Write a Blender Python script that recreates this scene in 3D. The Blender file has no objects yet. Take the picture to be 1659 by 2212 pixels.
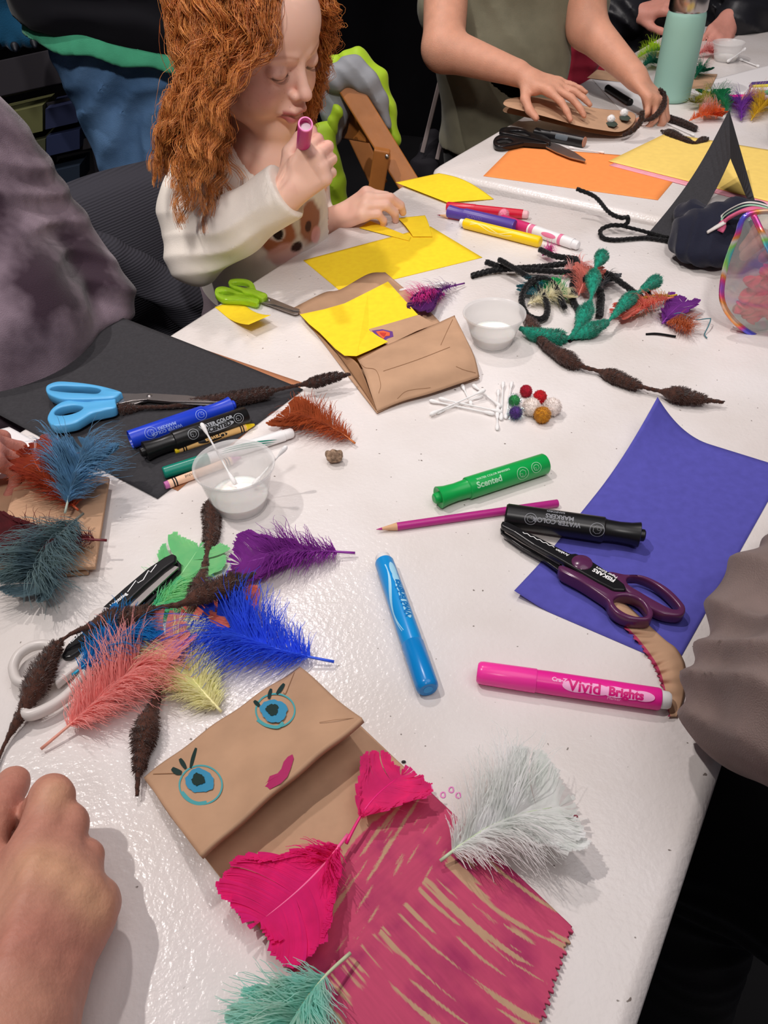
import bpy, bmesh, math, random
import numpy as np
from mathutils import Vector, Matrix, Euler, Quaternion
R = math.radians
rng = np.random.default_rng(7)
random.seed(7)
SC = bpy.context.scene
COL = SC.collection

# ------------------------------------------------------------------ camera
TZ = 0.74                                  # table top height
FPX, PITCH, ROLL, CH = 1733.2, 0.73185, -0.02672, 0.48866
cam_d = bpy.data.cameras.new('camera'); cam = bpy.data.objects.new('camera', cam_d); COL.objects.link(cam)
cam_d.sensor_fit = 'VERTICAL'; cam_d.sensor_height = 36.0; cam_d.lens = FPX/2212*36.0
cam_d.clip_start = 0.02
fwd = Vector((0, math.cos(PITCH), -math.sin(PITCH)))
up0 = Vector((0, math.sin(PITCH), math.cos(PITCH))); rt0 = Vector((1, 0, 0))
cr, sr = math.cos(ROLL), math.sin(ROLL)
RT = rt0*cr + up0*sr; UP = up0*cr - rt0*sr
cam.matrix_world = Matrix(((RT.x, UP.x, -fwd.x, 0), (RT.y, UP.y, -fwd.y, 0), (RT.z, UP.z, -fwd.z, TZ+CH), (0, 0, 0, 1)))
SC.camera = cam
CAMP = Vector((0, 0, TZ+CH))

# ------------------------------------------------------------------ light
SC.view_settings.view_transform = 'Standard'; SC.view_settings.look = 'None'
SC.view_settings.gamma = 1.0; SC.view_settings.use_curve_mapping = False
SC.view_settings.exposure = 0.12
SC.cycles.max_bounces = 12; SC.cycles.diffuse_bounces = 6; SC.cycles.transmission_bounces = 10; SC.cycles.transparent_max_bounces = 16
wd = bpy.data.worlds.new('world'); SC.world = wd; wd.use_nodes = True
wd.node_tree.nodes['Background'].inputs[0].default_value = (0.75, 0.72, 0.85, 1)
wd.node_tree.nodes['Background'].inputs[1].default_value = 0.085

def lamp(name, kind, loc, target, power, color, size, **kw):
    d = bpy.data.lights.new(name, kind); o = bpy.data.objects.new(name, d); COL.objects.link(o)
    o.location = loc; o.rotation_euler = (Vector(target)-Vector(loc)).to_track_quat('-Z', 'Y').to_euler()
    d.energy = power; d.color = color
    if kind == 'AREA': d.shape = 'DISK'; d.size = size
    else: d.shadow_soft_size = size
    for k, v in kw.items(): setattr(d, k, v)
    return o
lamp('spot_lamp', 'SPOT', (-1.47, 0.75, 3.9), (0.0, 0.8, TZ), 160, (1.0, 0.94, 0.90), 0.035, spot_size=R(110), spot_blend=0.6)
lamp('spot_lamp', 'SPOT', (-0.50, 2.0, 3.5), (0.2, 1.2, TZ), 92, (1.0, 0.92, 0.90), 0.06, spot_size=R(110), spot_blend=0.6)
lamp('soft_fill', 'AREA', (0.7, 0.2, 3.0), (0.2, 1.0, TZ), 17, (1.0, 0.95, 0.95), 1.8)  # broad overhead fill, added to lift the shadows
lamp('spot_lamp', 'SPOT', (-0.1, -0.9, 2.9), (-0.12, 1.45, 0.92), 135, (1.0, 0.95, 0.92), 0.12, spot_size=R(46), spot_blend=0.9)

# ------------------------------------------------------------------ pixel -> place
def ray(px, py):
    return fwd*FPX + RT*(px-829.5) + UP*(1106-py)
def U(px, py, h=0.0):                      # point at height h above the table top
    r = ray(px, py); t = (h-CH)/r.z
    return CAMP + r*t
def W(px, py, Y):                          # point at world distance Y
    r = ray(px, py); return CAMP + r*(Y/r.y)

# ------------------------------------------------------------------ materials
def lin(c):
    if isinstance(c, str):
        c = [int(c[i:i+2], 16)/255 for i in (1, 3, 5)]
    return tuple((v/12.92 if v <= .04045 else ((v+.055)/1.055)**2.4) for v in c)
_M = {}
def mat(name, color, rough=.6, spec=.4, metal=0., noise=0., nscale=60., bump=0., bscale=200., sss=0., sheen=0., trans=0., alpha=1., coat=0., attr=None, coords='Object', emit=0., aniso=None, ior=1.45, color2=None, cscale=None):
    if name in _M: return _M[name]
    m = bpy.data.materials.new(name); m.use_nodes = True; _M[name] = m
    nt = m.node_tree; N = nt.nodes; Lk = nt.links; b = N['Principled BSDF']
    c = lin(color)
    b.inputs['Base Color'].default_value = (*c, 1); b.inputs['Roughness'].default_value = rough
    b.inputs['Specular IOR Level'].default_value = spec; b.inputs['Metallic'].default_value = metal
    b.inputs['IOR'].default_value = ior
    b.inputs['Coat Weight'].default_value = coat; b.inputs['Coat Roughness'].default_value = .1
    b.inputs['Transmission Weight'].default_value = trans; b.inputs['Alpha'].default_value = alpha
    if sss: b.inputs['Subsurface Weight'].default_value = sss; b.inputs['Subsurface Radius'].default_value = (1, .35, .2); b.inputs['Subsurface Scale'].default_value = .006
    if sheen: b.inputs['Sheen Weight'].default_value = sheen; b.inputs['Sheen Roughness'].default_value = .4
    tc = N.new('ShaderNodeTexCoord')
    if noise or color2:
        n = N.new('ShaderNodeTexNoise'); n.inputs['Scale'].default_value = cscale or nscale; n.inputs['Detail'].default_value = 4
        Lk.new(tc.outputs[coords], n.inputs['Vector'])
        r = N.new('ShaderNodeValToRGB'); Lk.new(n.outputs['Fac'], r.inputs['Fac'])
        if color2:
            c2 = lin(color2); r.color_ramp.elements[0].color = (*c2, 1); r.color_ramp.elements[1].color = (*c, 1)
            r.color_ramp.elements[0].position = .4; r.color_ramp.elements[1].position = .62
        else:
            r.color_ramp.elements[0].color = (*[max(0, v*(1-noise)) for v in c], 1); r.color_ramp.elements[1].color = (*[min(1, v*(1+noise)) for v in c], 1)
            r.color_ramp.elements[0].position = .3; r.color_ramp.elements[1].position = .7
        Lk.new(r.outputs['Color'], b.inputs['Base Color'])
    if attr:
        a = N.new('ShaderNodeAttribute'); a.attribute_name = attr; Lk.new(a.outputs['Color'], b.inputs['Base Color'])
    if bump:
        n2 = N.new('ShaderNodeTexNoise'); n2.inputs['Scale'].default_value = bscale; n2.inputs['Detail'].default_value = 3
        Lk.new(tc.outputs[coords], n2.inputs['Vector'])
        bp = N.new('ShaderNodeBump'); bp.inputs['Strength'].default_value = bump; bp.inputs['Distance'].default_value = .002
        Lk.new(n2.outputs['Fac'], bp.inputs['Height']); Lk.new(bp.outputs['Normal'], b.inputs['Normal'])
    if emit: b.inputs['Emission Color'].default_value = (*c, 1); b.inputs['Emission Strength'].default_value = emit
    return m

# ------------------------------------------------------------------ objects
def tag(o, label=None, cat=None, group=None, kind=None):
    if label: o['label'] = label
    if cat: o['category'] = cat
    if group: o['group'] = group
    if kind: o['kind'] = kind
    return o
def thing(name, label, cat, loc=(0, 0, 0), mtx=None, group=None):
    o = bpy.data.objects.new(name, None); COL.objects.link(o); o.empty_display_size = .02
    M = Matrix.Translation(Vector(loc)) if mtx is None else mtx
    o.matrix_world = M
    tag(o, label, cat, group); return o
_PM = {}
def root_mtx(p):
    if p.parent: return root_mtx(p.parent) @ p.matrix_basis
    return p.matrix_basis
def mk(name, V, F, m, parent=None, smooth=True, local=False, solid=0., bevel=0., subsurf=0, autos=None):
    """link verts/faces as ONE mesh object; V in world space unless local"""
    V = np.asarray(V, dtype=np.float64).reshape(-1, 3)
    if parent is not None and not local:
        I = np.array(root_mtx(parent).inverted()); V = V @ I[:3, :3].T + I[:3, 3]
    me = bpy.data.meshes.new(name); 
    if isinstance(F, np.ndarray):
        k = F.shape[1]; me.vertices.add(len(V)); me.vertices.foreach_set('co', V.ravel())
        me.loops.add(F.size); me.loops.foreach_set('vertex_index', F.ravel().astype(np.int32))
        me.polygons.add(len(F)); me.polygons.foreach_set('loop_start', np.arange(0, F.size, k, dtype=np.int32))
        me.update(calc_edges=True); me.validate()
    else:
        me.from_pydata([tuple(v) for v in V], [], [tuple(int(i) for i in f) for f in F]); me.update()
    for mm in (m if isinstance(m, (list, tuple)) else [m]): me.materials.append(mm)
    if smooth: me.polygons.foreach_set('use_smooth', np.ones(len(me.polygons), dtype=bool))
    o = bpy.data.objects.new(name, me); COL.objects.link(o)
    if parent is not None: o.parent = parent
    if solid:
        s = o.modifiers.new('solid', 'SOLIDIFY'); s.thickness = solid; s.offset = -1
    if bevel:
        s = o.modifiers.new('bevel', 'BEVEL'); s.width = bevel; s.segments = 3; s.limit_method = 'ANGLE'; s.angle_limit = R(40); s.harden_normals = False
    if subsurf:
        s = o.modifiers.new('sub', 'SUBSURF'); s.levels = subsurf; s.render_levels = subsurf
    if autos is not None:
        bm = bmesh.new(); bm.from_mesh(me)
        for e in bm.edges:
            if len(e.link_faces) == 2 and e.calc_face_angle(0) > R(autos): e.smooth = False
        bm.to_mesh(me); bm.free()
    return o
def merge(parts):
    V = []; F = []; n = 0
    for v, f in parts:
        v = np.asarray(v, dtype=float).reshape(-1, 3); V.append(v); F += [tuple(int(i)+n for i in q) for q in f]; n += len(v)
    return np.vstack(V), F
def frame(a, b, up=Vector((0, 0, 1))):      # local x runs a -> b, origin a
    x = (b-a).normalized(); z = (up - x*up.dot(x)).normalized(); y = z.cross(x)
    return Matrix(((x.x, y.x, z.x, a.x), (x.y, y.y, z.y, a.y), (x.z, y.z, z.z, a.z), (0, 0, 0, 1)))
def lathe(prof, n=32, axis='x'):
    V = []; F = []
    k = len(prof)
    for i in range(n):
        a = 2*math.pi*i/n; c, s = math.cos(a), math.sin(a)
        for x, r in prof:
            V.append((x, r*c, r*s) if axis == 'x' else (r*c, r*s, x))
    for i in range(n):
        j = (i+1) % n
        for q in range(k-1):
            f = (i*k+q, i*k+q+1, j*k+q+1, j*k+q)
            F.append(f if axis == 'z' else f[::-1])
    return V, F
def cat_rom(P, per=8, closed=False):
    P = [Vector(p) for p in P]; n = len(P); out = []
    segs = n if closed else n-1
    for i in range(segs):
        p0 = P[(i-1) % n] if closed or i > 0 else P[0]*2-P[1]
        p1 = P[i]; p2 = P[(i+1) % n]
        p3 = P[(i+2) % n] if closed or i < n-2 else P[-1]*2-P[-2]
        for k in range(per):
            t = k/per
            out.append(.5*((2*p1)+(p2-p0)*t+(2*p0-5*p1+4*p2-p3)*t*t+(3*p1-p0-3*p2+p3)*t**3))
    if not closed: out.append(P[-1].copy())
    return out
def tube(P, rad, n=12, closed=False, flat=1.0, upv=Vector((0, 0, 1)), caps=True):
    """swept tube; rad number, list or function of 0..1; flat scales the part of the section along upv"""
    P = [Vector(p) for p in P]; k = len(P); V = []; F = []
    T = []
    for i in range(k):
        a = P[(i-1) % k] if (closed or i > 0) else P[i]; b = P[(i+1) % k] if (closed or i < k-1) else P[i]
        T.append((b-a).normalized())
    side = None
    for i in range(k):
        t = T[i]
        s = t.cross(upv)
        if s.length < .15 and side is not None: s = side - t*side.dot(t)
        if s.length < 1e-4: s = t.cross(Vector((1, .3, 0)))
        s.normalize()
        if side is not None and s.dot(side) < 0 and not closed: s = -s
        side = s; w = s.cross(t).normalized()
        r = rad(i/(k-1 if not closed else k)) if callable(rad) else (rad[i] if hasattr(rad, '__len__') else rad)
        for j in range(n):
            a = 2*math.pi*j/n
            V.append(P[i] + s*(r*math.cos(a)) + w*(r*flat*math.sin(a)))
    for i in range(k if closed else k-1):
        i2 = (i+1) % k
        for j in range(n):
            j2 = (j+1) % n; F.append((i*n+j, i*n+j2, i2*n+j2, i2*n+j))
    if not closed and caps:
        F.append(tuple(range(n))[::-1]); F.append(tuple((k-1)*n+j for j in range(n)))
    return V, F
def strands(P, w, nside=3):
    """P: (N,M,3) polylines, w: (M,) or (N,M) radii -> one array mesh of thin tubes"""
    P = np.asarray(P, float); N_, M_, _ = P.shape
    w = np.broadcast_to(np.asarray(w, float), (N_, M_))
    T = np.gradient(P, axis=1); T /= np.linalg.norm(T, axis=2, keepdims=True)+1e-12
    ref = np.where(np.abs(T[..., 2:3]) > .8, np.array([1., 0, 0]), np.array([0, 0, 1.]))
    S = np.cross(T, ref); S /= np.linalg.norm(S, axis=2, keepdims=True)+1e-12; Q = np.cross(S, T)
    a = 2*np.pi*np.arange(nside)/nside
    V = P[:, :, None, :] + w[:, :, None, None]*(S[:, :, None, :]*np.cos(a)[None, None, :, None] + Q[:, :, None, :]*np.sin(a)[None, None, :, None])
    idx = np.arange(N_*M_*nside).reshape(N_, M_, nside)
    A = idx[:, :-1, :]; B = np.roll(A, -1, axis=2); C = idx[:, 1:, :]; D = np.roll(C, -1, axis=2)
    F = np.stack([A, B, D, C], -1).reshape(-1, 4)
    return V.reshape(-1, 3), F
def ribbons(P, w, S):
    """P (N,M,3), half width w (N,M), side vectors S (N,M,3) -> flat strips"""
    N_, M_, _ = P.shape
    V = np.stack([P-S*w[..., None], P+S*w[..., None]], 2)
    idx = np.arange(N_*M_*2).reshape(N_, M_, 2)
    F = np.stack([idx[:, :-1, 0], idx[:, :-1, 1], idx[:, 1:, 1], idx[:, 1:, 0]], -1).reshape(-1, 4)
    return V.reshape(-1, 3), F
def prism(top, depth):                      # top: list of world points (ordered), pushed down by depth
    n = len(top); top = [Vector(p) for p in top]
    A = sum((top[i].x*top[(i+1) % n].y-top[(i+1) % n].x*top[i].y) for i in range(n))
    if A < 0: top = top[::-1]
    V = top + [p - Vector((0, 0, depth)) for p in top]
    F = [tuple(range(n)), tuple(range(2*n-1, n-1, -1))]
    for i in range(n): F.append((i, n+i, n+(i+1) % n, (i+1) % n))
    return V, F
def slab(name, pts, h, depth, m, parent=None, bevel=.0004, smooth=True, curve=0):
    """traced outline lying at height h above the table, 'depth' thick"""
    P = [U(x, y, h) for x, y in pts]
    if curve: P = cat_rom(P, curve, True)
    V, F = prism(P, depth)
    return mk(name, V, F, m, parent, smooth=False, bevel=bevel)
def sheet(name, c, m, parent=None, nu=24, nv=24, zf=None, t=.0003, jag=None):
    """four corners (Vector) a b c d around; zf(u,v) lifts; one sheet of paper"""
    a, b, cc, d = [Vector(p) for p in c]
    V = []; F = []
    for j in range(nv+1):
        v = j/nv
        for i in range(nu+1):
            u = i/nu
            p = a*(1-u)*(1-v) + b*u*(1-v) + cc*u*v + d*(1-u)*v
            if zf: p = p + Vector((0, 0, zf(u, v)))
            V.append(p)
    for j in range(nv):
        for i in range(nu):
            q = j*(nu+1)+i; F.append((q, q+1, q+nu+2, q+nu+1))
    # wind upwards
    n = (b-a).cross(d-a)
    if n.z < 0: F = [f[::-1] for f in F]
    return mk(name, V, F, m, parent, smooth=True, solid=t)
def text_mesh(s, size, bold=0., align='LEFT', extrude=0.):
    cu = bpy.data.curves.new('txt', 'FONT'); cu.body = s; cu.size = size; cu.offset = bold; cu.align_x = align; cu.align_y = 'CENTER'; cu.extrude = extrude
    cu.resolution_u = 3
    o = bpy.data.objects.new('txt', cu); COL.objects.link(o)
    dg = bpy.context.evaluated_depsgraph_get(); me = bpy.data.meshes.new_from_object(o.evaluated_get(dg))
    V = np.array([v.co[:] for v in me.vertices]) if len(me.vertices) else np.zeros((0, 3)); F = [tuple(p.vertices) for p in me.polygons]
    bpy.data.objects.remove(o); bpy.data.curves.remove(cu); bpy.data.meshes.remove(me)
    return V, F
def cut_rows(V, F, step=.0012):
    bm = bmesh.new(); vs = [bm.verts.new(tuple(v)) for v in V]
    for f in F:
        try: bm.faces.new([vs[i] for i in f])
        except ValueError: pass
    y0, y1 = V[:, 1].min(), V[:, 1].max(); y = y0+step
    while y < y1:
        bmesh.ops.bisect_plane(bm, geom=bm.verts[:]+bm.edges[:]+bm.faces[:], plane_co=(0, y, 0), plane_no=(0, 1, 0)); y += step
    bm.verts.index_update(); V2 = np.array([v.co[:] for v in bm.verts]); F2 = [tuple(v.index for v in f.verts) for f in bm.faces]; bm.free()
    return V2, F2
def wrap_text(name, s, size, x0, r, ang, m, parent, flip=False, bold=0., rf=None, align='LEFT', sx=1.0):
    """lettering that lies round a barrel: local x along, ang 0 = facing up"""
    V, F = text_mesh(s, size, bold, align)
    V[:, 0] *= sx
    V, F = cut_rows(V, F, .0012)
    if flip: V[:, 0] *= -1; V[:, 1] *= -1
    x = V[:, 0]+x0; rr = (rf(x) if rf else r)+.00012
    a = V[:, 1]/r + ang
    Q = np.stack([x, rr*np.sin(a), rr*np.cos(a)], 1)
    return mk(name, Q, F, m, parent, smooth=False, local=True)
def wrap_patch(name, x0, x1, a0, a1, r, m, parent, n=12, ell=True, lift=.00008):
    """rounded patch of print on a barrel"""
    V = []; F = []; cx, ca = (x0+x1)/2, (a0+a1)/2; hx, ha = (x1-x0)/2, (a1-a0)/2
    K = 40
    for ring in range(n+1):
        q = ring/n
        for k in range(K):
            t = 2*math.pi*k/K
            e = 1 if ell else .35
            c = math.copysign(abs(math.cos(t))**e, math.cos(t)); s = math.copysign(abs(math.sin(t))**e, math.sin(t))
            x = cx+hx*q*c; a = ca+ha*q*s; V.append((x, (r+lift)*math.sin(a), (r+lift)*math.cos(a)))
    for ring in range(n):
        for k in range(K):
            k2 = (k+1) % K; F.append((ring*K+k, ring*K+k2, (ring+1)*K+k2, (ring+1)*K+k))
    return mk(name, V, F, m, parent, smooth=True, local=True)
def ring_print(name, x0, r, ang, rad, w, m, parent, K=28):
    V = []; F = []
    for k in range(K):
        t = 2*math.pi*k/K
        for rr in (rad-w, rad):
            a = ang+rr*math.sin(t)/r; V.append((x0+rr*math.cos(t), (r+.0001)*math.sin(a), (r+.0001)*math.cos(a)))
    for k in range(K):
        k2 = (k+1) % K; F.append((2*k, 2*k+1, 2*k2+1, 2*k2))
    return mk(name, V, F, m, parent, smooth=False, local=True)

# ------------------------------------------------------------------ sculpting field (smooth unions) -> one skin
class Field:
    def __init__(s, k=.01): s.ops = []; s.k = k; s.P = []
    def cone(s, a, b, ra, rb=None, k=None, sub=False):
        rb = ra if rb is None else rb; a = np.array(a, float); b = np.array(b, float)
        s.P += [(a, ra), (b, rb)] if not sub else []
        s.ops.append(('c', a, b, ra, rb, s.k if k is None else k, sub)); return s
    def chain(s, pts, rads, k=None):
        for i in range(len(pts)-1): s.cone(pts[i], pts[i+1], rads[i], rads[i+1], k)
        return s
    def ell(s, c, r, rot=None, k=None, sub=False):
        c = np.array(c, float); r = np.array(r, float)
        Rm = np.eye(3) if rot is None else np.array(rot)[:3, :3]
        if not sub: s.P.append((c, float(r.max())))
        s.ops.append(('e', c, r, Rm, None, s.k if k is None else k, sub)); return s
    def build(s, vox, post=None, pad=.01):
        lo = np.min([p-r for p, r in s.P], 0)-pad; hi = np.max([p+r for p, r in s.P], 0)+pad
        n = np.ceil((hi-lo)/vox).astype(int)+1
        g = np.stack(np.meshgrid(*[lo[i]+vox*np.arange(n[i]) for i in range(3)], indexing='ij'), -1).astype(np.float32)
        D = np.full(g.shape[:3], 1., np.float32)
        for op in s.ops:
            # work only near the shape
            if op[0] == 'c':
                _, a, b, ra, rb, k, sub = op; m = max(ra, rb)+k*1.5+vox*3
                l2 = np.minimum(a, b)-m; h2 = np.maximum(a, b)+m
            else:
                _, a, r, Rm, _, k, sub = op; m = r.max()+k*1.5+vox*3; l2 = a-m; h2 = a+m
            i0 = np.clip(((l2-lo)/vox).astype(int), 0, n); i1 = np.clip(np.ceil((h2-lo)/vox).astype(int)+1, 0, n)
            sl = tuple(slice(i0[i], i1[i]) for i in range(3)); p = g[sl]
            if p.size == 0: continue
            if op[0] == 'c':
                ba = b-a; t = np.clip(((p-a)@ba)/max(ba@ba, 1e-12), 0, 1); d = np.linalg.norm(p-a-t[..., None]*ba, axis=-1)-(ra+(rb-ra)*t)
            else:
                q = (p-a)@Rm; k0 = np.linalg.norm(q/r, axis=-1); k1 = np.linalg.norm(q/(r*r), axis=-1)+1e-9; d = k0*(k0-1)/k1
            X = D[sl]
            if sub:
                h = np.clip(.5-.5*(X+d)/k, 0, 1); D[sl] = X*(1-h)-d*h+k*h*(1-h)
            else:
                h = np.clip(.5+.5*(X-d)/max(k, 1e-6), 0, 1); D[sl] = X*(1-h)+d*h-k*h*(1-h)
        if post is not None: D = post(g, D)
        return nets(D, lo, vox)
def nets(D, lo, vox):
    n = np.array(D.shape); ins = D < 0
    c = [ins[i:n[0]-1+i, j:n[1]-1+j, k:n[2]-1+k] for i in (0, 1) for j in (0, 1) for k in (0, 1)]
    s = sum(x.astype(np.int8) for x in c); act = (s > 0) & (s < 8)
    I = np.argwhere(act); idx = -np.ones(act.shape, np.int64); idx[act] = np.arange(len(I))
    acc = np.zeros((len(I), 3)); cnt = np.zeros(len(I))
    corners = [(i, j, k) for i in (0, 1) for j in (0, 1) for k in (0, 1)]
    for a in range(8):
        for b in range(a+1, 8):
            ca, cb = np.array(corners[a]), np.array(corners[b])
            if np.abs(ca-cb).sum() != 1: continue
            A = I+ca; B = I+cb; da = D[A[:, 0], A[:, 1], A[:, 2]]; db = D[B[:, 0], B[:, 1], B[:, 2]]
            x = (da < 0) != (db < 0); t = np.where(x, da/(da-db+1e-12), 0)[:, None]
            acc += np.where(x[:, None], ca+(cb-ca)*t, 0); cnt += x
    V = lo + vox*(I+acc/np.maximum(cnt, 1)[:, None])
    F = []
    for ax in range(3):
        o = [0, 0, 0]; o[ax] = 1
        A = ins[:n[0]-o[0], :n[1]-o[1], :n[2]-o[2]]; B = ins[o[0]:, o[1]:, o[2]:]
        u, v = [(1, 2), (2, 0), (0, 1)][ax]
        E = np.argwhere(A != B); E = E[(E[:, u] > 0) & (E[:, v] > 0) & (E[:, u] < n[u]-1) & (E[:, v] < n[v]-1)]
        du = np.eye(3, dtype=int)[u]; dv = np.eye(3, dtype=int)[v]
        q = [E-du-dv, E-dv, E, E-du]
        Q = np.stack([idx[a[:, 0], a[:, 1], a[:, 2]] for a in q], -1)
        flip = ~A[E[:, 0], E[:, 1], E[:, 2]]
        Q[flip] = Q[flip][:, ::-1]; F.append(Q)
    F = np.vstack(F); F = F[(F >= 0).all(1)]
    return V, F
def relax(V, F, it=2, lam=.5):
    e = np.vstack([F[:, [0, 1]], F[:, [1, 2]], F[:, [2, 3]], F[:, [3, 0]]]); e = np.vstack([e, e[:, ::-1]])
    cnt = np.bincount(e[:, 0], minlength=len(V))[:, None]
    for _ in range(it):
        S = np.stack([np.bincount(e[:, 0], weights=V[e[:, 1], i], minlength=len(V)) for i in range(3)], 1)
        V = V+lam*(S/np.maximum(cnt, 1)-V)
    return V
def wob(p, s, seed=0):                     # cheap smooth noise, -1..1
    r = np.random.default_rng(seed); o = 0
    for i in range(5):
        k = r.normal(size=3); k = k/np.linalg.norm(k)*s*(1+.35*i); o = o+np.sin(p@k+r.uniform(0, 6.28))/(1+.3*i)
    return o/2.5
# ------------------------------------------------------------------ setting
def node_mat(name):
    m = bpy.data.materials.new(name); m.use_nodes = True; nt = m.node_tree
    return m, nt, nt.nodes['Principled BSDF']
floor_m = mat('floor_dark', '#1c1b1d', .55, .3, noise=.25, nscale=3, bump=.2, bscale=40)
curtain_m = mat('curtain_black', '#0b0a0d', .95, .1, noise=.3, nscale=6)
def struct(name, V, F, m, **k):
    o = mk(name, V, F, m, **k); o['kind'] = 'structure'; return o
struct('floor', [(-3, -1.6, 0), (4.4, -1.6, 0), (4.4, 5, 0), (-3, 5, 0)], [(0, 1, 2, 3)], floor_m, smooth=False)
def curtain(name, a, b, h):
    V = []; F = []; n = 260; a = Vector(a); b = Vector(b); d = (b-a).normalized(); nn = Vector((-d.y, d.x, 0))
    for i in range(n+1):
        t = i/n; off = .035*math.sin(t*n*.42)+.03*math.sin(t*37+1.3)
        for z in (0, h*.5, h): V.append(a+(b-a)*t+nn*off*(1.0 if z == 0 else .85)+Vector((0, 0, z)))
    for i in range(n):
        for j in (0, 1): F.append((i*3+j, (i+1)*3+j, (i+1)*3+j+1, i*3+j+1))
    return struct(name, V, F, curtain_m)
curtain('wall_back', (-3, 3.9, 0), (4.4, 4.3, 0), 3.3)
curtain('wall_left', (-2.6, -1.6, 0), (-2.6, 3.9, 0), 3.3)

# white moulded table top material: pebbled plastic with a few specks of dirt
tbl_m, nt, b = node_mat('table_plastic')
N = nt.nodes; Lk = nt.links
b.inputs['Roughness'].default_value = .24; b.inputs['Specular IOR Level'].default_value = .36
tc = N.new('ShaderNodeTexCoord')
n1 = N.new('ShaderNodeTexNoise'); n1.inputs['Scale'].default_value = 260; n1.inputs['Detail'].default_value = 2
Lk.new(tc.outputs['Object'], n1.inputs['Vector'])
bp = N.new('ShaderNodeBump'); bp.inputs['Strength'].default_value = .55; bp.inputs['Distance'].default_value = .0008
Lk.new(n1.outputs['Fac'], bp.inputs['Height']); Lk.new(bp.outputs['Normal'], b.inputs['Normal'])
n2 = N.new('ShaderNodeTexNoise'); n2.inputs['Scale'].default_value = 190; n2.inputs['Detail'].default_value = 1; Lk.new(tc.outputs['Object'], n2.inputs['Vector'])
r2 = N.new('ShaderNodeValToRGB'); r2.color_ramp.elements[0].position = .19; r2.color_ramp.elements[0].color = (.3, .27, .25, 1); r2.color_ramp.elements[1].position = .225; r2.color_ramp.elements[1].color = (1, 1, 1, 1)
Lk.new(n2.outputs['Fac'], r2.inputs['Fac'])
n3 = N.new('ShaderNodeTexNoise'); n3.inputs['Scale'].default_value = 9; n3.inputs['Detail'].default_value = 6; Lk.new(tc.outputs['Object'], n3.inputs['Vector'])
r3 = N.new('ShaderNodeValToRGB'); r3.color_ramp.elements[0].position = .3; r3.color_ramp.elements[0].color = (*lin('#dcd4cf'), 1); r3.color_ramp.elements[1].position = .7; r3.color_ramp.elements[1].color = (*lin('#e9e3e1'), 1)
Lk.new(n3.outputs['Fac'], r3.inputs['Fac'])
mx = N.new('ShaderNodeMix'); mx.data_type = 'RGBA'; mx.blend_type = 'MULTIPLY'; mx.inputs['Factor'].default_value = 1
Lk.new(r3.outputs['Color'], mx.inputs['A']); Lk.new(r2.outputs['Color'], mx.inputs['B']); Lk.new(mx.outputs['Result'], b.inputs['Base Color'])
leg_m = mat('table_leg_steel', '#55555a', .4, .5, .8)

def folding_table(label, A, B, width, side):
    """A, B ends of one long edge (2D); side = unit vector towards the other long edge"""
    A = Vector((*A, TZ)); B = Vector((*B, TZ)); s = Vector((*side, 0)).normalized()
    t = thing('folding_table', label, 'table', (A.x+s.x*width/2, A.y+s.y*width/2, 0))
    C = B+s*width; D = A+s*width
    u = (B-A).normalized(); L = (B-A).length
    def ring(ins, z, rc):
        out = []
        for (o, dx, dy) in ((A, 1, 1), (B, -1, 1), (C, -1, -1), (D, 1, -1)):
            for k in range(7):
                a = k/6*math.pi/2
                # corner arc
                q = {(1, 1): (math.pi+a), (-1, 1): (1.5*math.pi+a), (-1, -1): a, (1, -1): (.5*math.pi+a)}[(dx, dy)]
                cx, cy = (ins+rc)*dx, (ins+rc)*dy
                out.append(o+u*(cx+rc*math.cos(q))+s*(cy+rc*math.sin(q))+Vector((0, 0, z)))
        return out
    R_ = [ring(.011, 0, .022), ring(.0075, -.0008, .025), ring(.001, -.006, .03), ring(0, -.009, .03), ring(0, -.038, .03), ring(.006, -.042, .026), ring(.012, -.042, .02)]
    V = [p for r_ in R_ for p in r_]; n = 28; F = [tuple(range(n))]
    for i in range(len(R_)-1):
        for k in range(n):
            F.append((i*n+k, (i+1)*n+k, (i+1)*n+(k+1) % n, i*n+(k+1) % n))
    F.append(tuple(range((len(R_)-1)*n, len(R_)*n))[::-1])
    if u.cross(s).z < 0: F = [f[::-1] for f in F]
    mk('table_top', V, F, tbl_m, t, autos=50)
    for e in (.16, .84):
        for w in (.12, .88):
            p = A+u*(L*e)+s*(width*w)
            v, f = tube([(p.x, p.y, TZ-.042), (p.x, p.y, .0)], .014, 12); mk('leg', v, f, leg_m, t)
        p = A+u*(L*e)+s*(width*.12); q = A+u*(L*e)+s*(width*.88)
        v, f = tube([(p.x, p.y, .35), (q.x, q.y, .35)], .011, 12); mk('cross_bar', v, f, leg_m, t)
    return t
ud = Vector((.534, .845)).normalized(); nl = Vector((-.845, .534)).normalized()
pt = lambda a, c: (ud.x*a+nl.x*c, ud.y*a+nl.y*c)
folding_table('near white plastic folding table carrying the paper bag puppet with eyes', pt(-.617, .691), pt(1.213, .691), .728, (-nl.x, -nl.y))
u2 = Vector((math.sin(R(35)), math.cos(R(35))))
folding_table('far white plastic folding table under the teal bottle', (.09, 1.425), (.09+u2.x*1.83, 1.425+u2.y*1.83), .73, (u2.y, -u2.x))
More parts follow.
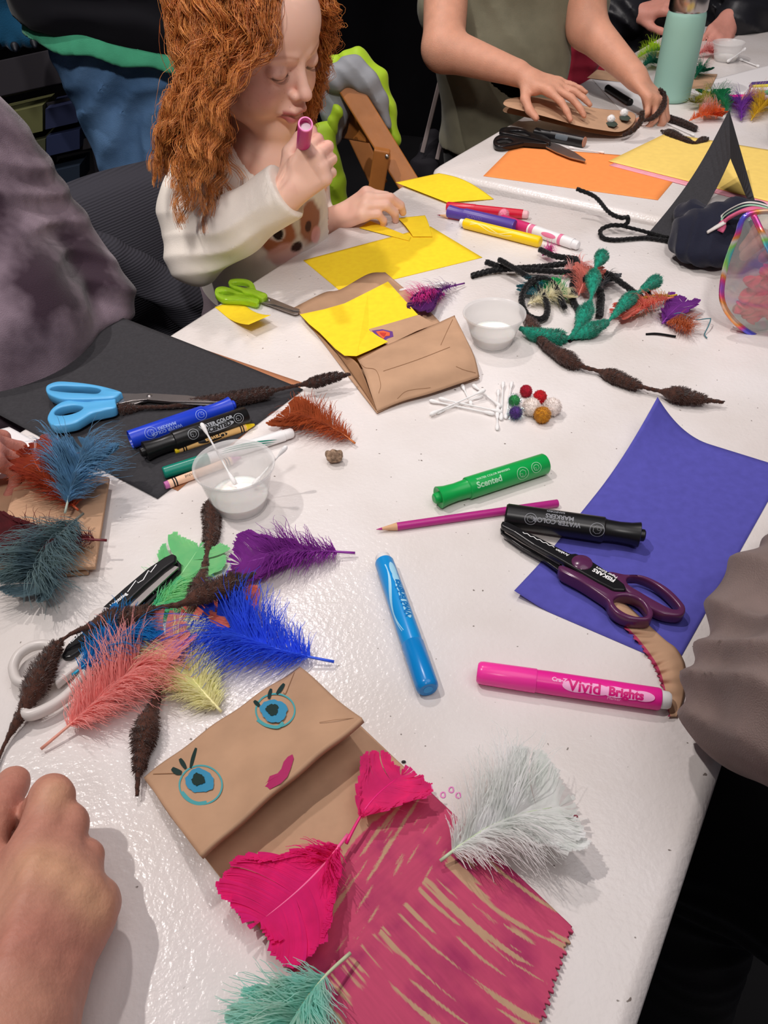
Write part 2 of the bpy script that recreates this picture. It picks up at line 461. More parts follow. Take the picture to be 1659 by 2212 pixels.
# ------------------------------------------------------------------ paper
KRAFT = '#bd9779'
kraft_m = mat('kraft_paper', KRAFT, .75, .25, noise=.10, nscale=28, bump=.25, bscale=45)
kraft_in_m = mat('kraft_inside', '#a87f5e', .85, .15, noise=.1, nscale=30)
yel_m = mat('yellow_paper', '#ffd92e', .8, .2, noise=.05, nscale=120)
pal_m = mat('pale_yellow_paper', '#fcd977', .8, .2, noise=.04, nscale=90)
org_m = mat('orange_paper', '#ff9a55', .8, .2, noise=.04, nscale=90)
pnk_m = mat('pink_paper', '#f0a6b4', .8, .2, noise=.04, nscale=90)
blk_m = mat('black_paper', '#38373a', .8, .2, noise=.12, nscale=300)
brn_m = mat('brown_paper', '#b47a58', .8, .2, noise=.06, nscale=90)
ind_m = mat('indigo_paper', '#5553ab', .8, .2, noise=.07, nscale=120)
wht_m = mat('white_paper', '#e8e4e4', .8, .2)

def paper(label, px, m, h=.0006, zf=None, name='sheet_of_paper', cat='paper', group=None, hs=None, t=.0003, n=24):
    c = [U(x, y, (hs[i] if hs else h)) for i, (x, y) in enumerate(px)]
    c0 = c[0].copy(); c0.z = TZ
    o = sheet(name, [p-c0 for p in c], m, None, n, n, zf, t); o.location = c0
    tag(o, label, cat, group); return o
def D4(a, b, c):                           # fourth corner of a sheet whose three corners are seen
    A, B, C = U(*a), U(*b), U(*c); return A+C-B
def paper3(label, a, b, c, m, h, zf=None, **k):
    A, B, C = U(*a, h), U(*b, h), U(*c, h); Dd = A+C-B; c0 = A.copy(); c0.z = TZ
    o = sheet('sheet_of_paper', [A-c0, B-c0, C-c0, Dd-c0], m, None, 30, 30, zf, .0003); o.location = c0
    tag(o, label, 'paper'); return o
paper3('terracotta brown paper lying under the big black sheet', (250, 690), (658, 828), (384, 1060), brn_m, .0006,
       None)
paper3('large black paper under the light blue handled scissors', (262, 685), (655, 841), (340, 1077), blk_m, .0014,
       lambda u, v: .0012*math.sin(u*3)*(1-v))
paper('white paper sticking out beneath the left brown bag', [(20, 922), (172, 1004), (20, 1062), (-150, 965)], wht_m, .003)
paper('large yellow rectangle nearest the girl on the table', [(655, 562), (930, 489), (1042, 556), (738, 631)], yel_m)
paper('narrow yellow strip resting on the large yellow rectangle', [(776, 492), (800, 477), (888, 512), (884, 520)], yel_m, .0015)
paper('small yellow scrap lifted at its tip beside the narrow yellow strip', [(858, 471), (918, 465), (934, 511), (892, 511)], yel_m, .002, lambda u, v: .006*v*(1-v)*2)
paper('bent yellow card near the red and purple markers', [(855, 398), (948, 374), (1067, 430), (965, 441)], yel_m, .001, lambda u, v: .008*math.sin(math.pi*v)*u+.003*(1-u))
o = paper('small curled yellow slip below the lime green scissors', [(464, 663), (514, 647), (588, 706), (541, 727)], yel_m, .0008, lambda u, v: .017*max(0, v-.35)**1.6*1.9)
paper('bright orange paper under the black scissors', [(1044, 380), (1108, 316), (1492, 347), (1421, 432)], org_m, .0006, lambda u, v: .006*max(0, v-.9)*max(0, .3-abs(u-.05)))
paper('pink paper peeking out under the pale yellow sheet', [(1316, 357), (1440, 297), (1815, 362), (1718, 462)], pnk_m, .0012)
paper('pale yellow paper behind the folded black tent card', [(1314, 348), (1440, 287), (1820, 350), (1728, 452)], pal_m, .0022)
A = U(1405, 921); B = U(1109, 1290); C = U(1459, 1441); Dv = A+C-B
def blz(u, v): return .016*max(0, 1-u*2.2)**2*max(0, 1-v*2.2)**2*2.2 + .0035*max(0, 1-v*6)*max(0, u-.75)*4 + .004*max(0, u-.86)*7*max(0, 1-v*4) + .0006
c0 = A.copy()
o = sheet('sheet_of_paper', [A-c0, B-c0, C-c0, Dv-c0], ind_m, None, 40, 40, blz, .0003); o.location = c0
tag(o, 'indigo blue paper under the purple handled scissors', 'paper')
# folded black tent
def tent():
    P = lambda x, y, Y: W(x, y, Y)
    rb, rf = P(1575, 237, 1.36), P(1578, 342, 1.235)
    lb, lf = U(1393, 512, .001), U(1457, 524, .001)
    qb, qf = U(1632, 438, .001), U(1616, 434, .001)
    V = []; F = []; n = 14
    for i in range(n+1):
        t = i/n; bow = .012*math.sin(math.pi*t)
        V += [lb.lerp(rb, t)+Vector((.6*bow, .2*bow, -bow)), lf.lerp(rf, t)+Vector((.6*bow, .2*bow, -bow))]
    for i in range(1, n+1):
        t = i/n; V += [rb.lerp(qb, t), rf.lerp(qf, t)]
    for i in range(2*n): F.append((2*i, 2*i+1, 2*i+3, 2*i+2))
    o = mk('folded_card', [v-lf for v in V], F, blk_m, None, smooth=False, solid=.0004); o.location = lf
    tag(o, 'black card folded into a tall tent beside the navy pouch', 'card')
tent()
# cut off strip of kraft paper
L_ = [(1262, 1268), (1300, 1300), (1338, 1345), (1371, 1380), (1404, 1425), (1420, 1455), (1432, 1490), (1446, 1548)]
R_ = [(1276, 1272), (1335, 1292), (1395, 1345), (1436, 1382), (1462, 1403), (1480, 1440), (1478, 1500), (1462, 1548)]
def strip():
    n = 90; l = cat_rom([Vector((x, y, 0)) for x, y in L_], 12); r = cat_rom([Vector((x, y, 0)) for x, y in R_], 12); k = len(l); V = []; F = []
    rowm = 8
    for i in range(k):
        for j in range(rowm+1):
            t = j/rowm; q = l[i].lerp(r[i], t)
            z = .002+.006*math.sin(math.pi*t)*(.5+.5*math.sin(i*.13))+.0022*math.sin(i*.9)*(1-t)**2
            dx = (2.5*math.sin(i*1.7)+1.5*math.sin(i*2.9)) if j == 0 else 0
            V.append(U(q.x+dx, q.y, z))
    for i in range(k-1):
        for j in range(rowm): a = i*(rowm+1)+j; F.append((a, a+1, a+rowm+2, a+rowm+1))
    c = V[0].copy()
    m2 = mat('pink_ink_edge', '#b23a5e', .7)
    o = mk('paper_offcut', [v-c for v in V], F, [kraft_m, m2], None, solid=.0003); o.location = c
    for p in o.data.polygons:
        if p.index % rowm == 0: p.material_index = 1
    tag(o, 'wavy brown paper offcut trailing from under the purple scissors', 'paper scrap')
strip()

# ------------------------------------------------------------------ near paper bag puppet
def vnoise(x, y, seed=0, octv=4):
    o = 0; a = 1; r = np.random.default_rng(seed)
    for k in range(octv):
        T = r.random((64, 64)); xi = np.floor(x).astype(int); yi = np.floor(y).astype(int); fx = x-xi; fy = y-yi
        fx = fx*fx*(3-2*fx); fy = fy*fy*(3-2*fy)
        g = lambda i, j: T[(xi+i) % 64, (yi+j) % 64]
        o = o+a*((g(0, 0)*(1-fx)+g(1, 0)*fx)*(1-fy)+(g(0, 1)*(1-fx)+g(1, 1)*fx)*fy); a *= .5; x = x*2+11.3; y = y*2+5.7
    return o/(2-2*.5**octv)
def puppet():
    o0 = U(315, 1690); X = U(650, 1450)-o0; wid = X.length; X.normalize(); Yv = Vector((X.y, -X.x, 0))
    if (U(1218, 2018)-U(650, 1450)).dot(Yv) < 0: Yv = -Yv
    t = thing('paper_bag_puppet', 'flat brown paper bag puppet with drawn blue eyes and pink painted lower half', 'puppet', o0)
    L = (U(1218, 2018)-U(650, 1450)).dot(Yv)
    def loc(x, y, h=0):
        p = U(x, y, h)-o0; return p.dot(X), p.dot(Yv)
    # body: colour painted on a fine grid (stroke marks of marker ink are real ink on the paper)
    nu, nv = 210, 520; Lend = L+.085
    u = np.linspace(0, wid, nu+1); v = np.linspace(0, Lend, nv+1); Ug, Vg = np.meshgrid(u, v)
    # zigzag cut end
    xe, ye = loc(1165, 2205); sl = (ye-L)/(xe-wid)
    end = L+(Ug[0]-wid)*sl; end = end+.0022*np.abs(((Ug[0]*1000/6.5) % 1)*2-1)+.0012*np.sin(Ug[0]*2100)
    endc = np.minimum(end, Lend+.2)
    Vc = Vg*(np.minimum(endc, Lend)/Lend)[None, :]
    z = .0030+.0030*np.sin(np.pi*Ug/wid)**.6+.0012*np.sin(Vc*60+Ug*25)*np.sin(np.pi*Ug/wid)+.0006*vnoise(Ug*90, Vc*90, 4)
    P = np.array(o0)[None, None]+np.array(X)*Ug[..., None]+np.array(Yv)*Vc[..., None]; P[..., 2] = TZ+z
    idx = np.arange((nu+1)*(nv+1)).reshape(nv+1, nu+1)
    F = np.stack([idx[:-1, :-1], idx[1:, :-1], idx[1:, 1:], idx[:-1, 1:]], -1).reshape(-1, 4)
    a, b = P[0, 1]-P[0, 0], P[1, 0]-P[0, 0]
    if np.cross(b, a)[2] < 0: F = F[:, ::-1]
    pm = mat('painted_kraft', KRAFT, .68, .3, attr='ink', bump=.25, bscale=60)
    body = mk('bag_body', P.reshape(-1, 3), F, pm, t, solid=.0025)
    ub, vb = Ug*1000, Vc*1000
    a0 = np.array(loc(910, 1704))*1000; a1 = np.array(loc(789, 1798))*1000; a2 = np.array(loc(717, 1884))*1000; a3 = np.array(loc(596, 2034))*1000
    pts = sorted([tuple(q) for q in (a0, a1, a2, a3)]); bx = [-5]+[q[0] for q in pts]+[200]; by = [pts[0][1]]+[q[1] for q in pts]+[pts[-1][1]]
    bnd = np.interp(ub, bx, by)+3*(vnoise(ub*.3, vb*.05, 9)-.5)
    mid = np.array(loc(900, 1950))*1000   # where the strokes turn
    A_ = vnoise(ub*.035+3, (vb+ub*.28)*.42, 3, 3); B_ = vnoise((ub-(vb-mid[1])**2*.002)*.33, vb*.022+7, 5, 3)
    wz = np.clip((vb-mid[1]+6+8*(vnoise(ub*.1, vb*.1, 2)-.5))/3, 0, 1)
    st = A_*(1-wz)+B_*wz; bare = np.clip((st-.64)/.035, 0, 1)
    ink = np.clip((vb-bnd)/.8, 0, 1)*(1-bare)
    dark = np.clip((vnoise(ub*.07, vb*.05, 12)-.45)*2.2, 0, 1)+.8*np.clip(1-np.abs(vb-mid[1]-3-.1*(ub-60))/7, 0, 1)*vnoise(ub*.2, vb*.2, 3)
    fine = .5+.5*(vnoise(ub*.06, vb*.9, 8)*(1-wz)+vnoise(ub*.9, vb*.06, 8)*wz)
    k = np.array(lin(KRAFT)); p1 = np.array(lin('#bf4468')); p2 = np.array(lin('#a02a5c'))
    c = k*(.94+.1*vnoise(ub*.25, vb*.25, 1))[..., None]
    pink = p1*(1-np.clip(dark, 0, 1))[..., None]+p2*np.clip(dark, 0, 1)[..., None]; pink = pink*(.72+.4*fine)[..., None]
    col = c*(1-ink[..., None])+pink*ink[..., None]
    ca = body.data.color_attributes.new('ink', 'FLOAT_COLOR', 'POINT')
    ca.data.foreach_set('color', np.concatenate([col.reshape(-1, 3), np.ones((col.size//3, 1))], 1).ravel())
    # folded flap (the bag's bottom)
    fl = loc(432, 1850, .028)[1]; fr = loc(782, 1553, .036)[1]
    def fz(u, v): return .0105+.003*math.sin(math.pi*u)+(.018+.008*u)*v**1.5-.0055*(1-v)**6+.0009*math.sin(u*19+v*7)
    V = []; F = []; n = 50
    wl, wr = loc(432, 1850, .028)[0], loc(782, 1553, .036)[0]
    for j in range(n+1):
        for i in range(n+1):
            a, b = i/n, j/n
            x = (wl*b)*(1-a)+(wid+(wr-wid)*b)*a; y = (fl*(1-a)+fr*a)*b-(.0008*(1-b))
            V.append(o0+X*x+Yv*y+Vector((0, 0, fz(a, b))))
    for j in range(n):
        for i in range(n): q = j*(n+1)+i; F.append((q, q+1, q+n+2, q+n+1))
    if (V[1]-V[0]).cross(V[n+1]-V[0]).z < 0: F = [f[::-1] for f in F]
    flap = mk('bag_flap', V, F, kraft_m, t, solid=.004)
    def on(px, py, lift=.0003):            # a point drawn on the flap
        x, y = loc(px, py, .013)
        for _ in range(3):
            a = min(max(x/wid, 0), 1); b = min(max(y/(fl*(1-a)+fr*a), 0), 1); x, y = loc(px, py, fz(a, b))
        a = min(max(x/wid, 0), 1); fy = fl*(1-a)+fr*a; b = min(max(y/fy, 0), 1); p = o0+X*x+Yv*y; p.z = TZ+fz(a, b)+lift+.0005; return p
    blue_m = mat('blue_marker_ink', '#3b8fb5', .6); teal_m = mat('teal_marker_ink', '#4fa3a8', .6); dk_m = mat('dark_marker_ink', '#18332f', .6); lip_m = mat('lip_ink', '#b02a63', .6)
    def blob(name, c, rx, ry, m, parent, jag=.08, lift=.0003, rot=0, seed=0, n=40):
        r = random.Random(seed); ph = [r.uniform(0, 6.28) for _ in range(4)]; Vv = [on(*c, lift)]
        for i in range(n):
            q = 2*math.pi*i/n; s = 1+jag*(math.sin(3*q+ph[0])+.6*math.sin(5*q+ph[1])+.5*math.sin(9*q+ph[2])+.5*math.sin(14*q+ph[3]))
            x, y = rx*s*math.cos(q), ry*s*math.sin(q); Vv.append(on(c[0]+x*math.cos(rot)-y*math.sin(rot), c[1]+x*math.sin(rot)+y*math.cos(rot), lift))
        return mk(name, Vv, [(0, 1+i, 1+(i+1) % n) for i in range(n)], m, parent, smooth=False)
    def stroke(name, pts, w, m, parent, lift=.0003, on=on, per=8):
        c = cat_rom([Vector((x, y, 0)) for x, y in pts], per); Vv = []
        for i, p in enumerate(c):
            d = (c[min(i+1, len(c)-1)]-c[max(i-1, 0)]).normalized(); nn = Vector((-d.y, d.x, 0)); tt = i/(len(c)-1); ww = (w(tt) if callable(w) else w)
            Vv += [on(p.x+nn.x*ww, p.y+nn.y*ww, lift), on(p.x-nn.x*ww, p.y-nn.y*ww, lift)]
        return mk(name, Vv, [(2*i, 2*i+1, 2*i+3, 2*i+2) for i in range(len(c)-1)], m, parent, smooth=False)
    def ell(c, rx, ry, a0, a1, rot=0, n=18):
        out = []
        for i in range(n+1):
            q = R(a0+(a1-a0)*i/n); x, y = rx*math.cos(q), ry*math.sin(q); out.append((c[0]+x*math.cos(rot)-y*math.sin(rot), c[1]+x*math.sin(rot)+y*math.cos(rot)))
        return out
    for (c, c2, sd) in (((434, 1689), (434, 1697), 1), ((594, 1538), (595, 1537), 5)):
        e = stroke('drawn_eye', ell(c2 if sd == 1 else (595, 1536), 46 if sd == 1 else 42, 42 if sd == 1 else 36, -150, 209, 0), 1.8, teal_m, flap, .0003)
        s = 1 if sd == 1 else .95
        blob('iris', (c[0]-2, c[1]), 31*s, 26*s, blue_m, e, .05, .0009, .2, sd)
        blob('pupil', (c[0]-5, c[1]-2), 14*s, 13*s, dk_m, e, .09, .0015, 0, sd)
        if sd == 1: stroke('lower_lid', [(393, 1712), (410, 1730), (428, 1737), (447, 1735)], 4, teal_m, e, .0004)
        else: stroke('lower_lid', [(556, 1556), (575, 1568), (600, 1572), (612, 1562)], 3.5, teal_m, e, .0004)
    for pts, w in (([(372, 1661), (382, 1668), (393, 1671)], 6.5), ([(389, 1640), (395, 1650), (402, 1662)], 5), ([(412, 1661), (417, 1640), (424, 1617)], 4),
                   ([(549, 1515), (555, 1521), (561, 1527)], 4.5), ([(581, 1511), (583, 1500), (586, 1489)], 4), ([(598, 1501), (606, 1490), (614, 1478)], 4.5)):
        stroke('drawn_eyelash', pts, lambda t_, w=w: w*(1-.45*abs(2*t_-1)**2), dk_m, flap, .0004)
    lips = [(566, 1699), (578, 1690), (583, 1678), (600, 1672), (610, 1660), (613, 1647), (622, 1636), (632, 1631), (635, 1640), (629, 1660), (621, 1680), (607, 1694), (590, 1703), (583, 1707), (578, 1702)]
    c = on(604, 1675); Vv = [c]+[on(x, y) for x, y in lips]
    mk('drawn_mouth', Vv, [(0, 1+i, 1+(i+1) % len(lips)) for i in range(len(lips))], lip_m, flap, smooth=False)
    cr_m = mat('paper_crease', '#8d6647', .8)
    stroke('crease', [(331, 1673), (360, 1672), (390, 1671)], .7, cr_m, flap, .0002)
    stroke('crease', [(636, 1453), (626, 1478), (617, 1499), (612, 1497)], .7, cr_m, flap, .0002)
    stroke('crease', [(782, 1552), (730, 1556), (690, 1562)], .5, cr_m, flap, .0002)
    return t
pup = puppet()

# ------------------------------------------------------------------ middle paper bag with a standing fold
def mid_bag():
    o0 = U(648, 680)
    t = thing('paper_bag', 'open brown paper bag with yellow paper tucked in, in the middle of the near table', 'paper bag', o0)
    def patch(name, rows, m, tt=.0004, per=7, sag=0):
        """rows of control points (px, py, h) -> smooth cloth like patch"""
        G = [[U(x, y, h) for x, y, h in r] for r in rows]
        G = [cat_rom(r, per) for r in G]; k = len(G[0]); cols = [cat_rom([g[i] for g in G], per) for i in range(k)]
        nv_ = len(cols[0]); V = [cols[i][j] for j in range(nv_) for i in range(k)]
        F = [(j*k+i, j*k+i+1, (j+1)*k+i+1, (j+1)*k+i) for j in range(nv_-1) for i in range(k-1)]
        if (V[1]-V[0]).cross(V[k]-V[0]).z < 0: F = [f[::-1] for f in F]
        return mk(name, V, F, m, t, solid=tt)
    # back panel lying on the table
    patch('back_panel', [[(635, 664, .003), (700, 632, .002), (735, 625, .003), (795, 592, .002), (832, 588, .004)],
                         [(690, 730, .002), (760, 700, .002), (810, 680, .002), (870, 660, .003), (920, 664, .004)],
                         [(752, 812, .002), (800, 790, .002), (860, 770, .003), (930, 745, .003), (985, 738, .003)],
                         [(814, 892, .003), (868, 868, .003), (920, 852, .003), (980, 832, .003), (1036, 818, .003)]], kraft_m)
    # raised bottom fold
    fold = patch('bottom_fold', [[(770, 772, .013), (835, 745, .017), (905, 716, .020), (975, 684, .022), (982, 682, .022)],
                          [(785, 800, .020), (850, 775, .024), (920, 750, .026), (985, 728, .026), (1003, 724, .024)],
                          [(800, 845, .018), (862, 822, .022), (935, 798, .024), (1000, 775, .024), (1025, 770, .020)],
                          [(815, 889, .004), (872, 866, .006), (930, 850, .007), (1000, 826, .008), (1036, 814, .006)]], kraft_m, .0006)
    # left gusset, seen as a dark slot between the panels
    patch('side_gusset', [[(668, 690, .004), (700, 728, .005), (735, 772, .006), (775, 830, .004), (812, 886, .003)],
                          [(683, 690, .009), (715, 728, .011), (748, 766, .013), (775, 790, .015), (806, 868, .010)]], kraft_in_m)
    from mathutils.bvhtree import BVHTree
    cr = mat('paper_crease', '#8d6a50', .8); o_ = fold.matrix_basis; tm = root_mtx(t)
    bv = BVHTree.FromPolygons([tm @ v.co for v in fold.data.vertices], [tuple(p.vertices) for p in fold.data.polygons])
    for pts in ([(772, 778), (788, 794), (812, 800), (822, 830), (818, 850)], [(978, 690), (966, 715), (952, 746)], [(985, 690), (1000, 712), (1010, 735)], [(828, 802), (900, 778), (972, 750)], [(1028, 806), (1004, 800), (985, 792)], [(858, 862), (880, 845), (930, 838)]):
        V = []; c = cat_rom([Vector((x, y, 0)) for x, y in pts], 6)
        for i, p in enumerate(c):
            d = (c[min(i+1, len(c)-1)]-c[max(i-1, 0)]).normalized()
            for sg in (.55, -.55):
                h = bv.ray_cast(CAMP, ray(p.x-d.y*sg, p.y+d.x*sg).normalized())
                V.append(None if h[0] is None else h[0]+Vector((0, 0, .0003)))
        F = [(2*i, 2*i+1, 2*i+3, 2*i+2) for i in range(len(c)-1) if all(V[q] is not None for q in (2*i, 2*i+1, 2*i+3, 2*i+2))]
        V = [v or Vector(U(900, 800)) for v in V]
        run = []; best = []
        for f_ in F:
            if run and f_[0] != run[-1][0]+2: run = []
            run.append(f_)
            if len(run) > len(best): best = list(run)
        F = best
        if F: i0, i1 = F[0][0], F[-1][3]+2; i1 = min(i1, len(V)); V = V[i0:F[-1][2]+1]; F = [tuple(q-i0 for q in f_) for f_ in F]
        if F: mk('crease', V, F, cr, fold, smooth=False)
    # traced yellow paper over the bag: an L with its notch showing the drawing
    out = [(648, 679, .010), (700, 668, .0105), (745, 655, .0105), (795, 630, .011), (838, 608, .0115), (872, 646, .012), (903, 680, .013), (850, 696, .013), (797, 712, .013), (815, 725, .015), (838, 738, .019), (800, 756, .020), (770, 769, .020), (744, 768, .016), (724, 753, .0135), (690, 718, .011), (668, 700, .0105)]
    P = [U(*q) for q in out]; V, F = prism(P, .0003)
    yb = mk('sheet_of_paper', [v-P[0] for v in V], F, yel_m, None, smooth=False); yb.location = P[0]
    tag(yb, 'yellow paper with a notched corner tucked into the middle brown bag', 'paper')
    # drawing on the bag showing through the notch
    pu = mat('purple_ink', '#6a3c86', .6); og = mat('orange_red_ink', '#e2623c', .6); rd = mat('red_ink', '#c8392e', .6)
    for nm, pts, m, l in (('drawn_shape', [(803, 714), (826, 711), (848, 716), (850, 727), (838, 731), (830, 736), (812, 724)], pu, .014), ('drawn_shape', [(812, 716), (828, 714), (842, 718), (842, 725), (833, 726), (828, 732), (818, 724)], og, .0144), ('drawn_shape', [(820, 718), (834, 719), (830, 727), (824, 723)], rd, .0148)):
        slab(nm, pts, l, .0002, m, t, bevel=0)
    slab('inner_panel', [(797, 711), (905, 680), (940, 700), (900, 715), (838, 745), (812, 735)], .0138, .0003, kraft_m, t, bevel=0)
    c = cat_rom([U(*q) for q in ((668, 692, .0065), (700, 735, .007), (740, 786, .008), (776, 836, .008))], 6)
    return t
mid_bag()

# ------------------------------------------------------------------ left puppet bag and far puppet bag
def left_bag():
    o0 = U(0, 1231); t = thing('paper_bag_puppet', 'brown paper bag at the left edge with blue and rust feathers glued on', 'puppet', o0)
    z = .012
    tp = [U(42, 1004, z), U(236, 1026, z), U(207, 1222, z), U(160, 1232, z), U(-140, 1250, z), U(-110, 1040, z), U(25, 1100, z)]
    V, F = prism([U(42, 1004, z), U(236, 1030, z), U(205, 1224, z), U(-170, 1240, z), U(-150, 1120, z), U(6, 1140, z)], .004); mk('bag_front', V, F, kraft_m, t, smooth=False, bevel=.001)
    V, F = prism([U(-160, 1060, .005), U(34, 1028, .005), U(196, 1100, .005), U(190, 1236, .005), U(-170, 1262, .005)], .004); mk('bag_back', V, F, kraft_m, t, smooth=False, bevel=.001)
    return t
left_bag()
def far_bag():
    o0 = U(1200, 280); t = thing('paper_bag_puppet', 'far brown paper bag puppet with two pompom eyes', 'puppet', o0)
    # two leaves, open at the left end, lifted above the table
    def leaf(nm, pts, h, m):
        G = [[U(x, y, hh) for x, y, hh in r] for r in pts]; k = len(G[0]); V = [p for r in G for p in r]
        F = [(j*k+i, j*k+i+1, (j+1)*k+i+1, (j+1)*k+i) for j in range(len(G)-1) for i in range(k-1)]
        if (V[1]-V[0]).cross(V[k]-V[0]).z < 0: F = [f[::-1] for f in F]
        o = mk(nm, V, F, m, t, solid=.0006, subsurf=2); return o
    leaf('front_panel', [[(1092, 212, .046), (1150, 205, .05), (1220, 218, .04), (1300, 236, .03), (1340, 236, .02), (1375, 240, .016)],
                         [(1086, 218, .046), (1140, 222, .05), (1210, 238, .04), (1285, 256, .03), (1340, 262, .02), (1378, 262, .016)],
                         [(1081, 228, .046), (1130, 240, .046), (1200, 258, .036), (1256, 276, .028), (1310, 283, .02), (1345, 290, .016)]], 0, kraft_m)
    leaf('back_panel', [[(1092, 228, .03), (1150, 222, .03), (1220, 232, .025), (1300, 250, .016), (1340, 255, .008), (1378, 262, .006)],
                        [(1086, 233, .03), (1140, 238, .03), (1210, 254, .025), (1285, 272, .016), (1330, 280, .008), (1372, 282, .006)],
                        [(1079, 242, .03), (1130, 252, .028), (1200, 268, .02), (1258, 284, .012), (1310, 293, .007), (1345, 296, .005)]], 0, kraft_m)
far_bag()
# ------------------------------------------------------------------ markers, crayons, pencils, scissors
def pen(name, label, cat, a, b, r, group=None, h=None, roll=0):
    """a, b: px of the two ends of the axis; rests with its barrel on the surface at base height h"""
    h = 0 if h is None else h
    ha, hb = (h, h) if not isinstance(h, tuple) else h
    A = U(*a, ha+r); B = U(*b, hb+r); M = frame(A, B) @ Matrix.Rotation(roll, 4, 'X')
    t = thing(name, label, cat, mtx=M, group=group); t['_len'] = (B-A).length
    L = (B-A).length; del t['_len']
    return t, L
def part(nm, prof, m, t, n=36, autos=35):
    V, F = lathe(prof, n); return mk(nm, V, F, m, t, local=True, autos=autos)
def plastic(n, c, rough=.3, **k): return mat(n, c, rough, .5, **k)
def facing(t, x=.5):
    """roll angle about the barrel of the side turned to the viewer's eye level, so lettering sits where it is read"""
    M = t.matrix_basis; p = M @ Vector((x, 0, 0)); d = M.to_3x3().inverted() @ (CAMP-p); return math.atan2(d.y, d.z)

# pink broad line marker
def vivid(label, a, b, col, capc, ink, white_end, side, group='thick barrelled vivid markers on the near table'):
    # a = cap end, b = white end
    t, L = pen('marker_pen', label, 'marker', a, b, .0083)
    body = plastic('barrel_'+col[1:], col, .3); cap = plastic('cap_'+capc[1:], capc, .25, sss=.15); wh = plastic('white_plastic', '#eceaea', .35)
    r = .0083
    part('cap', [(0, 0), (0, .0066), (.0015, .0080), (.004, .0084), (.042, .0088), (.0425, .0085)], cap, t)
    part('barrel', [(.0425, .0), (.0425, .0082), (.05, .0084), (L-.009, .0080), (L-.0075, .0074), (L-.0075, 0)], body, t)
    part('end_plug', [(L-.0075, 0), (L-.0075, .0066), (L-.002, .0062), (L-.0004, .005), (L, .0)], wh, t)
    return t, L, body
t, L, _ = vivid('bright pink marker with white end plug, lying below the indigo paper', (1031, 1452), (1450, 1514), '#f0289a', '#ff3fa8', None, None, 1)
f = facing(t, .07); lt = mat('pale_pink_print', '#ffb4e0', .4); pr = mat('magenta_print', '#e0127f', .4)
for i, (x0, x1) in enumerate(((.0605, .080), (.072, .094), (.088, .106), (.098, .116), (.108, .124))):
    wrap_patch('print_cloud', x0, x1, f-.48+.02*i, f+.50-.05*(i > 2), .00845, lt, t, lift=.00012+.00002*i)
wrap_text('lettering', 'Vivid', .0115, .0645, .0086, f+.05, pr, t, flip=False, bold=.0003)
wrap_text('lettering', 'Brights', .0085, .0925, .0086, f+.02, pr, t, bold=.0004)
wrap_text('lettering', 'Cra-Z-Art', .0042, .053, .0085, f+.36, lt, t, bold=.0002)
wrap_text('lettering', 'Marker', .0032, .092, .0085, f-.55, lt, t)
t, L, _ = vivid('sky blue marker with white end plug, alone in the middle of the near table', (925, 1490), (825, 1200), '#1493dc', '#0f86d0', None, None, 1)
f = facing(t, .07); lb = mat('pale_blue_print', '#a8dcf5', .4); bd = mat('deep_blue_print', '#1378c0', .4)
part('cap_hole', [(-.0002, 0), (-.0002, .0035), (.0004, .0035), (.0004, 0)], mat('cap_hole_blue', '#2aa0e6', .3), t)
for i, (x0, x1) in enumerate(((.062, .082), (.076, .094), (.088, .104), (.098, .114), (.106, .124))):
    wrap_patch('print_cloud', x0, x1, f-.95, f-.30, .00845, lb, t, lift=.00012+.00002*i)
wrap_text('lettering', 'Vivid Brights', .0078, .064, .0086, f-.62, bd, t, bold=.0004)
for sg in (0, 1):
    V = []; 
    for i in range(31):
        q = i/30; x = .052+.07*q; a = f+.35+.5*math.sin(q*5+sg*.35)*(1-q*.2); w = .03+.06*math.sin(math.pi*q)
        V += [(x, .00852*math.sin(a+w), .00852*math.cos(a+w)), (x, .00852*math.sin(a-w), .00852*math.cos(a-w))]
    mk('print_swirl', V, [(2*i, 2*i+1, 2*i+3, 2*i+2) for i in range(30)], lb, t, local=True, smooth=False)

# chunky scented markers
def chunky(label, a, b, col, h=None, text=(), roll=0, r=.0105, pr='#9fd6b4', words=(), hollow=None, rings=()):
    """a = blunt end, b = cap tip"""
    t, L = pen('marker_pen', label, 'marker', a, b, r, h=h)
    m = plastic('chunky_'+col[1:], col, .32); q = r/.0105
    part('barrel', [(0, 0), (0, r*.86), (.0015, r*.96), (L-.035, r), (L-.034, r*.93)] if not hollow else [(.004, 0), (.004, r*.8), (0, r*.88), (0, r*.96), (L-.035, r), (L-.034, r*.93)], m, t)
    part('cap', [(L-.0345, r*.9), (L-.032, r*.84), (L-.022, r*.80), (L-.012, r*.86), (L-.005, r*.99), (L-.0046, r*.93), (L-.006, r*.5), (L-.001, r*.47), (L, r*.36), (L, 0)], m, t)
    if hollow: part('end_insert', [(.0035, 0), (.0035, r*.78), (.003, r*.8)], hollow, t)
    p = mat('print_'+pr[1:], pr, .5); f = facing(t, .05)
    for (s, size, x, da, flip) in words:
        wrap_text('lettering', s, size, x, r+.0001, f+da, p, t, flip=flip, bold=size*.03)
    for (x, da, rr) in rings:
        o = ring_print('printed_emblem', x, r+.0001, f+da, rr, .0005, p, t)
        ring_print('printed_emblem', x, r+.0001, f+da, rr*.6, .0004, p, t, K=7); ring_print('printed_emblem', x+rr*.25, r+.0001, f+da+.1, rr*.3, .0003, p, t, K=5)
    return t, L
chunky('green chunky scented marker above the magenta pencil', (1178, 1001), (937, 1078), '#10a64c', pr='#a9dcb4',
       words=(('Scented', .0082, .079, .05, True), ('WATER COLOR MARKERS', .0030, .077, -.5, True)), rings=((.016, .1, .0052), (.031, .25, .0062)))
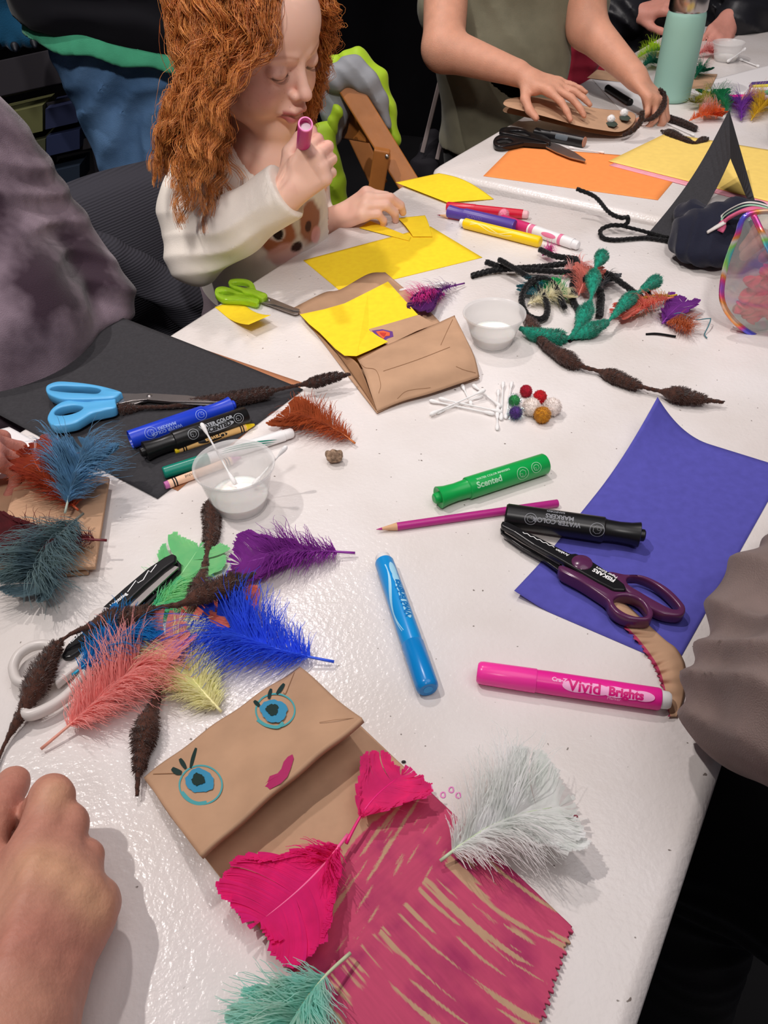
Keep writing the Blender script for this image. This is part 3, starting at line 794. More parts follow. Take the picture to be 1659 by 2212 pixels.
chunky('black chunky marker lying partly on the indigo paper', (1092, 1113), (1394, 1157), '#161617', h=.0035, pr='#8a8c92', r=.011,
       words=(('WATER COLOR', .0056, .064, .05, True), ('MARKERS', .0056, .058, .48, True), ('SANFORD', .0034, .05, .95, True)), rings=((.022, 0, .0052), (.078, -.1, .0062)))
chunky('royal blue chunky marker on the black paper', (281, 950), (508, 873), '#1c3fc8', h=.0015, pr='#93a9ec', r=.0098, hollow=mat('clear_core', '#c9d4ee', .3),
       words=(('WATER COLOR', .0045, .052, -.25, True), ('MARKERS', .0045, .047, .15, True)), rings=((.020, 0, .0062), (.074, .1, .0058)))
chunky('black chunky scented marker between the royal blue marker and yellow crayon', (533, 897), (303, 978), '#121213', h=.0015, pr='#a2a6ac', r=.0102,
       words=(('WATER COLOR', .005, .053, -.34, True),), rings=((.012, 0, .0052), (.061, 0, .0055)))
t = [o for o in bpy.data.objects if o.get('label', '').startswith('black chunky scented')][0]
f = facing(t, .05); wrap_patch('print_cloud', .018, .050, f-.16, f+.50, .0104, mat('print_a2a6ac', '#a2a6ac', .5), t, lift=.0001)
wrap_text('lettering', 'SCENTED', .0062, .048, .0106, f+.17, mat('black_print', '#151515', .5), t, flip=True, bold=.0003)

def crayon(label, a, b, wrap, tipc, word, h=0, r=.0041, flip=False):
    """a = flat end, b = pointed end"""
    t, L = pen('crayon', label, 'crayon', a, b, r, h=h)
    wx = mat('wax_'+tipc[1:], tipc, .45, .4); wr = mat('wrapper_'+wrap[1:], wrap, .6, noise=.06)
    part('wax_stick', [(0, 0), (0, r*.9), (.003, r*.93), (L-.009, r*.93), (L-.0085, r*.8), (L-.001, r*.35), (L, r*.2), (L, 0)], wx, t, 24)
    part('wrapper', [(.004, r*.93), (.004, r), (L-.010, r), (L-.010, r*.93)], wr, t, 24)
    bk = mat('black_print', '#151515', .5); f = facing(t, .04)
    for x in (.008, .0105, L-.0165, L-.014):
        part('printed_band', [(x, r), (x, r+.00012), (x+.0013, r+.00012), (x+.0013, r)], bk, t, 24)
    return t, L, f, wr
t, L, f, wr = crayon('yellow crayon beside the black scented marker', (377, 973), (550, 917), '#e3b470', '#f0d020', '')
bk = mat('black_print', '#151515', .5)
wrap_patch('print_oval', .024, .055, f-.75, f+.75, .0042, bk, t, lift=.0001)
wrap_text('lettering', 'Crayola', .0068, .053, .0044, f, mat('wrapper_e3b470', '#e3b470'), t, flip=True, bold=.0002)
t, L, f, wr = crayon('orchid purple crayon with a peach wrapper, tip end under the glue cup', (356, 1049), (520, 988), '#efc3a4', '#c06aa6', '', h=.001)
wrap_text('lettering', 'orchid', .0042, .031, .0043, f+.35, bk, t, flip=True)
# teal marker with white cap
t, L = pen('marker_pen', 'teal marker with white striped barrel passing behind the glue cup', 'marker', (353, 1022), (633, 934), .0062, h=.001)
tl = plastic('teal_plastic', '#0d7f6c', .3); wb = plastic('white_plastic', '#eceaea', .35)
part('cap', [(0, 0), (0, .0050), (.001, .0060), (.045, .0064), (.045, .006)], tl, t); part('barrel', [(.045, 0), (.045, .0062), (L-.010, .0060), (L-.010, 0)], wb, t)
part('end_plug', [(L-.010, .005), (L-.0095, .0054), (L-.002, .0052), (L, .004), (L, 0)], wb, t)
f = facing(t, .1)
for k in range(3):
    V = []
    for i in range(21):
        q = i/20; x = .060+.058*q-k*.006; a = f+.75-1.25*q**1.6+.0*k; w = (.22-.05*k)*math.sin(math.pi*min(1, q*1.05))**.7
        V += [(x+.004*k, .00635*math.sin(a+w-.3*k), .00635*math.cos(a+w-.3*k)), (x+.004*k, .00635*math.sin(a-w*.3-.3*k), .00635*math.cos(a-w*.3-.3*k))]
    mk('printed_leaf', V, [(2*i, 2*i+1, 2*i+3, 2*i+2) for i in range(20)], tl, t, local=True, smooth=False)
# pencils
def pencil(label, a, b, col, r=.0037, h=(0, 0)):
    t, L = pen('colored_pencil', label, 'pencil', a, b, r, h=h)
    m = plastic('lacquer_'+col[1:], col, .3); wd_ = mat('pencil_wood', '#d9ab82', .7); 
    part('shaft', [(0, 0), (0, r*.9), (.0006, r), (L-.019, r)], m, t, 16); part('sharpened_wood', [(L-.019, r*.98), (L-.0055, r*.33)], wd_, t, 16)
    part('lead', [(L-.0055, r*.33), (L-.0004, r*.06), (L, 0)], mat('lead_'+col[1:], col, .6), t, 16)
pencil('magenta colored pencil with its point to the left of the green marker', (1205, 1087), (812, 1144), '#b52d84', h=(.0, .0))
pencil('dark red colored pencil pointing left under the yellow marker', (1060, 482), (944, 464), '#93233f', r=.0034)
# far group of markers
t, L = pen('marker_pen', 'yellow marker with a white cap end in front of the purple marker', 'marker', (995, 480), (1168, 523), .0078)
yb = plastic('yellow_plastic', '#f6cf12', .3); part('end_plug', [(0, 0), (0, .005), (.006, .0056), (.006, 0)], wb, t); part('barrel', [(.006, .006), (.008, .0076), (L-.045, .0078), (L-.045, .007)], yb, t); part('cap', [(L-.045, .0079), (L-.004, .0079), (L-.001, .0072), (L, .006), (L, 0)], yb, t)
f = facing(t, .05)
for k in range(2):
    V = []
    for i in range(21):
        q = i/20; x = .02+.07*q; a = f+.5*math.sin(q*6+k*1.2); V += [(x, .0079*math.sin(a+.12), .0079*math.cos(a+.12)), (x, .0079*math.sin(a-.05), .0079*math.cos(a-.05))]
    mk('print_swirl', V, [(2*i, 2*i+1, 2*i+3, 2*i+2) for i in range(20)], mat('pale_yellow_print', '#fbe88a', .4), t, local=True, smooth=False)
t, L = pen('marker_pen', 'thick purple marker lying against the red marker', 'marker', (1112, 489), (967, 456), .0098)
pp = plastic('purple_plastic', '#55409a', .35); part('barrel', [(0, 0), (0, .0085), (.002, .0094), (L-.03, .0098), (L-.03, .009)], pp, t); part('cap', [(L-.03, .0088), (L-.02, .0082), (L-.003, .0096), (L-.002, .0085), (L-.002, .005), (L, .004), (L, 0)], pp, t)
f = facing(t, .05); wrap_text('lettering', 'SCENTED', .006, .075, .0099, f+.1, mat('print_7f6cc0', '#7f6cc0', .4), t, flip=True)
t, L = pen('marker_pen', 'red marker behind the purple marker', 'marker', (965, 446), (1142, 464), .0072)
rp = plastic('red_plastic', '#cf1f3a', .3); part('cap', [(0, 0), (0, .0062), (.002, .0072), (.045, .0074), (.045, .007)], rp, t); part('barrel', [(.045, .0070), (L-.009, .0068), (L-.009, 0)], rp, t); part('end_plug', [(L-.009, .006), (L-.002, .0058), (L, .004), (L, 0)], plastic('blush_plastic', '#e9b9bd', .3), t)
t, L = pen('marker_pen', 'crimson capped white marker with pink printed oval', 'marker', (1083, 474), (1251, 531), .0078)
cp = plastic('crimson_plastic', '#cf2f6e', .3); part('cap', [(0, 0), (0, .0066), (.002, .0076), (.052, .0080), (.052, .0076)], cp, t); part('barrel', [(.052, .0077), (L-.010, .0075), (L-.010, 0)], wb, t); part('end_plug', [(L-.010, .0064), (L-.003, .0064), (L-.001, .005), (L, 0)], wb, t)
f = facing(t, .08); pkp = mat('rose_print', '#e27b9d', .4); wrap_patch('print_oval', .078, .103, f-.45, f+.45, .0077, pkp, t); part('printed_band', [(.055, .0077), (.055, .0079), (.062, .0079), (.062, .0077)], pkp, t); part('printed_band', [(.106, .0075), (.106, .0078), (.111, .0078), (.111, .0075)], pkp, t)
# far black marker pair
t, L = pen('marker_pen', 'black marker with copper end behind the black scissors', 'marker', (1263, 307), (1155, 286), .0095)
bm_ = plastic('black_plastic', '#1b1a1c', .3); part('barrel', [(.001, .0085), (.001, .0095), (L-.035, .0098), (L-.035, .009)], bm_, t); part('cap', [(L-.035, .0085), (L-.02, .008), (L-.002, .009), (L, .007), (L, 0)], bm_, t); part('end_disc', [(0, 0), (0, .0085), (.001, .009)], plastic('copper_plastic', '#b87a5c', .4), t); wrap_patch('print_label', .03, .055, facing(t)-.5, facing(t)+.4, .0098, mat('grey_print', '#5d656c'), t, ell=False)

# scissors ------------------------------------------------------------
steel_m = mat('brushed_steel', '#a39d9b', .32, .5, .9, noise=.05, nscale=80)
def loop(name, pts, h, r, m, parent, flat=1.2, hs=None, per=6, n=14):
    P = [U(x, y, (hs[i] if hs else h)) for i, (x, y) in enumerate(pts)]
    V, F = tube(cat_rom(P, per, True), r, n, closed=True, flat=flat); return mk(name, V, F, m, parent)
def holed(name, outer, inner, h, depth, m, parent, per=6, bevel=.0015):
    """plate traced by an outline with a finger hole"""
    O = cat_rom([U(x, y, h) for x, y in outer], per, True); I = cat_rom([U(x, y, h) for x, y in inner], per, True)
    def res(P, n, P0):
        P = P+[P[0]]; d = [0]
        for i in range(1, len(P)): d.append(d[-1]+(P[i]-P[i-1]).length)
        out = []
        for k in range(n):
            s = d[-1]*k/n; j = max(i for i in range(len(d)-1) if d[i] <= s+1e-12); out.append(P[j].lerp(P[j+1], (s-d[j])/max(1e-9, d[j+1]-d[j])))
        return out
    def area(P): return sum(P[i].x*P[(i+1) % len(P)].y-P[(i+1) % len(P)].x*P[i].y for i in range(len(P)))
    if area(O) < 0: O = O[::-1]
    if area(I) < 0: I = I[::-1]
    ci = sum(I, Vector())/len(I); n = 96
    # cast rays from the hole's centre
    def hit(P, a):
        d = Vector((math.cos(a), math.sin(a), 0)); best = 0
        for i in range(len(P)):
            p, q = P[i]-ci, P[(i+1) % len(P)]-ci; e = q-p; den = d.x*e.y-d.y*e.x
            if abs(den) < 1e-12: continue
            tt = (p.x*e.y-p.y*e.x)/den; s = (p.x*d.y-p.y*d.x)/den
            if tt > 0 and -1e-6 <= s <= 1+1e-6: best = max(best, tt)
        return ci+d*best
    angs = sorted([2*math.pi*k/n for k in range(n)]+[math.atan2((p-ci).y, (p-ci).x) % (2*math.pi) for p in O])
    a_ = [angs[0]]
    for q in angs[1:]:
        if q-a_[-1] > 1e-4: a_.append(q)
    n = len(a_); dn = Vector((0, 0, -depth)); b = bevel
    Oo = [hit(O, a) for a in a_]; Ii = [hit(I, a) for a in a_]
    def ins(P, Q, dlt): return [p+(q-p).normalized()*dlt for p, q in zip(P, Q)]
    zb = Vector((0, 0, -b*.35))
    rings = [ins(Ii, Oo, b), [p+zb for p in ins(Ii, Oo, b*.3)], [p+zb*2.8 for p in Ii], [p+dn-zb*2.8 for p in Ii], [p+dn for p in ins(Ii, Oo, b)], [p+dn for p in ins(Oo, Ii, b)], [p+dn-zb*2.8 for p in Oo], [p+zb*2.8 for p in Oo], [p+zb for p in ins(Oo, Ii, b*.3)], ins(Oo, Ii, b)]
    V = [p for r_ in rings for p in r_]; k = len(rings); F = []
    for i in range(k):
        for j in range(n): F.append((i*n+j, i*n+(j+1) % n, ((i+1) % k)*n+(j+1) % n, ((i+1) % k)*n+j))
    F = [f[::-1] for f in F]
    o = mk(name, V, F, m, parent); 
    bmx = bmesh.new(); bmx.from_mesh(o.data); bmesh.ops.recalc_face_normals(bmx, faces=bmx.faces); bmx.to_mesh(o.data); bmx.free()
    return o
def screw(x, y, h, r, m, parent, name='pivot_screw'):
    c = U(x, y, h); V, F = lathe([(0, r), (.0008, r*.9), (.0012, 0)], 20, 'z'); return mk(name, [Vector(v)+c for v in V], F, m, parent)
def Z(x, y, ox, oy, s): return (ox+x/s, oy+y/s)
def zl(pts, ox, oy, s): return [Z(x, y, ox, oy, s) for x, y in pts]
# light blue
z = lambda P: zl(P, 60, 780, 5.53)
t = thing('scissors', 'scissors with light blue handles lying on the black paper', 'scissors', U(330, 865))
lbm = plastic('sky_blue_plastic', '#5aaee2', .35, sss=.1)
holed('handle', z([(212, 330), (235, 280), (340, 242), (500, 242), (700, 262), (900, 300), (1105, 360), (1100, 385), (1025, 435), (850, 450), (640, 455), (430, 450), (330, 430), (240, 385)]), z([(262, 335), (290, 305), (380, 292), (560, 296), (760, 308), (865, 335), (845, 375), (780, 388), (600, 375), (420, 365), (310, 352)]), .0185, .011, lbm, t)
holed('handle', z([(235, 700), (240, 640), (290, 560), (390, 490), (495, 462), (560, 470), (740, 478), (900, 445), (1035, 432), (1048, 480), (1045, 550), (900, 590), (770, 620), (650, 690), (560, 735), (400, 765), (290, 760)]), z([(320, 600), (380, 555), (470, 530), (560, 522), (640, 535), (655, 560), (600, 600), (500, 632), (400, 645), (330, 635)]), .0165, .011, lbm, t)
slab('blade', z([(1030, 380), (1300, 388), (1420, 380), (1900, 408), (2340, 475), (2330, 490), (1700, 480), (1420, 455), (1250, 470), (1030, 520)]), .0115, .0016, steel_m, t, .0003)
slab('blade', z([(1040, 440), (1250, 440), (1420, 395), (1700, 430), (2100, 500), (2290, 512), (2280, 530), (1900, 510), (1420, 462), (1250, 520), (1040, 525)]), .0095, .0016, steel_m, t, .0003)
screw(*Z(1452, 415, 60, 780, 5.53), .0116, .0030, steel_m, t)
# lime kids scissors
z = lambda P: zl(P, 420, 560, 5.53)
t = thing('scissors', 'small scissors with see-through lime green handles, pointing at the middle bag', 'scissors', U(560, 650))
lime = mat('lime_clear', '#c6f53a', .12, .5, trans=.55, ior=1.45, sss=0)
holed('handle', z([(405, 260), (440, 232), (560, 225), (660, 245), (710, 290), (750, 370), (860, 410), (860, 440), (800, 465), (700, 420), (600, 400), (540, 360), (440, 320), (408, 290)]), z([(455, 275), (540, 268), (620, 285), (655, 320), (610, 335), (540, 320), (470, 305)]), .012, .007, lime, t)
holed('handle', z([(240, 380), (262, 335), (330, 318), (420, 335), (520, 380), (640, 420), (760, 465), (770, 500), (740, 522), (640, 500), (520, 485), (340, 475), (260, 435)]), z([(300, 385), (350, 375), (430, 385), (490, 410), (430, 422), (350, 418), (305, 405)]), .010, .007, lime, t)
slab('blade', z([(770, 470), (870, 445), (960, 480), (1180, 570), (1255, 595), (1250, 615), (1180, 610), (960, 540), (800, 510)]), .0065, .0012, steel_m, t, .0003)
slab('blade', z([(790, 490), (900, 500), (1100, 600), (1250, 625), (1240, 650), (1190, 655), (1060, 610), (900, 550), (790, 515)]), .0050, .0012, steel_m, t, .0003)
screw(*Z(895, 488, 420, 560, 5.53), .0066, .0022, steel_m, t)
# purple paper edgers
z = lambda P: zl(P, 1060, 1080, 3.607)
t = thing('scissors', 'pattern edge scissors with purple handles and black blade guard on the indigo paper', 'scissors', U(1330, 1260))
pl = plastic('plum_plastic', '#5a2a50', .22); bl_ = plastic('guard_black', '#151416', .28)
holed('handle', z([(915, 556), (1040, 575), (1170, 580), (1290, 625), (1400, 695), (1500, 800), (1520, 850), (1500, 890), (1440, 900), (1330, 880), (1230, 830), (1120, 760), (1040, 690), (960, 620)]), z([(1062, 610), (1110, 590), (1200, 610), (1300, 665), (1390, 740), (1460, 820), (1455, 845), (1400, 840), (1300, 790), (1180, 720), (1080, 660)]), .013, .010, pl, t)
holed('handle', z([(545, 505), (700, 570), (830, 640), (900, 680), (960, 706), (1090, 715), (1190, 765), (1262, 850), (1262, 905), (1220, 932), (1100, 925), (1000, 890), (930, 830), (900, 770), (790, 690), (660, 610), (545, 550)]), z([(960, 775), (1000, 745), (1080, 742), (1160, 775), (1210, 840), (1215, 895), (1150, 905), (1060, 880), (985, 830)]), .0155, .0115, pl, t)
slab('blade', z([(75, 215), (130, 235), (260, 330), (420, 435), (560, 500), (545, 560), (420, 470), (250, 375), (130, 290), (80, 250)]), .009, .003, bl_, t, .0006)
slab('blade_edge', z([(85, 195), (140, 215), (300, 310), (480, 410), (545, 470), (540, 500), (400, 420), (240, 330), (110, 245)]), .0115, .0015, steel_m, t, .0002)
slab('blade_guard', z([(78, 190), (90, 160), (130, 165), (250, 225), (420, 310), (560, 385), (625, 415), (660, 412), (740, 440), (830, 500), (940, 570), (1040, 650), (1060, 690), (1040, 705), (960, 700), (840, 640), (700, 560), (540, 465), (330, 350), (180, 250), (90, 205)]), .0170, .0050, bl_, t, .0016)
screw(*Z(712, 485, 1060, 1080, 3.607), .0171, .0085, plastic('plum_plastic', '#5a2a50', .22), t, 'pivot_cap')
wt_ = mat('white_print', '#f2f2f2', .5)
def flat_text(s, px, px2, size, h, m, parent, bold=0., flip=True, name='lettering', sy=1.0):
    """lettering flat on a surface, baseline from px to px2"""
    V, F = text_mesh(s, size, bold); A, B = U(*px, h), U(*px2, h); M = frame(A, B); k = (B-A).length/max(V[:, 0].max(), 1e-6)
    V = V*np.array([k, k*sy, 1]); V = V @ np.array(M)[:3, :3].T+np.array(A)
    return mk(name, V, F, m, parent, smooth=False)
flat_text('Arabian', Z(608, 432, 1060, 1080, 3.607), Z(508, 385, 1060, 1080, 3.607), .006, .0174, wt_, t, .0001)
flat_text('FISKARS', Z(968, 630, 1060, 1080, 3.607), Z(798, 540, 1060, 1080, 3.607), .008, .0174, wt_, t, .0003)
flat_text('Paper Edgers', Z(985, 606, 1060, 1080, 3.607), Z(822, 524, 1060, 1080, 3.607), .005, .0174, wt_, t, .0001)
def ink_line(pts, h, w, m, parent, name='printed_line'):
    P = [U(x, y, h) for x, y in pts]; V = []
    for i, p in enumerate(P):
        d = (P[min(i+1, len(P)-1)]-P[max(i-1, 0)]).normalized(); n_ = Vector((-d.y, d.x, 0))*w; V += [p+n_, p-n_]
    return mk(name, V, [(2*i, 2*i+1, 2*i+3, 2*i+2) for i in range(len(P)-1)], m, parent, smooth=False)
ink_line([Z(x, y+4*math.sin((x-250)*.13), 1060, 1080, 3.607) for x, y in [(250+q*245/40, 250+q*118/40) for q in range(41)]], .0174, .00035, wt_, t)
# white handled edgers
z = lambda P: zl(P, 0, 1180, 3.95)
t = thing('scissors', 'pattern edge scissors with white handles and black blade guard among the feathers', 'scissors', U(200, 1380))
wp = plastic('ivory_plastic', '#dad2cd', .3)
loop('handle', z([(120, 1090), (115, 1020), (160, 930), (250, 865), (350, 840), (430, 850), (500, 900), (520, 960), (440, 1060), (330, 1140), (220, 1170), (150, 1150)]), .010, .0036, wp, t)
loop('handle', z([(480, 1080), (560, 990), (660, 930), (760, 960), (770, 1040), (700, 1130), (600, 1250), (470, 1350), (330, 1420), (240, 1440), (210, 1400), (290, 1290), (390, 1180)]), .010, .0040, wp, t)
slab('handle_root', z([(440, 1080), (520, 960), (640, 860), (760, 760), (860, 780), (860, 850), (760, 960), (640, 1040), (540, 1120), (470, 1180)]), .0125, .008, wp, t, .002)
slab('blade', z([(1010, 560), (1200, 360), (1420, 180), (1500, 100), (1545, 150), (1540, 200), (1400, 350), (1230, 540), (1120, 600)]), .010, .004, bl_, t, .0008)
slab('blade_edge', z([(1040, 540), (1120, 450), (1300, 290), (1470, 160), (1525, 175), (1400, 290), (1220, 460), (1130, 550)]), .0135, .0016, steel_m, t, .0002)
slab('blade_guard', z([(520, 930), (560, 850), (700, 690), (880, 510), (1060, 350), (1250, 190), (1400, 90), (1470, 58), (1505, 75), (1500, 120), (1400, 190), (1240, 330), (1100, 460), (1010, 570), (900, 690), (800, 800), (700, 880), (600, 945), (540, 955)]), .0175, .005, bl_, t, .0016)
screw(*Z(858, 592, 0, 1180, 3.95), .0176, .0088, wp, t, 'pivot_cap')
flat_text('Lightning', Z(945, 510, 0, 1180, 3.95), Z(1080, 400, 0, 1180, 3.95), .006, .0179, wt_, t, .0002)
flat_text('FISKARS', Z(590, 825, 0, 1180, 3.95), Z(700, 730, 0, 1180, 3.95), .006, .0179, wt_, t, .0002)
ink_line(z([(1088, 390), (1160, 292), (1178, 312), (1222, 285), (1268, 205), (1285, 222), (1335, 155)]), .0179, .0004, wt_, t)
# far black scissors
z = lambda P: zl(P, 1000, 160, 5.184)
t = thing('scissors', 'black handled scissors with points over the orange paper', 'scissors', U(1180, 310))
holed('handle', z([(410, 620), (450, 595), (560, 590), (680, 610), (770, 650), (900, 680), (980, 730), (970, 770), (880, 745), (750, 715), (640, 690), (500, 665), (420, 650)]), z([(515, 632), (600, 625), (690, 640), (750, 680), (735, 700), (660, 680), (560, 655)]), .013, .008, bl_, t)
holed('handle', z([(340, 740), (380, 690), (470, 668), (580, 680), (720, 690), (860, 700), (970, 740), (970, 775), (900, 775), (740, 755), (600, 780), (450, 805), (360, 790)]), z([(375, 745), (420, 722), (500, 718), (560, 745), (520, 768), (430, 775)]), .011, .008, bl_, t)
slab('blade', z([(915, 780), (980, 755), (1080, 790), (1250, 870), (1375, 955), (1370, 972), (1200, 930), (1050, 870), (930, 810)]), .007, .0025, steel_m, t, .0003)
# ------------------------------------------------------------------ feathers
def fmat(c, c2=None): 
    k = 'feather_'+c[1:]
    if k in _M: return _M[k]
    m = mat(k, c, .7, .25, noise=.15, nscale=90, sheen=.2, color2=c2, cscale=60)
    nt = m.node_tree; b = nt.nodes['Principled BSDF']; tr = nt.nodes.new('ShaderNodeBsdfTranslucent'); mx = nt.nodes.new('ShaderNodeMixShader'); mx.inputs[0].default_value = .5
    src = b.inputs['Base Color'].links[0].from_socket; nt.links.new(src, tr.inputs['Color']); nt.links.new(b.outputs[0], mx.inputs[1]); nt.links.new(tr.outputs[0], mx.inputs[2]); nt.links.new(mx.outputs[0], nt.nodes['Material Output'].inputs['Surface'])
    return m
def feather(label, base, tip, col, w=.03, fluff=.6, bend=0., h=(.003, .006), n=420, flat_w=None, col2=None, group=None, quillc=None, up=.010, seed=None, calamus=.12, spread=1.0, cat='feather', wfun=None, split=3, parent=None, fl_long=1.0, asym=0.):
    """base, tip px of the shaft; fluff = share of the length carrying loose down; w half width (m)"""
    r = np.random.default_rng(abs(hash_(label)) if seed is None else seed)
    A, B = U(*base, h[0]), U(*tip, h[1]); L = (B-A).length; M = frame(A, B); t = thing('feather', label, cat, mtx=M, group=group)
    fm = fmat(col, col2)
    def shaft(x): # x 0..1 -> local point
        x = np.asarray(x, float); return np.stack([x*L, bend*L*np.sin(np.pi*x), .002+up*.35*np.sin(np.pi*x)], -1)
    xs = np.linspace(0, .93, 16); q = [Vector(p) for p in shaft(xs)]
    qm = mat('quill_'+(quillc or col)[1:], quillc or col, .35, .5)
    V, F = tube(q, lambda s: .00105*(1-.85*s)+.00012, 8); mk('quill', V, F, qm, t, local=True)
    flat_w = w if flat_w is None else flat_w
    # loose down
    nf = int(n*fluff*2.1)
    if nf > 10:
        s = calamus+(fluff-calamus*.5)*r.random(nf)**.9; s = np.clip(s, calamus, .95); side = np.where(r.random(nf) < .5, 1, -1)
        prof = np.sin(np.clip((s-calamus)/(fluff+.15), 0, 1)*np.pi*.62+.35)
        Lb = w*(.55+.75*r.random(nf))*prof*fl_long*(1+asym*side)
        th = R(28)+R(45)*r.random(nf)*spread; curl = R(40)*(r.random(nf)-.35); M_ = 9; T = np.linspace(0, 1, M_)[None]
        ang = th[:, None]+curl[:, None]*T+.25*np.sin(T*9+r.random(nf)[:, None]*6.28)*T
        d = Lb[:, None]/(M_-1); X = np.cumsum(np.cos(ang)*d, 1)-np.cos(ang[:, :1])*d; Y = np.cumsum(np.sin(ang)*d, 1)-np.sin(ang[:, :1])*d
        Z_ = (r.random(nf)*1.7-.35)[:, None]*up*np.sin(T*2.2)*(Lb/w)[:, None]+.0006*np.sin(T*14+r.random(nf)[:, None]*6)
        S0 = shaft(s); P = np.stack([S0[:, None, 0]+X, S0[:, None, 1]+Y*side[:, None], np.maximum(S0[:, None, 2]+Z_, -h[0]*.6+.0002)], -1)
        D_ = np.gradient(P, axis=1); Sd = np.stack([-D_[..., 1], D_[..., 0], .35*D_[..., 0]*(r.random((nf, 1))-.5)], -1); Sd /= np.linalg.norm(Sd, axis=2, keepdims=True)+1e-12
        V, F = ribbons(P, (np.linspace(1, .3, M_)*.00036)[None, :]*(.7+.6*r.random(nf))[:, None], Sd); mk('down', V, F, fm, t, local=True)
    # combed vane, its outline rounded like a spoon
    if fluff < .93:
        nv = 190; x0 = max(calamus, fluff-.25); q = np.linspace(0, 1, nv); q = np.concatenate([q, q]); side = np.repeat([1, -1], nv); k = len(q)
        s = x0+(.99-x0)*q**1.1; xe = x0+.22*(1-x0)+(1.06-x0-.22*(1-x0))*np.sin(q*np.pi/2)**1.15
        we = flat_w*np.clip(.22+.85*(q/.62)**.8, 0, 1)*np.sqrt(np.clip(1-np.clip((q-.50)/.50, 0, 1)**2.5, 0, 1))*(1+asym*side)
        gj = np.random.default_rng(abs(hash_(label)) % 999).random(400); grp = np.floor(q*split*2.3+side*.5+5).astype(int)
        edge = np.abs((q*split*2.3+side*.5) % 1-.5)*2
        xe = xe*L+(gj[grp]-.5)*.10*L*(q > .2)-.05*L*np.clip(edge-.8, 0, 1)*5*(gj[grp+1] > .35)+.0007*r.normal(size=k); we = we*(1+.10*(gj[grp+3]-.5))+.0005*r.normal(size=k)
        S0 = shaft(s); S1 = np.stack([xe, bend*L*np.sin(np.pi*np.clip(xe/L, 0, 1))+we*side, 0*xe], -1)
        C1 = np.stack([S0[:, 0]*.62+S1[:, 0]*.38, S0[:, 1]*.25+S1[:, 1]*.75, 0*xe], -1)
        M_ = 9; T = np.linspace(0, 1, M_)[None, :, None]
        P = S0[:, None]*(1-T)**2+2*C1[:, None]*T*(1-T)+S1[:, None]*T**2
        P[..., 2] = S0[:, None, 2]+(up*.55*T[..., 0]**1.3*(.5+.5*gj[grp+9])[:, None])+.0002*r.random(k)[:, None]
        D_ = np.gradient(P, axis=1); S = np.stack([-D_[..., 1], D_[..., 0], 0*D_[..., 0]], -1); S /= np.linalg.norm(S, axis=2, keepdims=True)+1e-12
        gap = np.linalg.norm(np.diff(S1[:nv], axis=0), axis=1); gap = np.r_[gap, gap[-1]]; gap = np.r_[gap, gap]
        wd_ = (L*(1-x0)/nv*.75)*(1-T[..., 0])+np.clip(gap*.55, .0002, .0016)[:, None]*T[..., 0]
        V, F = ribbons(P, wd_, S); mk('vane', V, F, fm, t, local=True)
    return t
def hash_(s):
    v = 7
    for c in s: v = (v*31+ord(c)) % 2147483647
    return v
G_ = 'loose craft feathers on the near table'
feather('purple feather with a split flat tip below the glue cup', (767, 1198), (516, 1222), '#8e349e', w=.030, fluff=.62, bend=-.03, n=420, flat_w=.030, split=2, calamus=.15, up=.012)
feather('royal blue feather with a long bare dark tip near the puppet', (722, 1433), (456, 1335), '#3560ee', w=.047, fluff=.72, bend=.10, n=520, flat_w=.030, calamus=.16, up=.016)
feather('small coral feather poking out under the crossing brown stems', (405, 1300), (448, 1392), '#e98576', w=.022, fluff=.15, bend=0, n=180, calamus=.02, up=.006, flat_w=.02)
feather('coral feather tip reaching right behind the royal blue feather', (412, 1306), (548, 1302), '#ec8b7c', w=.016, fluff=.3, n=140, calamus=.02, flat_w=.014, up=.004)
feather('mint green feather fanned out under the white handled scissors', (300, 1345), (432, 1185), '#a2e6a4', w=.030, fluff=.45, bend=-.05, n=420, flat_w=.032, calamus=.05, col2='#8adf9c', h=(.002, .003), up=.004)
feather('spring green feather low beside the guard of the white handled scissors', (270, 1352), (405, 1290), '#5fd39c', w=.022, fluff=.7, bend=.05, n=260, calamus=.05, col2='#8fe29b', h=(.002, .003), up=.004)
feather('pale cream fluffy feather with its quill towards the puppet', (479, 1541), (376, 1408), '#f8f0bb', w=.036, fluff=.97, bend=.04, n=900, quillc='#f4ecb0', calamus=.06, up=.012, fl_long=.85)
feather('azure blue feather lying across the white handled scissors', (158, 1462), (300, 1350), '#1f87cf', w=.026, fluff=.85, bend=-.05, h=(.020, .018), n=420, calamus=.10, up=.010, quillc='#27a0c9')
feather('large salmon pink feather with its quill to the lower left', (91, 1621), (372, 1372), '#ffa8a2', w=.038, fluff=.62, bend=-.05, h=(.002, .014), n=900, flat_w=.026, calamus=.18, up=.016, quillc='#e9a08c')
feather('rust brown feather beside the crumpled paper bit', (767, 961), (618, 905), '#b3562b', w=.028, fluff=.8, bend=-.07, n=420, calamus=.08, quillc='#c9743a', up=.012)
feather('hot pink feather on the puppet, fanned to the lower left', (752, 1806), (560, 1995), '#ff2a8c', w=.020, fluff=.25, bend=.07, h=(.014, .010), n=420, flat_w=.036, calamus=.12, up=.012, split=3, quillc='#ff6aa5', seed=3)
feather('hot pink feather on the puppet, fanned to the upper right', (748, 1826), (868, 1678), '#f5398c', w=.008, fluff=.2, bend=.06, h=(.013, .012), n=60, flat_w=.024, calamus=.30, up=.010, split=4, quillc='#f0217f')
feather('white mint feather glued at the puppet side, tip to the right', (951, 1863), (1210, 1745), '#f6fbf6', w=.040, fluff=.58, bend=.05, h=(.010, .016), n=620, flat_w=.036, calamus=.10, up=.018, quillc='#c9d8b6', split=2, asym=.12)
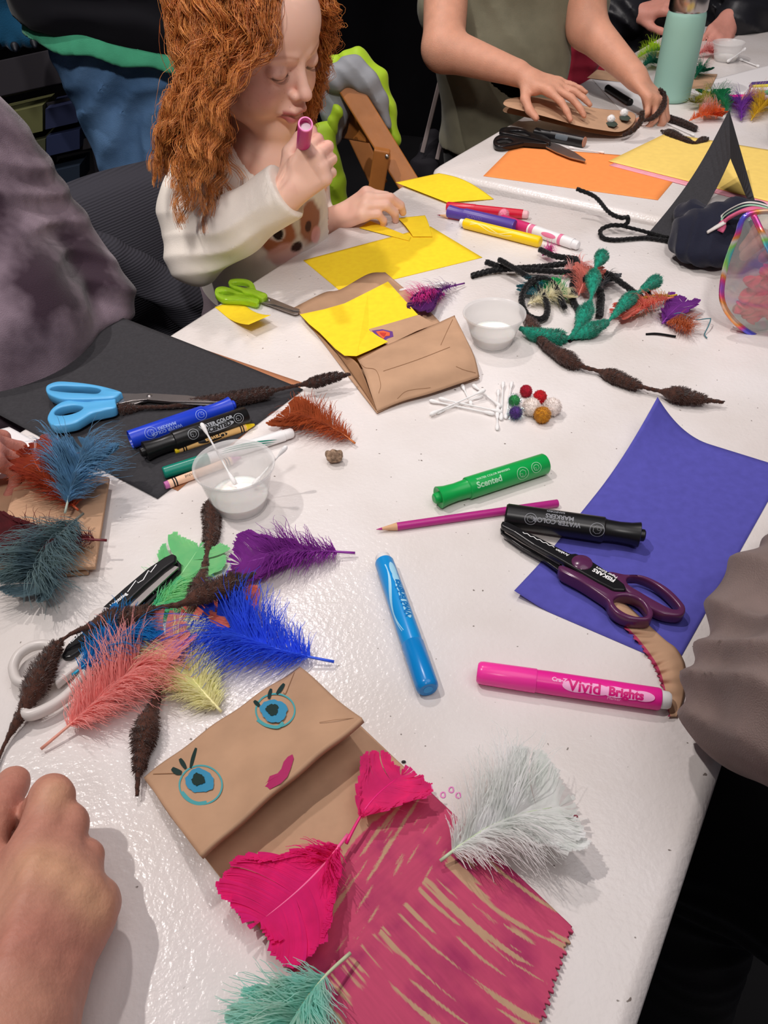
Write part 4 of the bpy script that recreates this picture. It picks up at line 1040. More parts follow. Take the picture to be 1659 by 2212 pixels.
feather('aqua feather stuck on the puppet at the bottom of the photo', (757, 2062), (590, 2290), '#9fe6d8', w=.034, fluff=.6, bend=-.05, h=(.012, .012), n=520, flat_w=.03, calamus=.28, up=.016, quillc='#c8d2ac', col2='#bfe3d4')
# on the left bag
feather('rust orange feather on the left bag, under the slate blue one', (170, 1105), (70, 985), '#b04a26', w=.030, fluff=.6, bend=.06, h=(.020, .024), n=380, flat_w=.026, calamus=.05, up=.016, col2='#96341f')
feather('slate blue feather spreading over the left bag and black paper', (142, 1112), (205, 982), '#6fa3cc', w=.042, fluff=.62, bend=.0, h=(.022, .034), n=620, flat_w=.030, calamus=.12, up=.026, col2='#557f9e', quillc='#a9b5a9')
feather('dark red feather lying flat across the left bag', (232, 1171), (-60, 1170), '#6a1f26', w=.028, fluff=.55, h=(.020, .020), n=320, flat_w=.028, calamus=.08, col2='#531a20', up=.008)
feather('grey teal shaggy feather hanging over the lower corner of the left bag', (182, 1112), (70, 1290), '#748c8d', w=.040, fluff=.75, bend=-.05, h=(.026, .010), n=620, flat_w=.026, calamus=.10, up=.020, col2='#5d7680', quillc='#64655e')
# beyond the middle bag
feather('small hot pink feather between the middle bag and the far glue cup', (960, 640), (893, 655), '#ef4bb0', w=.020, fluff=.95, n=260, calamus=.03, up=.012)
feather('purple feather touching the rim of the far glue cup', (1003, 615), (905, 678), '#6f2d82', w=.018, fluff=.6, bend=-.08, n=240, flat_w=.018, calamus=.15, up=.012)
feather('teal feather under the curled black stem', (1175, 612), (1140, 640), '#1c7380', w=.018, fluff=.6, n=160, calamus=.02)
feather('emerald green feather under the curled black stem', (1225, 650), (1175, 620), '#1ea65f', w=.020, fluff=.5, n=160, calamus=.02)
feather('cream white feather in the heap under the black stems', (1140, 660), (1225, 640), '#e6dfbf', w=.020, fluff=.8, n=240, calamus=.02)
feather('pale pink feather at the back of the heap of black stems', (1215, 600), (1262, 582), '#e9a9a4', w=.020, fluff=.8, n=200, calamus=.02)
feather('coral feather standing between the black stems and green stem', (1250, 640), (1275, 585), '#dd8577', w=.022, fluff=.6, n=220, calamus=.02, h=(.004, .02))
feather('black and white speckled feather behind the green bumpy stem', (1290, 640), (1310, 600), '#3b3c40', w=.018, fluff=.7, n=160, calamus=.02, col2='#85878a')
feather('coral feather with a long point left of the small purple feather', (1455, 645), (1338, 688), '#e58170', w=.018, fluff=.55, n=260, calamus=.1, up=.012, h=(.018, .004))
feather('yellow feather sliver behind the long coral feather', (1462, 640), (1370, 672), '#d9b532', w=.008, fluff=.4, n=60, calamus=.1, h=(.016, .006))
feather('small purple feather right of the coral feather', (1430, 702), (1478, 655), '#84399c', w=.020, fluff=.2, n=120, calamus=.02, flat_w=.02)
feather('small rust feather tuft below the small purple feather', (1440, 700), (1490, 715), '#c26a41', w=.018, fluff=.95, n=240, calamus=.02)
feather('tiny pink feather tuft by the bent black stem', (1172, 555), (1192, 548), '#e05aa8', w=.010, fluff=.95, n=120, calamus=.02)
for lab, a, b, c, w in (('olive yellow feather on the far table behind the tent card', (1540, 240), (1500, 225), '#a9a43a', .030), ('dark green feather on the far table beside the teal bottle', (1575, 250), (1535, 208), '#1c8a55', .034),
                        ('violet feather on the far table near the right edge', (1600, 262), (1598, 222), '#7d3aa6', .034), ('yellow feather on the far table at the right edge', (1622, 262), (1655, 228), '#dcb62c', .034),
                        ('peach feather on the far table right of the violet one', (1590, 226), (1650, 222), '#e3b7a0', .026), ('pale pink feather lying left of the violet one', (1560, 255), (1515, 248), '#e9b5ad', .026),
                        ('orange feather sliver behind the tip of the tent card', (1488, 263), (1560, 255), '#ef7a3a', .010), ('dark green feather tuft left of the teal bottle', (1385, 150), (1420, 140), '#15795a', .026),
                        ('lime green feather tuft left of the teal bottle', (1375, 128), (1430, 112), '#b5d92e', .036), ('dark green feather tuft right of the teal bottle', (1500, 172), (1518, 158), '#15795a', .024), ('pink feather beside the far held cup', (1505, 122), (1540, 118), '#efaaa6', .024)):
    feather(lab, a, b, c, w=w, fluff=.85, n=240, calamus=.02, up=.02)

# ------------------------------------------------------------------ chenille stems
def stem(label, pts, col, bumps=None, r0=.0014, rmax=.0075, group=None, fuzz=1.0, name='pipe_cleaner', wirec='#2a2422', cat='pipe cleaner'):
    """pts (px,py,h[,bump]) ; bump 0..1 gives the thickness of the pile there"""
    P = [U(p[0], p[1], p[2]) for p in pts]; bz = [p[3] if len(p) > 3 else None for p in pts]; per = 14
    C = cat_rom(P, per); n = len(C)
    br = [ (b if b is not None else 0) for b in bz]
    rad = []
    for i in range(n):
        q = i/per; k = min(int(q), len(br)-2); f = q-k; f = f*f*(3-2*f); rad.append(r0+(rmax-r0)*(br[k]*(1-f)+br[k+1]*f))
    t = thing(name, label, cat, C[0]-Vector((0, 0, pts[0][2])) if False else C[0], group=group)
    rad = np.array(rad); Cn = np.array([c[:] for c in C])
    d = np.r_[0, np.cumsum(np.linalg.norm(np.diff(Cn, axis=0), axis=1))]; L = d[-1]
    r = np.random.default_rng(abs(hash_(label)))
    V, F = tube(C, .0006, 8); mk('core_wire', V, F, mat('wire_dark', wirec, .4, .5, .5), t)
    # short pile: helical tufts of fine hair
    N_ = int(L*1000*(26 if bumps is not False else 26)*fuzz*(1+1.6*float(np.mean(rad))/.004)); N_ = min(N_, 9000)
    pr = np.cumsum(rad+.0012); pr = pr/pr[-1]; s = np.interp(r.random(N_), np.r_[0, pr], np.r_[0, d]); 
    pos = np.stack([np.interp(s, d, Cn[:, i]) for i in range(3)], 1); rr = np.interp(s, d, rad)
    T = np.gradient(Cn, axis=0); T /= np.linalg.norm(T, axis=1, keepdims=True); Tt = np.stack([np.interp(s, d, T[:, i]) for i in range(3)], 1); Tt /= np.linalg.norm(Tt, axis=1, keepdims=True)
    S = np.cross(Tt, [0, 0, 1]); S /= np.linalg.norm(S, axis=1, keepdims=True)+1e-9; Q = np.cross(S, Tt)
    a = s/.0011*1.0 % 6.28+r.normal(size=N_)*.9; 
    rd = S*np.cos(a)[:, None]+Q*np.sin(a)[:, None]
    lean = Tt*(.35+.25*r.normal(size=N_))[:, None]
    ln = rr*(.86+.22*r.random(N_)); M_ = 3; tt = np.linspace(0, 1, M_)[None, :, None]
    Pp = pos[:, None]+rd[:, None]*ln[:, None, None]*tt+lean[:, None]*ln[:, None, None]*tt**1.5
    Pp[..., 2] = np.maximum(Pp[..., 2], TZ+.0003)
    base = mat('pile_'+col[1:], col, .85, .15, noise=.25, nscale=250, sheen=.4)
    V, F = strands(Pp, np.array([1.3, 1.1, .5])[None]*.00028)
    # body of the pile
    V2, F2 = tube(C, list(np.maximum(rad*.80, .0009)), 12); V2 = np.array([v[:] for v in V2]); rw = wob(V2*1.0, 700, 3); cc = np.repeat(Cn, 12, axis=0); V2 = cc+(V2-cc)*(1+.07*rw+.05*np.random.default_rng(5).normal(size=len(V2)))[:, None]
    V2[:, 2] = np.maximum(V2[:, 2], TZ+.0002)
    Va = np.vstack([V, V2]); Fa = [tuple(f) for f in F]+[tuple(i+len(V) for i in f) for f in F2]
    mk('pile', Va, Fa, base, t, smooth=True)
    return t
BR = '#50342b'
stem('brown bumpy stem arching over the white handled scissors', [(-25, 1700, .004, 0), (8, 1612, .004, 0), (45, 1545, .010, .35), (80, 1475, .016, 1), (112, 1410, .022, .55), (140, 1378, .026, 0), (180, 1358, .027, .12), (240, 1340, .028, .9), (300, 1326, .030, .55), (345, 1312, .030, .05), (390, 1305, .030, .15), (435, 1285, .028, .8), (495, 1262, .026, .85), (525, 1250, .025, .2), (552, 1237, .024, 0)], BR, rmax=.0108)
stem('brown bumpy stem running down from the near glue cup towards the puppet', [(470, 1072, .003, .3), (457, 1100, .004, .95), (457, 1150, .005, .8), (447, 1195, .006, .1), (443, 1225, .006, .3), (432, 1270, .006, 1), (412, 1322, .008, .2), (404, 1350, .009, .25), (385, 1390, .010, .9), (362, 1440, .010, .3), (350, 1480, .010, .05), (335, 1515, .010, .35), (315, 1575, .010, 1), (303, 1640, .008, .5), (298, 1680, .007, .05), (296, 1718, .006, 0)], BR, rmax=.0100)
stem('brown bumpy stem lying on the black paper under the blue handled scissors', [(225, 882, .005, .2), (262, 884, .006, .7), (312, 880, .006, .15), (370, 878, .006, .15), (430, 868, .007, .6), (500, 862, .010, .9), (560, 851, .012, .75), (600, 842, .013, .1), (645, 832, .014, .1), (680, 826, .016, .7), (715, 816, .018, .6), (757, 808, .019, .05)], '#3c2620', rmax=.0098)
stem('brown bumpy stem on the open table right of the far glue cup', [(1128, 672, .004, .3), (1150, 705, .006, .8), (1172, 738, .007, .5), (1188, 752, .008, .6), (1225, 775, .009, .9), (1262, 793, .007, .15), (1288, 800, .006, .1), (1322, 812, .007, .8), (1362, 828, .008, .6), (1392, 837, .008, .1), (1422, 844, .008, .1), (1460, 852, .010, .9), (1500, 860, .010, .6), (1540, 866, .008, .1), (1563, 869, .007, .05)], '#4b3129', rmax=.0112)
GR = '#1f8a72'
stem('teal green bumpy stem rising upright among the black stems', [(1123, 709, .010, .2), (1155, 722, .009, .8), (1200, 728, .008, .9), (1228, 730, .008, .1), (1245, 712, .012, .3), (1262, 680, .018, 1), (1277, 645, .024, .1), (1281, 605, .032, .9), (1286, 580, .038, .1), (1298, 558, .044, .85), (1302, 546, .046, .3)], GR, rmax=.0112)
stem('teal green bumpy stem leaning right over the coral feather', [(1232, 730, .006, .2), (1270, 715, .010, .95), (1300, 702, .014, .5), (1316, 692, .016, .05), (1332, 675, .018, .4), (1355, 650, .022, .9), (1380, 632, .024, .15), (1394, 622, .026, .5), (1412, 610, .026, .85), (1427, 600, .027, .1)], GR, rmax=.0105)
BK = '#121113'
pl_ = lambda L_: [(x, y, h, .95) for x, y, h in L_]
stem('straight black stem reaching furthest left in the heap', pl_([(1018, 596, .004), (1060, 585, .006), (1110, 580, .008), (1170, 576, .012), (1225, 570, .014), (1245, 580, .010)]), BK, rmax=.0043, fuzz=.7)
stem('long black stem passing behind the green stems to the right', pl_([(1050, 566, .010), (1090, 578, .010), (1160, 584, .010), (1230, 588, .010), (1300, 588, .018), (1335, 606, .018), (1375, 635, .012), (1402, 650, .008), (1396, 617, .022)]), BK, rmax=.0043, fuzz=.7)
stem('black stem curled into a loop beside the far glue cup', pl_([(1078, 561, .020), (1125, 588, .018), (1160, 616, .014), (1181, 655, .010), (1179, 683, .007), (1160, 690, .006), (1137, 678, .008), (1127, 650, .012), (1135, 622, .016), (1160, 602, .020), (1188, 607, .020), (1206, 632, .014), (1219, 664, .010)]), BK, rmax=.0043, fuzz=.7)
stem('black stem bent at a right angle above the loop', pl_([(1166, 539, .012), (1198, 553, .014), (1232, 558, .018), (1246, 564, .020), (1244, 590, .014), (1236, 620, .008), (1238, 648, .006), (1252, 680, .004), (1248, 718, .003), (1228, 734, .003)]), BK, rmax=.0043, fuzz=.7)
stem('short thick black stem pointing down between the green stems', pl_([(1244, 594, .016), (1286, 617, .020), (1298, 640, .012), (1295, 683, .005)]), BK, rmax=.0050, fuzz=.7)
stem('black stem twisted in a zigzag and loop left of the tent card', pl_([(1246, 408, .040), (1285, 425, .034), (1315, 458, .026), (1340, 470, .024), (1357, 470, .022), (1350, 486, .014), (1320, 487, .012), (1298, 497, .008), (1302, 513, .004), (1330, 518, .004), (1394, 514, .004), (1450, 521, .004)]), BK, rmax=.0034, fuzz=.7)
stem('black stem running straight from the loop to the navy pouch', pl_([(1345, 488, .012), (1400, 502, .006), (1455, 516, .004), (1490, 522, .004)]), BK, rmax=.0030, fuzz=.5)
stem('dark brown stem lying behind the far bag puppet', [(1398, 232, .006, .5), (1430, 250, .006, .8), (1470, 264, .006, .8), (1503, 278, .006, .6)], '#3a2620', rmax=.0085, fuzz=.5)
stem('dark brown bumpy stem with a knot beside the tent card', [(1428, 282, .004, .1), (1448, 290, .004, 1), (1480, 303, .004, .6), (1500, 308, .005, .1), (1515, 303, .005, .6), (1530, 300, .006, .2)], '#3a2620', rmax=.010, fuzz=.5)
stem('dark brown stem bent over the end of the far bag puppet', [(1345, 292, .012, .3), (1365, 283, .02, .6), (1384, 262, .035, .7), (1388, 240, .05, .5)], '#3a2620', rmax=.0075, fuzz=.5)
stem('dark brown stem hanging in a curve from the child hand', [(1385, 262, .012, .2), (1410, 254, .020, .6), (1432, 230, .035, .8), (1434, 205, .05, .6), (1425, 192, .06, .3)], '#3a2620', rmax=.0075, fuzz=.5)

def wire(name, label, cat, pts, r, m):
    P = [U(*p) for p in pts]; c = P[0].copy(); V, F = tube([p-c for p in cat_rom(P, 6)], r, 8); o = mk(name, V, F, m, None); o.location = c; tag(o, label, cat); return o
wire('bent_wire', 'thin bent teal wire right of the feather heap', 'wire', [(1440, 684, .004), (1470, 676, .012), (1500, 690, .006), (1530, 688, .008), (1535, 690, .009), (1530, 705, .006), (1522, 722, .002), (1527, 730, .002)], .0007, mat('teal_wire', '#4f7f8a', .4))
wire('chenille_scrap', 'short black stem scrap below the rust feather tuft', 'pipe cleaner', [(1395, 722, .001), (1420, 721, .002), (1460, 727, .002)], .0014, mat('pile_121113', '#121113', .85))
wire('loose_thread', 'thin white thread curled on the table below the brown stem tip', 'thread', [(675, 883, .0005), (690, 876, .0005), (712, 880, .0005), (712, 890, .0005), (695, 893, .0005), (682, 889, .0005)], .0003, wht_m)

# ------------------------------------------------------------------ glue cups
cup_m = mat('cup_plastic', '#eeeceb', .25, .5, alpha=.42); glue_m = mat('white_glue', '#f3f0ea', .25, .5, sss=.3)
def cup(label, base, rim, rimw, basew, fill=.013):
    Bc = U(*base); best = min((((U(*rim, h).xy-Bc.xy).length, h) for h in [i*.0005 for i in range(60, 130)]))
    H = best[1]; rr = (U(rimw[0], rim[1], H)-U(rimw[1], rim[1], H)).length/2; rb = (U(basew[0], base[1])-U(basew[1], base[1])).length/2
    t = thing('portion_cup', label, 'cup', Bc)
    prof = [(.0015, 0), (.0008, rb*.9), (.0006, rb), (.003, rb+.0004), (H*.3, rb+(rr-rb)*.28), (H-.006, rr-.0034), (H-.003, rr-.0022), (H-.0028, rr-.0004), (H-.0012, rr), (H, rr-.0004), (H-.0006, rr-.0016), (H-.003, rr-.0030), (H-.007, rr-.0042), (H*.3, rb+(rr-rb)*.28-.0008), (.0035, rb-.0006), (.0022, rb-.002), (.0022, 0)]
    V, F = lathe(prof, 64, 'z'); mk('cup_wall', V, F, cup_m, t, local=True, autos=60)
    rf = rb+(rr-rb)*.28*fill/(H*.3)-.001
    V, F = lathe([(.0024, 0), (.0024, rb-.0015), (fill-.001, rf-.0004), (fill+.0005, rf), (fill-.0008, rf-.002), (fill-.0012, 0)], 64, 'z'); mk('glue', V, F, glue_m, t, local=True)
    return t, H, rr
def swab(label, a, b, ha, hb, group=None, k=1.0, cat='cotton swab'):
    A, B = U(*a, ha), U(*b, hb); L = (B-A).length; M = frame(A, B); t = thing('cotton_swab', label, cat, mtx=M, group=group)
    V, F = lathe([(.004, .0009*k), (L-.004, .0009*k)], 12); mk('stick', V, F, mat('swab_paper', '#ecebea', .6), t, local=True)
    for s in (0, 1):
        p = [(0, 0), (.0006, .0012*k), (.002, .0021*k), (.005, .0023*k), (.009, .0017*k), (.0125, .0010*k)]
        if s: p = [(L-x, r) for x, r in p][::-1]
        V, F = lathe(p, 14); V = [(x, y*(1+.05*math.sin(i*1.7)), z_) for i, (x, y, z_) in enumerate(V)]; mk('cotton_tip', V, F, mat('cotton', '#efedec', .95, .1, bump=.3, bscale=800), t, local=True)
    return t
cup('small clear plastic cup of white glue with two swabs in it, nearest cup', (521, 1091), (513, 1000), (424, 602), (466, 577))
cup('small clear plastic cup of white glue beside the black curled stem', (1063, 742), (1066, 674), (996, 1134), (1022, 1103), fill=.015)
swab('cotton swab standing in the nearest glue cup, leaning to the upper left', (508, 1046), (434, 913), .016, .058)
swab('cotton swab resting in the nearest glue cup against its right rim', (545, 1050), (620, 963), .016, .052)
GS = 'cotton swabs strewn beside the pompoms'
z = lambda x, y: Z(x, y, 900, 800, 4.88)
for lab, a, b, ha, hb in (('cotton swab on top of the heap slanting from lower left to upper right', (135, 468), (728, 205), .004, .010),
                          ('thick tipped cotton swab starting furthest left in the heap', (130, 318), (825, 462), .003, .003), ('cotton swab starting just right of the furthest left tip', (228, 295), (905, 440), .006, .004),
                          ('cotton swab half hidden by the bag, pointing down in the heap', (475, 150), (580, 365), .002, .003), ('cotton swab from the bag corner slanting to the lower right', (590, 150), (890, 385), .003, .005),
                          ('short lower cotton swab ending lowest of all in the heap', (850, 440), (850, 630), .002, .002), ('cotton swab standing highest beside the bag corner in the heap', (912, 120), (890, 525), .004, .002),
                          ('small tipped upright cotton swab left of the highest one', (862, 205), (852, 440), .003, .004), ('rightmost upright cotton swab beside the green pompom', (1005, 120), (938, 510), .003, .002), ('cotton swab lying lowest under the slanting ones', (200, 452), (700, 265), .0025, .002)):
    swab(lab, z(*a), z(*b), ha, hb, GS)
swab('lone cotton swab between the large yellow paper and pink feather', (862, 628), (962, 611), .003, .003)
swab('cotton swab lying across the orange paper by the far black marker', (1228, 318), (1306, 330), .003, .003)
swab('dark tipped thin swab lying right of the far bag puppet', (1395, 245), (1500, 293), .003, .003)
# ------------------------------------------------------------------ pompoms
def pompom(label, c, rpx, col, glitter=False, n=2600, name='pompom', group='craft pompoms piled by the cotton swabs', hb=0):
    C0 = U(c[0], c[1], hb); depth = (C0-CAMP).dot(fwd); r = rpx*depth/FPX
    C0 = U(c[0], c[1], hb+r)
    t = thing(name, label, 'pompom', (C0.x, C0.y, C0.z-r), group=group); rg = np.random.default_rng(abs(hash_(label)))
    d = rg.normal(size=(n, 3)); d /= np.linalg.norm(d, axis=1, keepdims=True); lnn = r*(.9+.12*rg.random(n)); T = np.linspace(.6, 1, 4)[None, :, None]; sw = rg.normal(size=(n, 3))*.18
    P = d[:, None]*lnn[:, None, None]*T+sw[:, None]*r*(T-.6)**1.3*1.2; P[..., 2] += r; P[..., 2] = np.maximum(P[..., 2], .0003)
    V, F = strands(P, np.array([1.2, 1, .9, .4])[None]*.00022); m = mat('fuzz_'+col[1:], col, .9, .1, noise=.15, nscale=300, sheen=.3)
    Vs, Fs = [], []
    bm = bmesh.new(); bmesh.ops.create_icosphere(bm, subdivisions=4, radius=r*.9); 
    for v in bm.verts: v.co *= 1+.04*math.sin(v.co.x*900+1)*math.sin(v.co.y*800)*math.sin(v.co.z*1000)+.02*rg.normal(); v.co.z += r
    bm.verts.index_update(); Vs = [v.co[:] for v in bm.verts]; Fs = [[v.index for v in f.verts] for f in bm.faces]; bm.free()
    mk('fuzz', np.vstack([V, Vs]), [tuple(f) for f in F]+[tuple(i+len(V) for i in f) for f in Fs], m, t, local=True)
    if glitter:
        n = 220; d = rg.normal(size=(n, 3)); d /= np.linalg.norm(d, axis=1, keepdims=True); T = np.linspace(.7, 1.35, 3)[None, :, None]; P = d[:, None]*r*T+rg.normal(size=(n, 1, 3))*r*.1; P[..., 2] += r; P[..., 2] = np.maximum(P[..., 2], .0003)
        V, F = strands(P, np.array([1., 1, 1])[None]*.00016); mk('tinsel', V, F, mat('tinsel', '#cfe6ee', .1, .8, .9), t, local=True)
    return t
for lab, x, y, r, c, g in (('crimson red pompom at the back of the pompom pile', 1153, 218, 64, '#b51e36', 0), ('bright red oblong pompom between the crimson and white ones', 1300, 280, 72, '#cc1f2a', 0), ('green tinsel pompom above the purple one', 1030, 318, 58, '#3d9a58', 1),
                           ('white pompom in the middle of the pompom pile', 1210, 385, 98, '#eee2da', 0), ('white pompom at the right end of the pompom pile', 1430, 385, 98, '#ece0da', 0), ('mustard yellow pompom in front of the two white ones', 1325, 470, 88, '#c98a2a', 0), ('purple tinsel pompom next to the swab heap', 1045, 448, 68, '#5b3a86', 1)):
    p = z(x, y); pompom(lab, p, r/4.88, c, bool(g))
pompom('white pompom eye nearer the front on the far bag puppet', (1320, 257), 9, '#f1efee', n=500, group='pompom eyes of the far bag puppet', hb=.02)
pompom('white pompom eye further back on the far bag puppet', (1348, 244), 9, '#f1efee', n=500, group='pompom eyes of the far bag puppet', hb=.02)
pompom('pink pompom between the purple and crimson capped markers', (1088, 463), 12, '#ee8fa6', n=700, group=None, hb=.004)
for x, y in ((1322, 268), (1350, 255)):
    slab('drawn_pupil', [(x-13, y-3), (x-4, y-7), (x+8, y-5), (x+13, y+1), (x+5, y+6), (x-8, y+4)], .024, .0003, mat('green_black_ink', '#39463c'), [o for o in bpy.data.objects if o.get('label', '').startswith('far brown paper bag')][0], 0)
# crumpled bit of paper beside the rust feather
def crumple():
    f = Field(.001); c = U(722, 985, .008); rg = np.random.default_rng(4)
    f.ell((0, 0, .008), (.009, .007, .0065))
    V, F = f.build(.0007); V = V*(1+.18*wob(V, 600, 5)[:, None]); V[:, 2] = np.maximum(V[:, 2], .0003)
    o = mk('crumpled_paper', V, F, mat('crumple', '#8f7763', .8, .2, noise=.5, nscale=300), None, smooth=False); o.location = (c.x, c.y, TZ); tag(o, 'crumpled brown paper bit by the quill of the rust feather', 'paper scrap')
crumple()
# ------------------------------------------------------------------ bottle, far cups, pouch, purse
def bottle():
    c = U(1447, 215); Y = c.y; r = .0385
    t = thing('water_bottle', 'tall matte teal water bottle with a steel cap on the far table', 'bottle', c)
    zt = W(1480, 22, Y).z-TZ
    V, F = lathe([(0, 0), (0, r*.86), (.003, r*.97), (.01, r), (zt-.03, r), (zt-.008, r*.97), (zt-.002, r*.93), (zt, r*.9)], 64, 'z'); mk('bottle_body', V, F, mat('teal_powder_coat', '#9cc8ba', .45, .4, bump=.08, bscale=900), t, local=True, autos=50)
    V, F = lathe([(zt-.001, r*.9), (zt+.003, r*.955), (zt+.045, r*.955), (zt+.05, r*.9), (zt+.05, 0)], 64, 'z'); mk('cap', V, F, mat('cap_steel', '#b9b4b2', .22, .5, 1.0), t, local=True, autos=40)
bottle()
def bottle2():
    c = U(1688, 318); t = thing('squeeze_bottle', 'purple bottle with a teal band cut by the right edge', 'bottle', c); r = .021
    V, F = lathe([(0, 0), (0, r*.9), (.004, r), (.03, r)], 40, 'z'); mk('bottle_base', V, F, mat('lilac_plastic', '#8f7f88', .4), t, local=True, autos=50)
    V, F = lathe([(.03, r*1.005), (.045, r*1.005)], 40, 'z'); mk('band', V, F, mat('teal_band', '#58a39a', .4), t, local=True)
    V, F = lathe([(.045, r), (.10, r*.98), (.112, r*.6), (.12, r*.4), (.135, r*.3), (.135, 0)], 40, 'z'); mk('bottle_body', V, F, mat('purple_plastic2', '#7a6a9a', .4), t, local=True, autos=50)
bottle2()
t, H, rr = cup('clear plastic cup held by the person in the black jacket', (1566, 131), (1572, 90), (1536, 1606), (1545, 1592), fill=.010)
swab('white swab leaning on the far held cup', (1570, 134), (1612, 104), .004, .03, k=1.6); swab('white swab lying right of the far held cup', (1598, 128), (1640, 144), .003, .003, k=1.4)
paper('white paper under the arm of the child in the olive shirt', [(1280, 172), (1360, 178), (1440, 240), (1350, 250)], wht_m, .001)
paper('white paper at the far right of the far table', [(1470, 190), (1700, 130), (1760, 210), (1560, 225)], wht_m, .001)
paper('small kraft paper card right of the teal bottle', [(1478, 190), (1490, 158), (1550, 160), (1535, 192)], kraft_m, .002)
paper('kraft paper corner under the right forearm of the child in olive', [(1268, 168), (1290, 150), (1370, 162), (1350, 178)], kraft_m, .0015)
t, L = pen('marker_pen', 'black marker lying under the child wrist on the far table', 'marker', (1312, 190), (1362, 222), .007); part('barrel', [(0, 0), (0, .006), (.001, .007), (L-.03, .007)], bm_, t); part('cap', [(L-.03, .0072), (L-.002, .0072), (L, .005), (L, 0)], bm_, t)
# tray of pens at the right edge
tr = thing('pen_tray', 'purple edged tray of markers at the upper right edge', 'tray', U(1655, 195))
slab('tray', [(1618, 186), (1624, 178), (1720, 172), (1730, 200), (1625, 208)], .014, .013, mat('tray_white', '#ded8e0', .5), tr, .002)
slab('tray_rim', [(1618, 184), (1624, 177), (1720, 170), (1722, 177), (1630, 184), (1622, 190)], .018, .003, mat('tray_purple', '#5f4a86', .5), tr, .0006)
for lab, a, b, c in (('yellow pen lying in the purple edged tray', (1626, 188), (1690, 184), '#e6d84a'), ('white pen lying in the purple edged tray', (1622, 194), (1690, 192), '#e8e6ea'), ('green pen lying lowest in the purple edged tray', (1640, 200), (1690, 199), '#3fae7c')):
    t, L = pen('marker_pen', lab, 'marker', a, b, .004, h=.014); part('barrel', [(0, 0), (0, .0034), (.001, .004), (L-.02, .004)], plastic('pen_'+c[1:], c, .35), t); part('cap', [(L-.02, .0042), (L-.001, .0042), (L, .003), (L, 0)], plastic('pen_'+c[1:], c, .35), t)
t, L = pen('marker_pen', 'hot pink marker standing out behind the violet feather', 'marker', (1570, 214), (1622, 214), .008); part('barrel', [(0, 0), (0, .007), (.001, .008), (L-.03, .008)], plastic('barrel_f0289a', '#f0289a'), t); part('cap', [(L-.03, .0085), (L-.001, .0085), (L, .006), (L, 0)], plastic('barrel_f0289a', '#f0289a'), t)
# navy pouch with its ribbon
def pouch():
    c = U(1510, 545); t = thing('fabric_pouch', 'crumpled navy blue fabric pouch between the tent card and the clear purse', 'pouch', c)
    f = Field(.02); P = lambda x, y, h: tuple(U(x, y, h))
    f.ell(P(1535, 535, .022), (.052, .040, .022)); f.ell(P(1512, 500, .035), (.040, .035, .026)); f.ell(P(1565, 500, .035), (.05, .035, .030)); f.ell(P(1500, 468, .022), (.028, .03, .02)); f.ell(P(1600, 470, .05), (.04, .03, .025)); f.cone(P(1478, 455, .012), P(1505, 475, .03), .010, .014)
    def post(g, D):
        return D + (.0045*np.abs(np.sin(g[..., 0]*95+g[..., 2]*70+3*np.sin(g[..., 1]*40)))-.002).astype(np.float32)
    V, F = f.build(.0028, post); V[:, 2] = np.maximum(V[:, 2], TZ+.0008); V = relax(V, F, 2); mk('pouch_body', V, F, mat('navy_cloth', '#1e2030', .8, .2, bump=.3, bscale=900, sheen=.2), t)
    wr = [U(1553, 500, .05), U(1566, 478, .062), U(1590, 462, .075), U(1618, 452, .085), U(1650, 455, .085), U(1690, 470, .08)]
    for k, (m, dy, w) in enumerate(((mat('pink_ribbon', '#d9668c', .6), 0, .0065), (mat('mint_ribbon', '#9cc9ac', .6), .008, .0022), (mat('white_ribbon', '#d5cfcb', .6), .012, .0022))):
        V, F = tube([p+Vector((0, dy, .002*k)) for p in cat_rom(wr, 6)], w, 10, flat=.4); mk('ribbon', V, F, m, t)
    V, F = tube(cat_rom([U(1566, 480, .062), U(1545, 492, .055), U(1528, 502, .048)], 5), .004, 8, flat=.5); mk('ribbon_tip', V, F, mat('white_ribbon', '#d5cfcb', .6), t)
pouch()
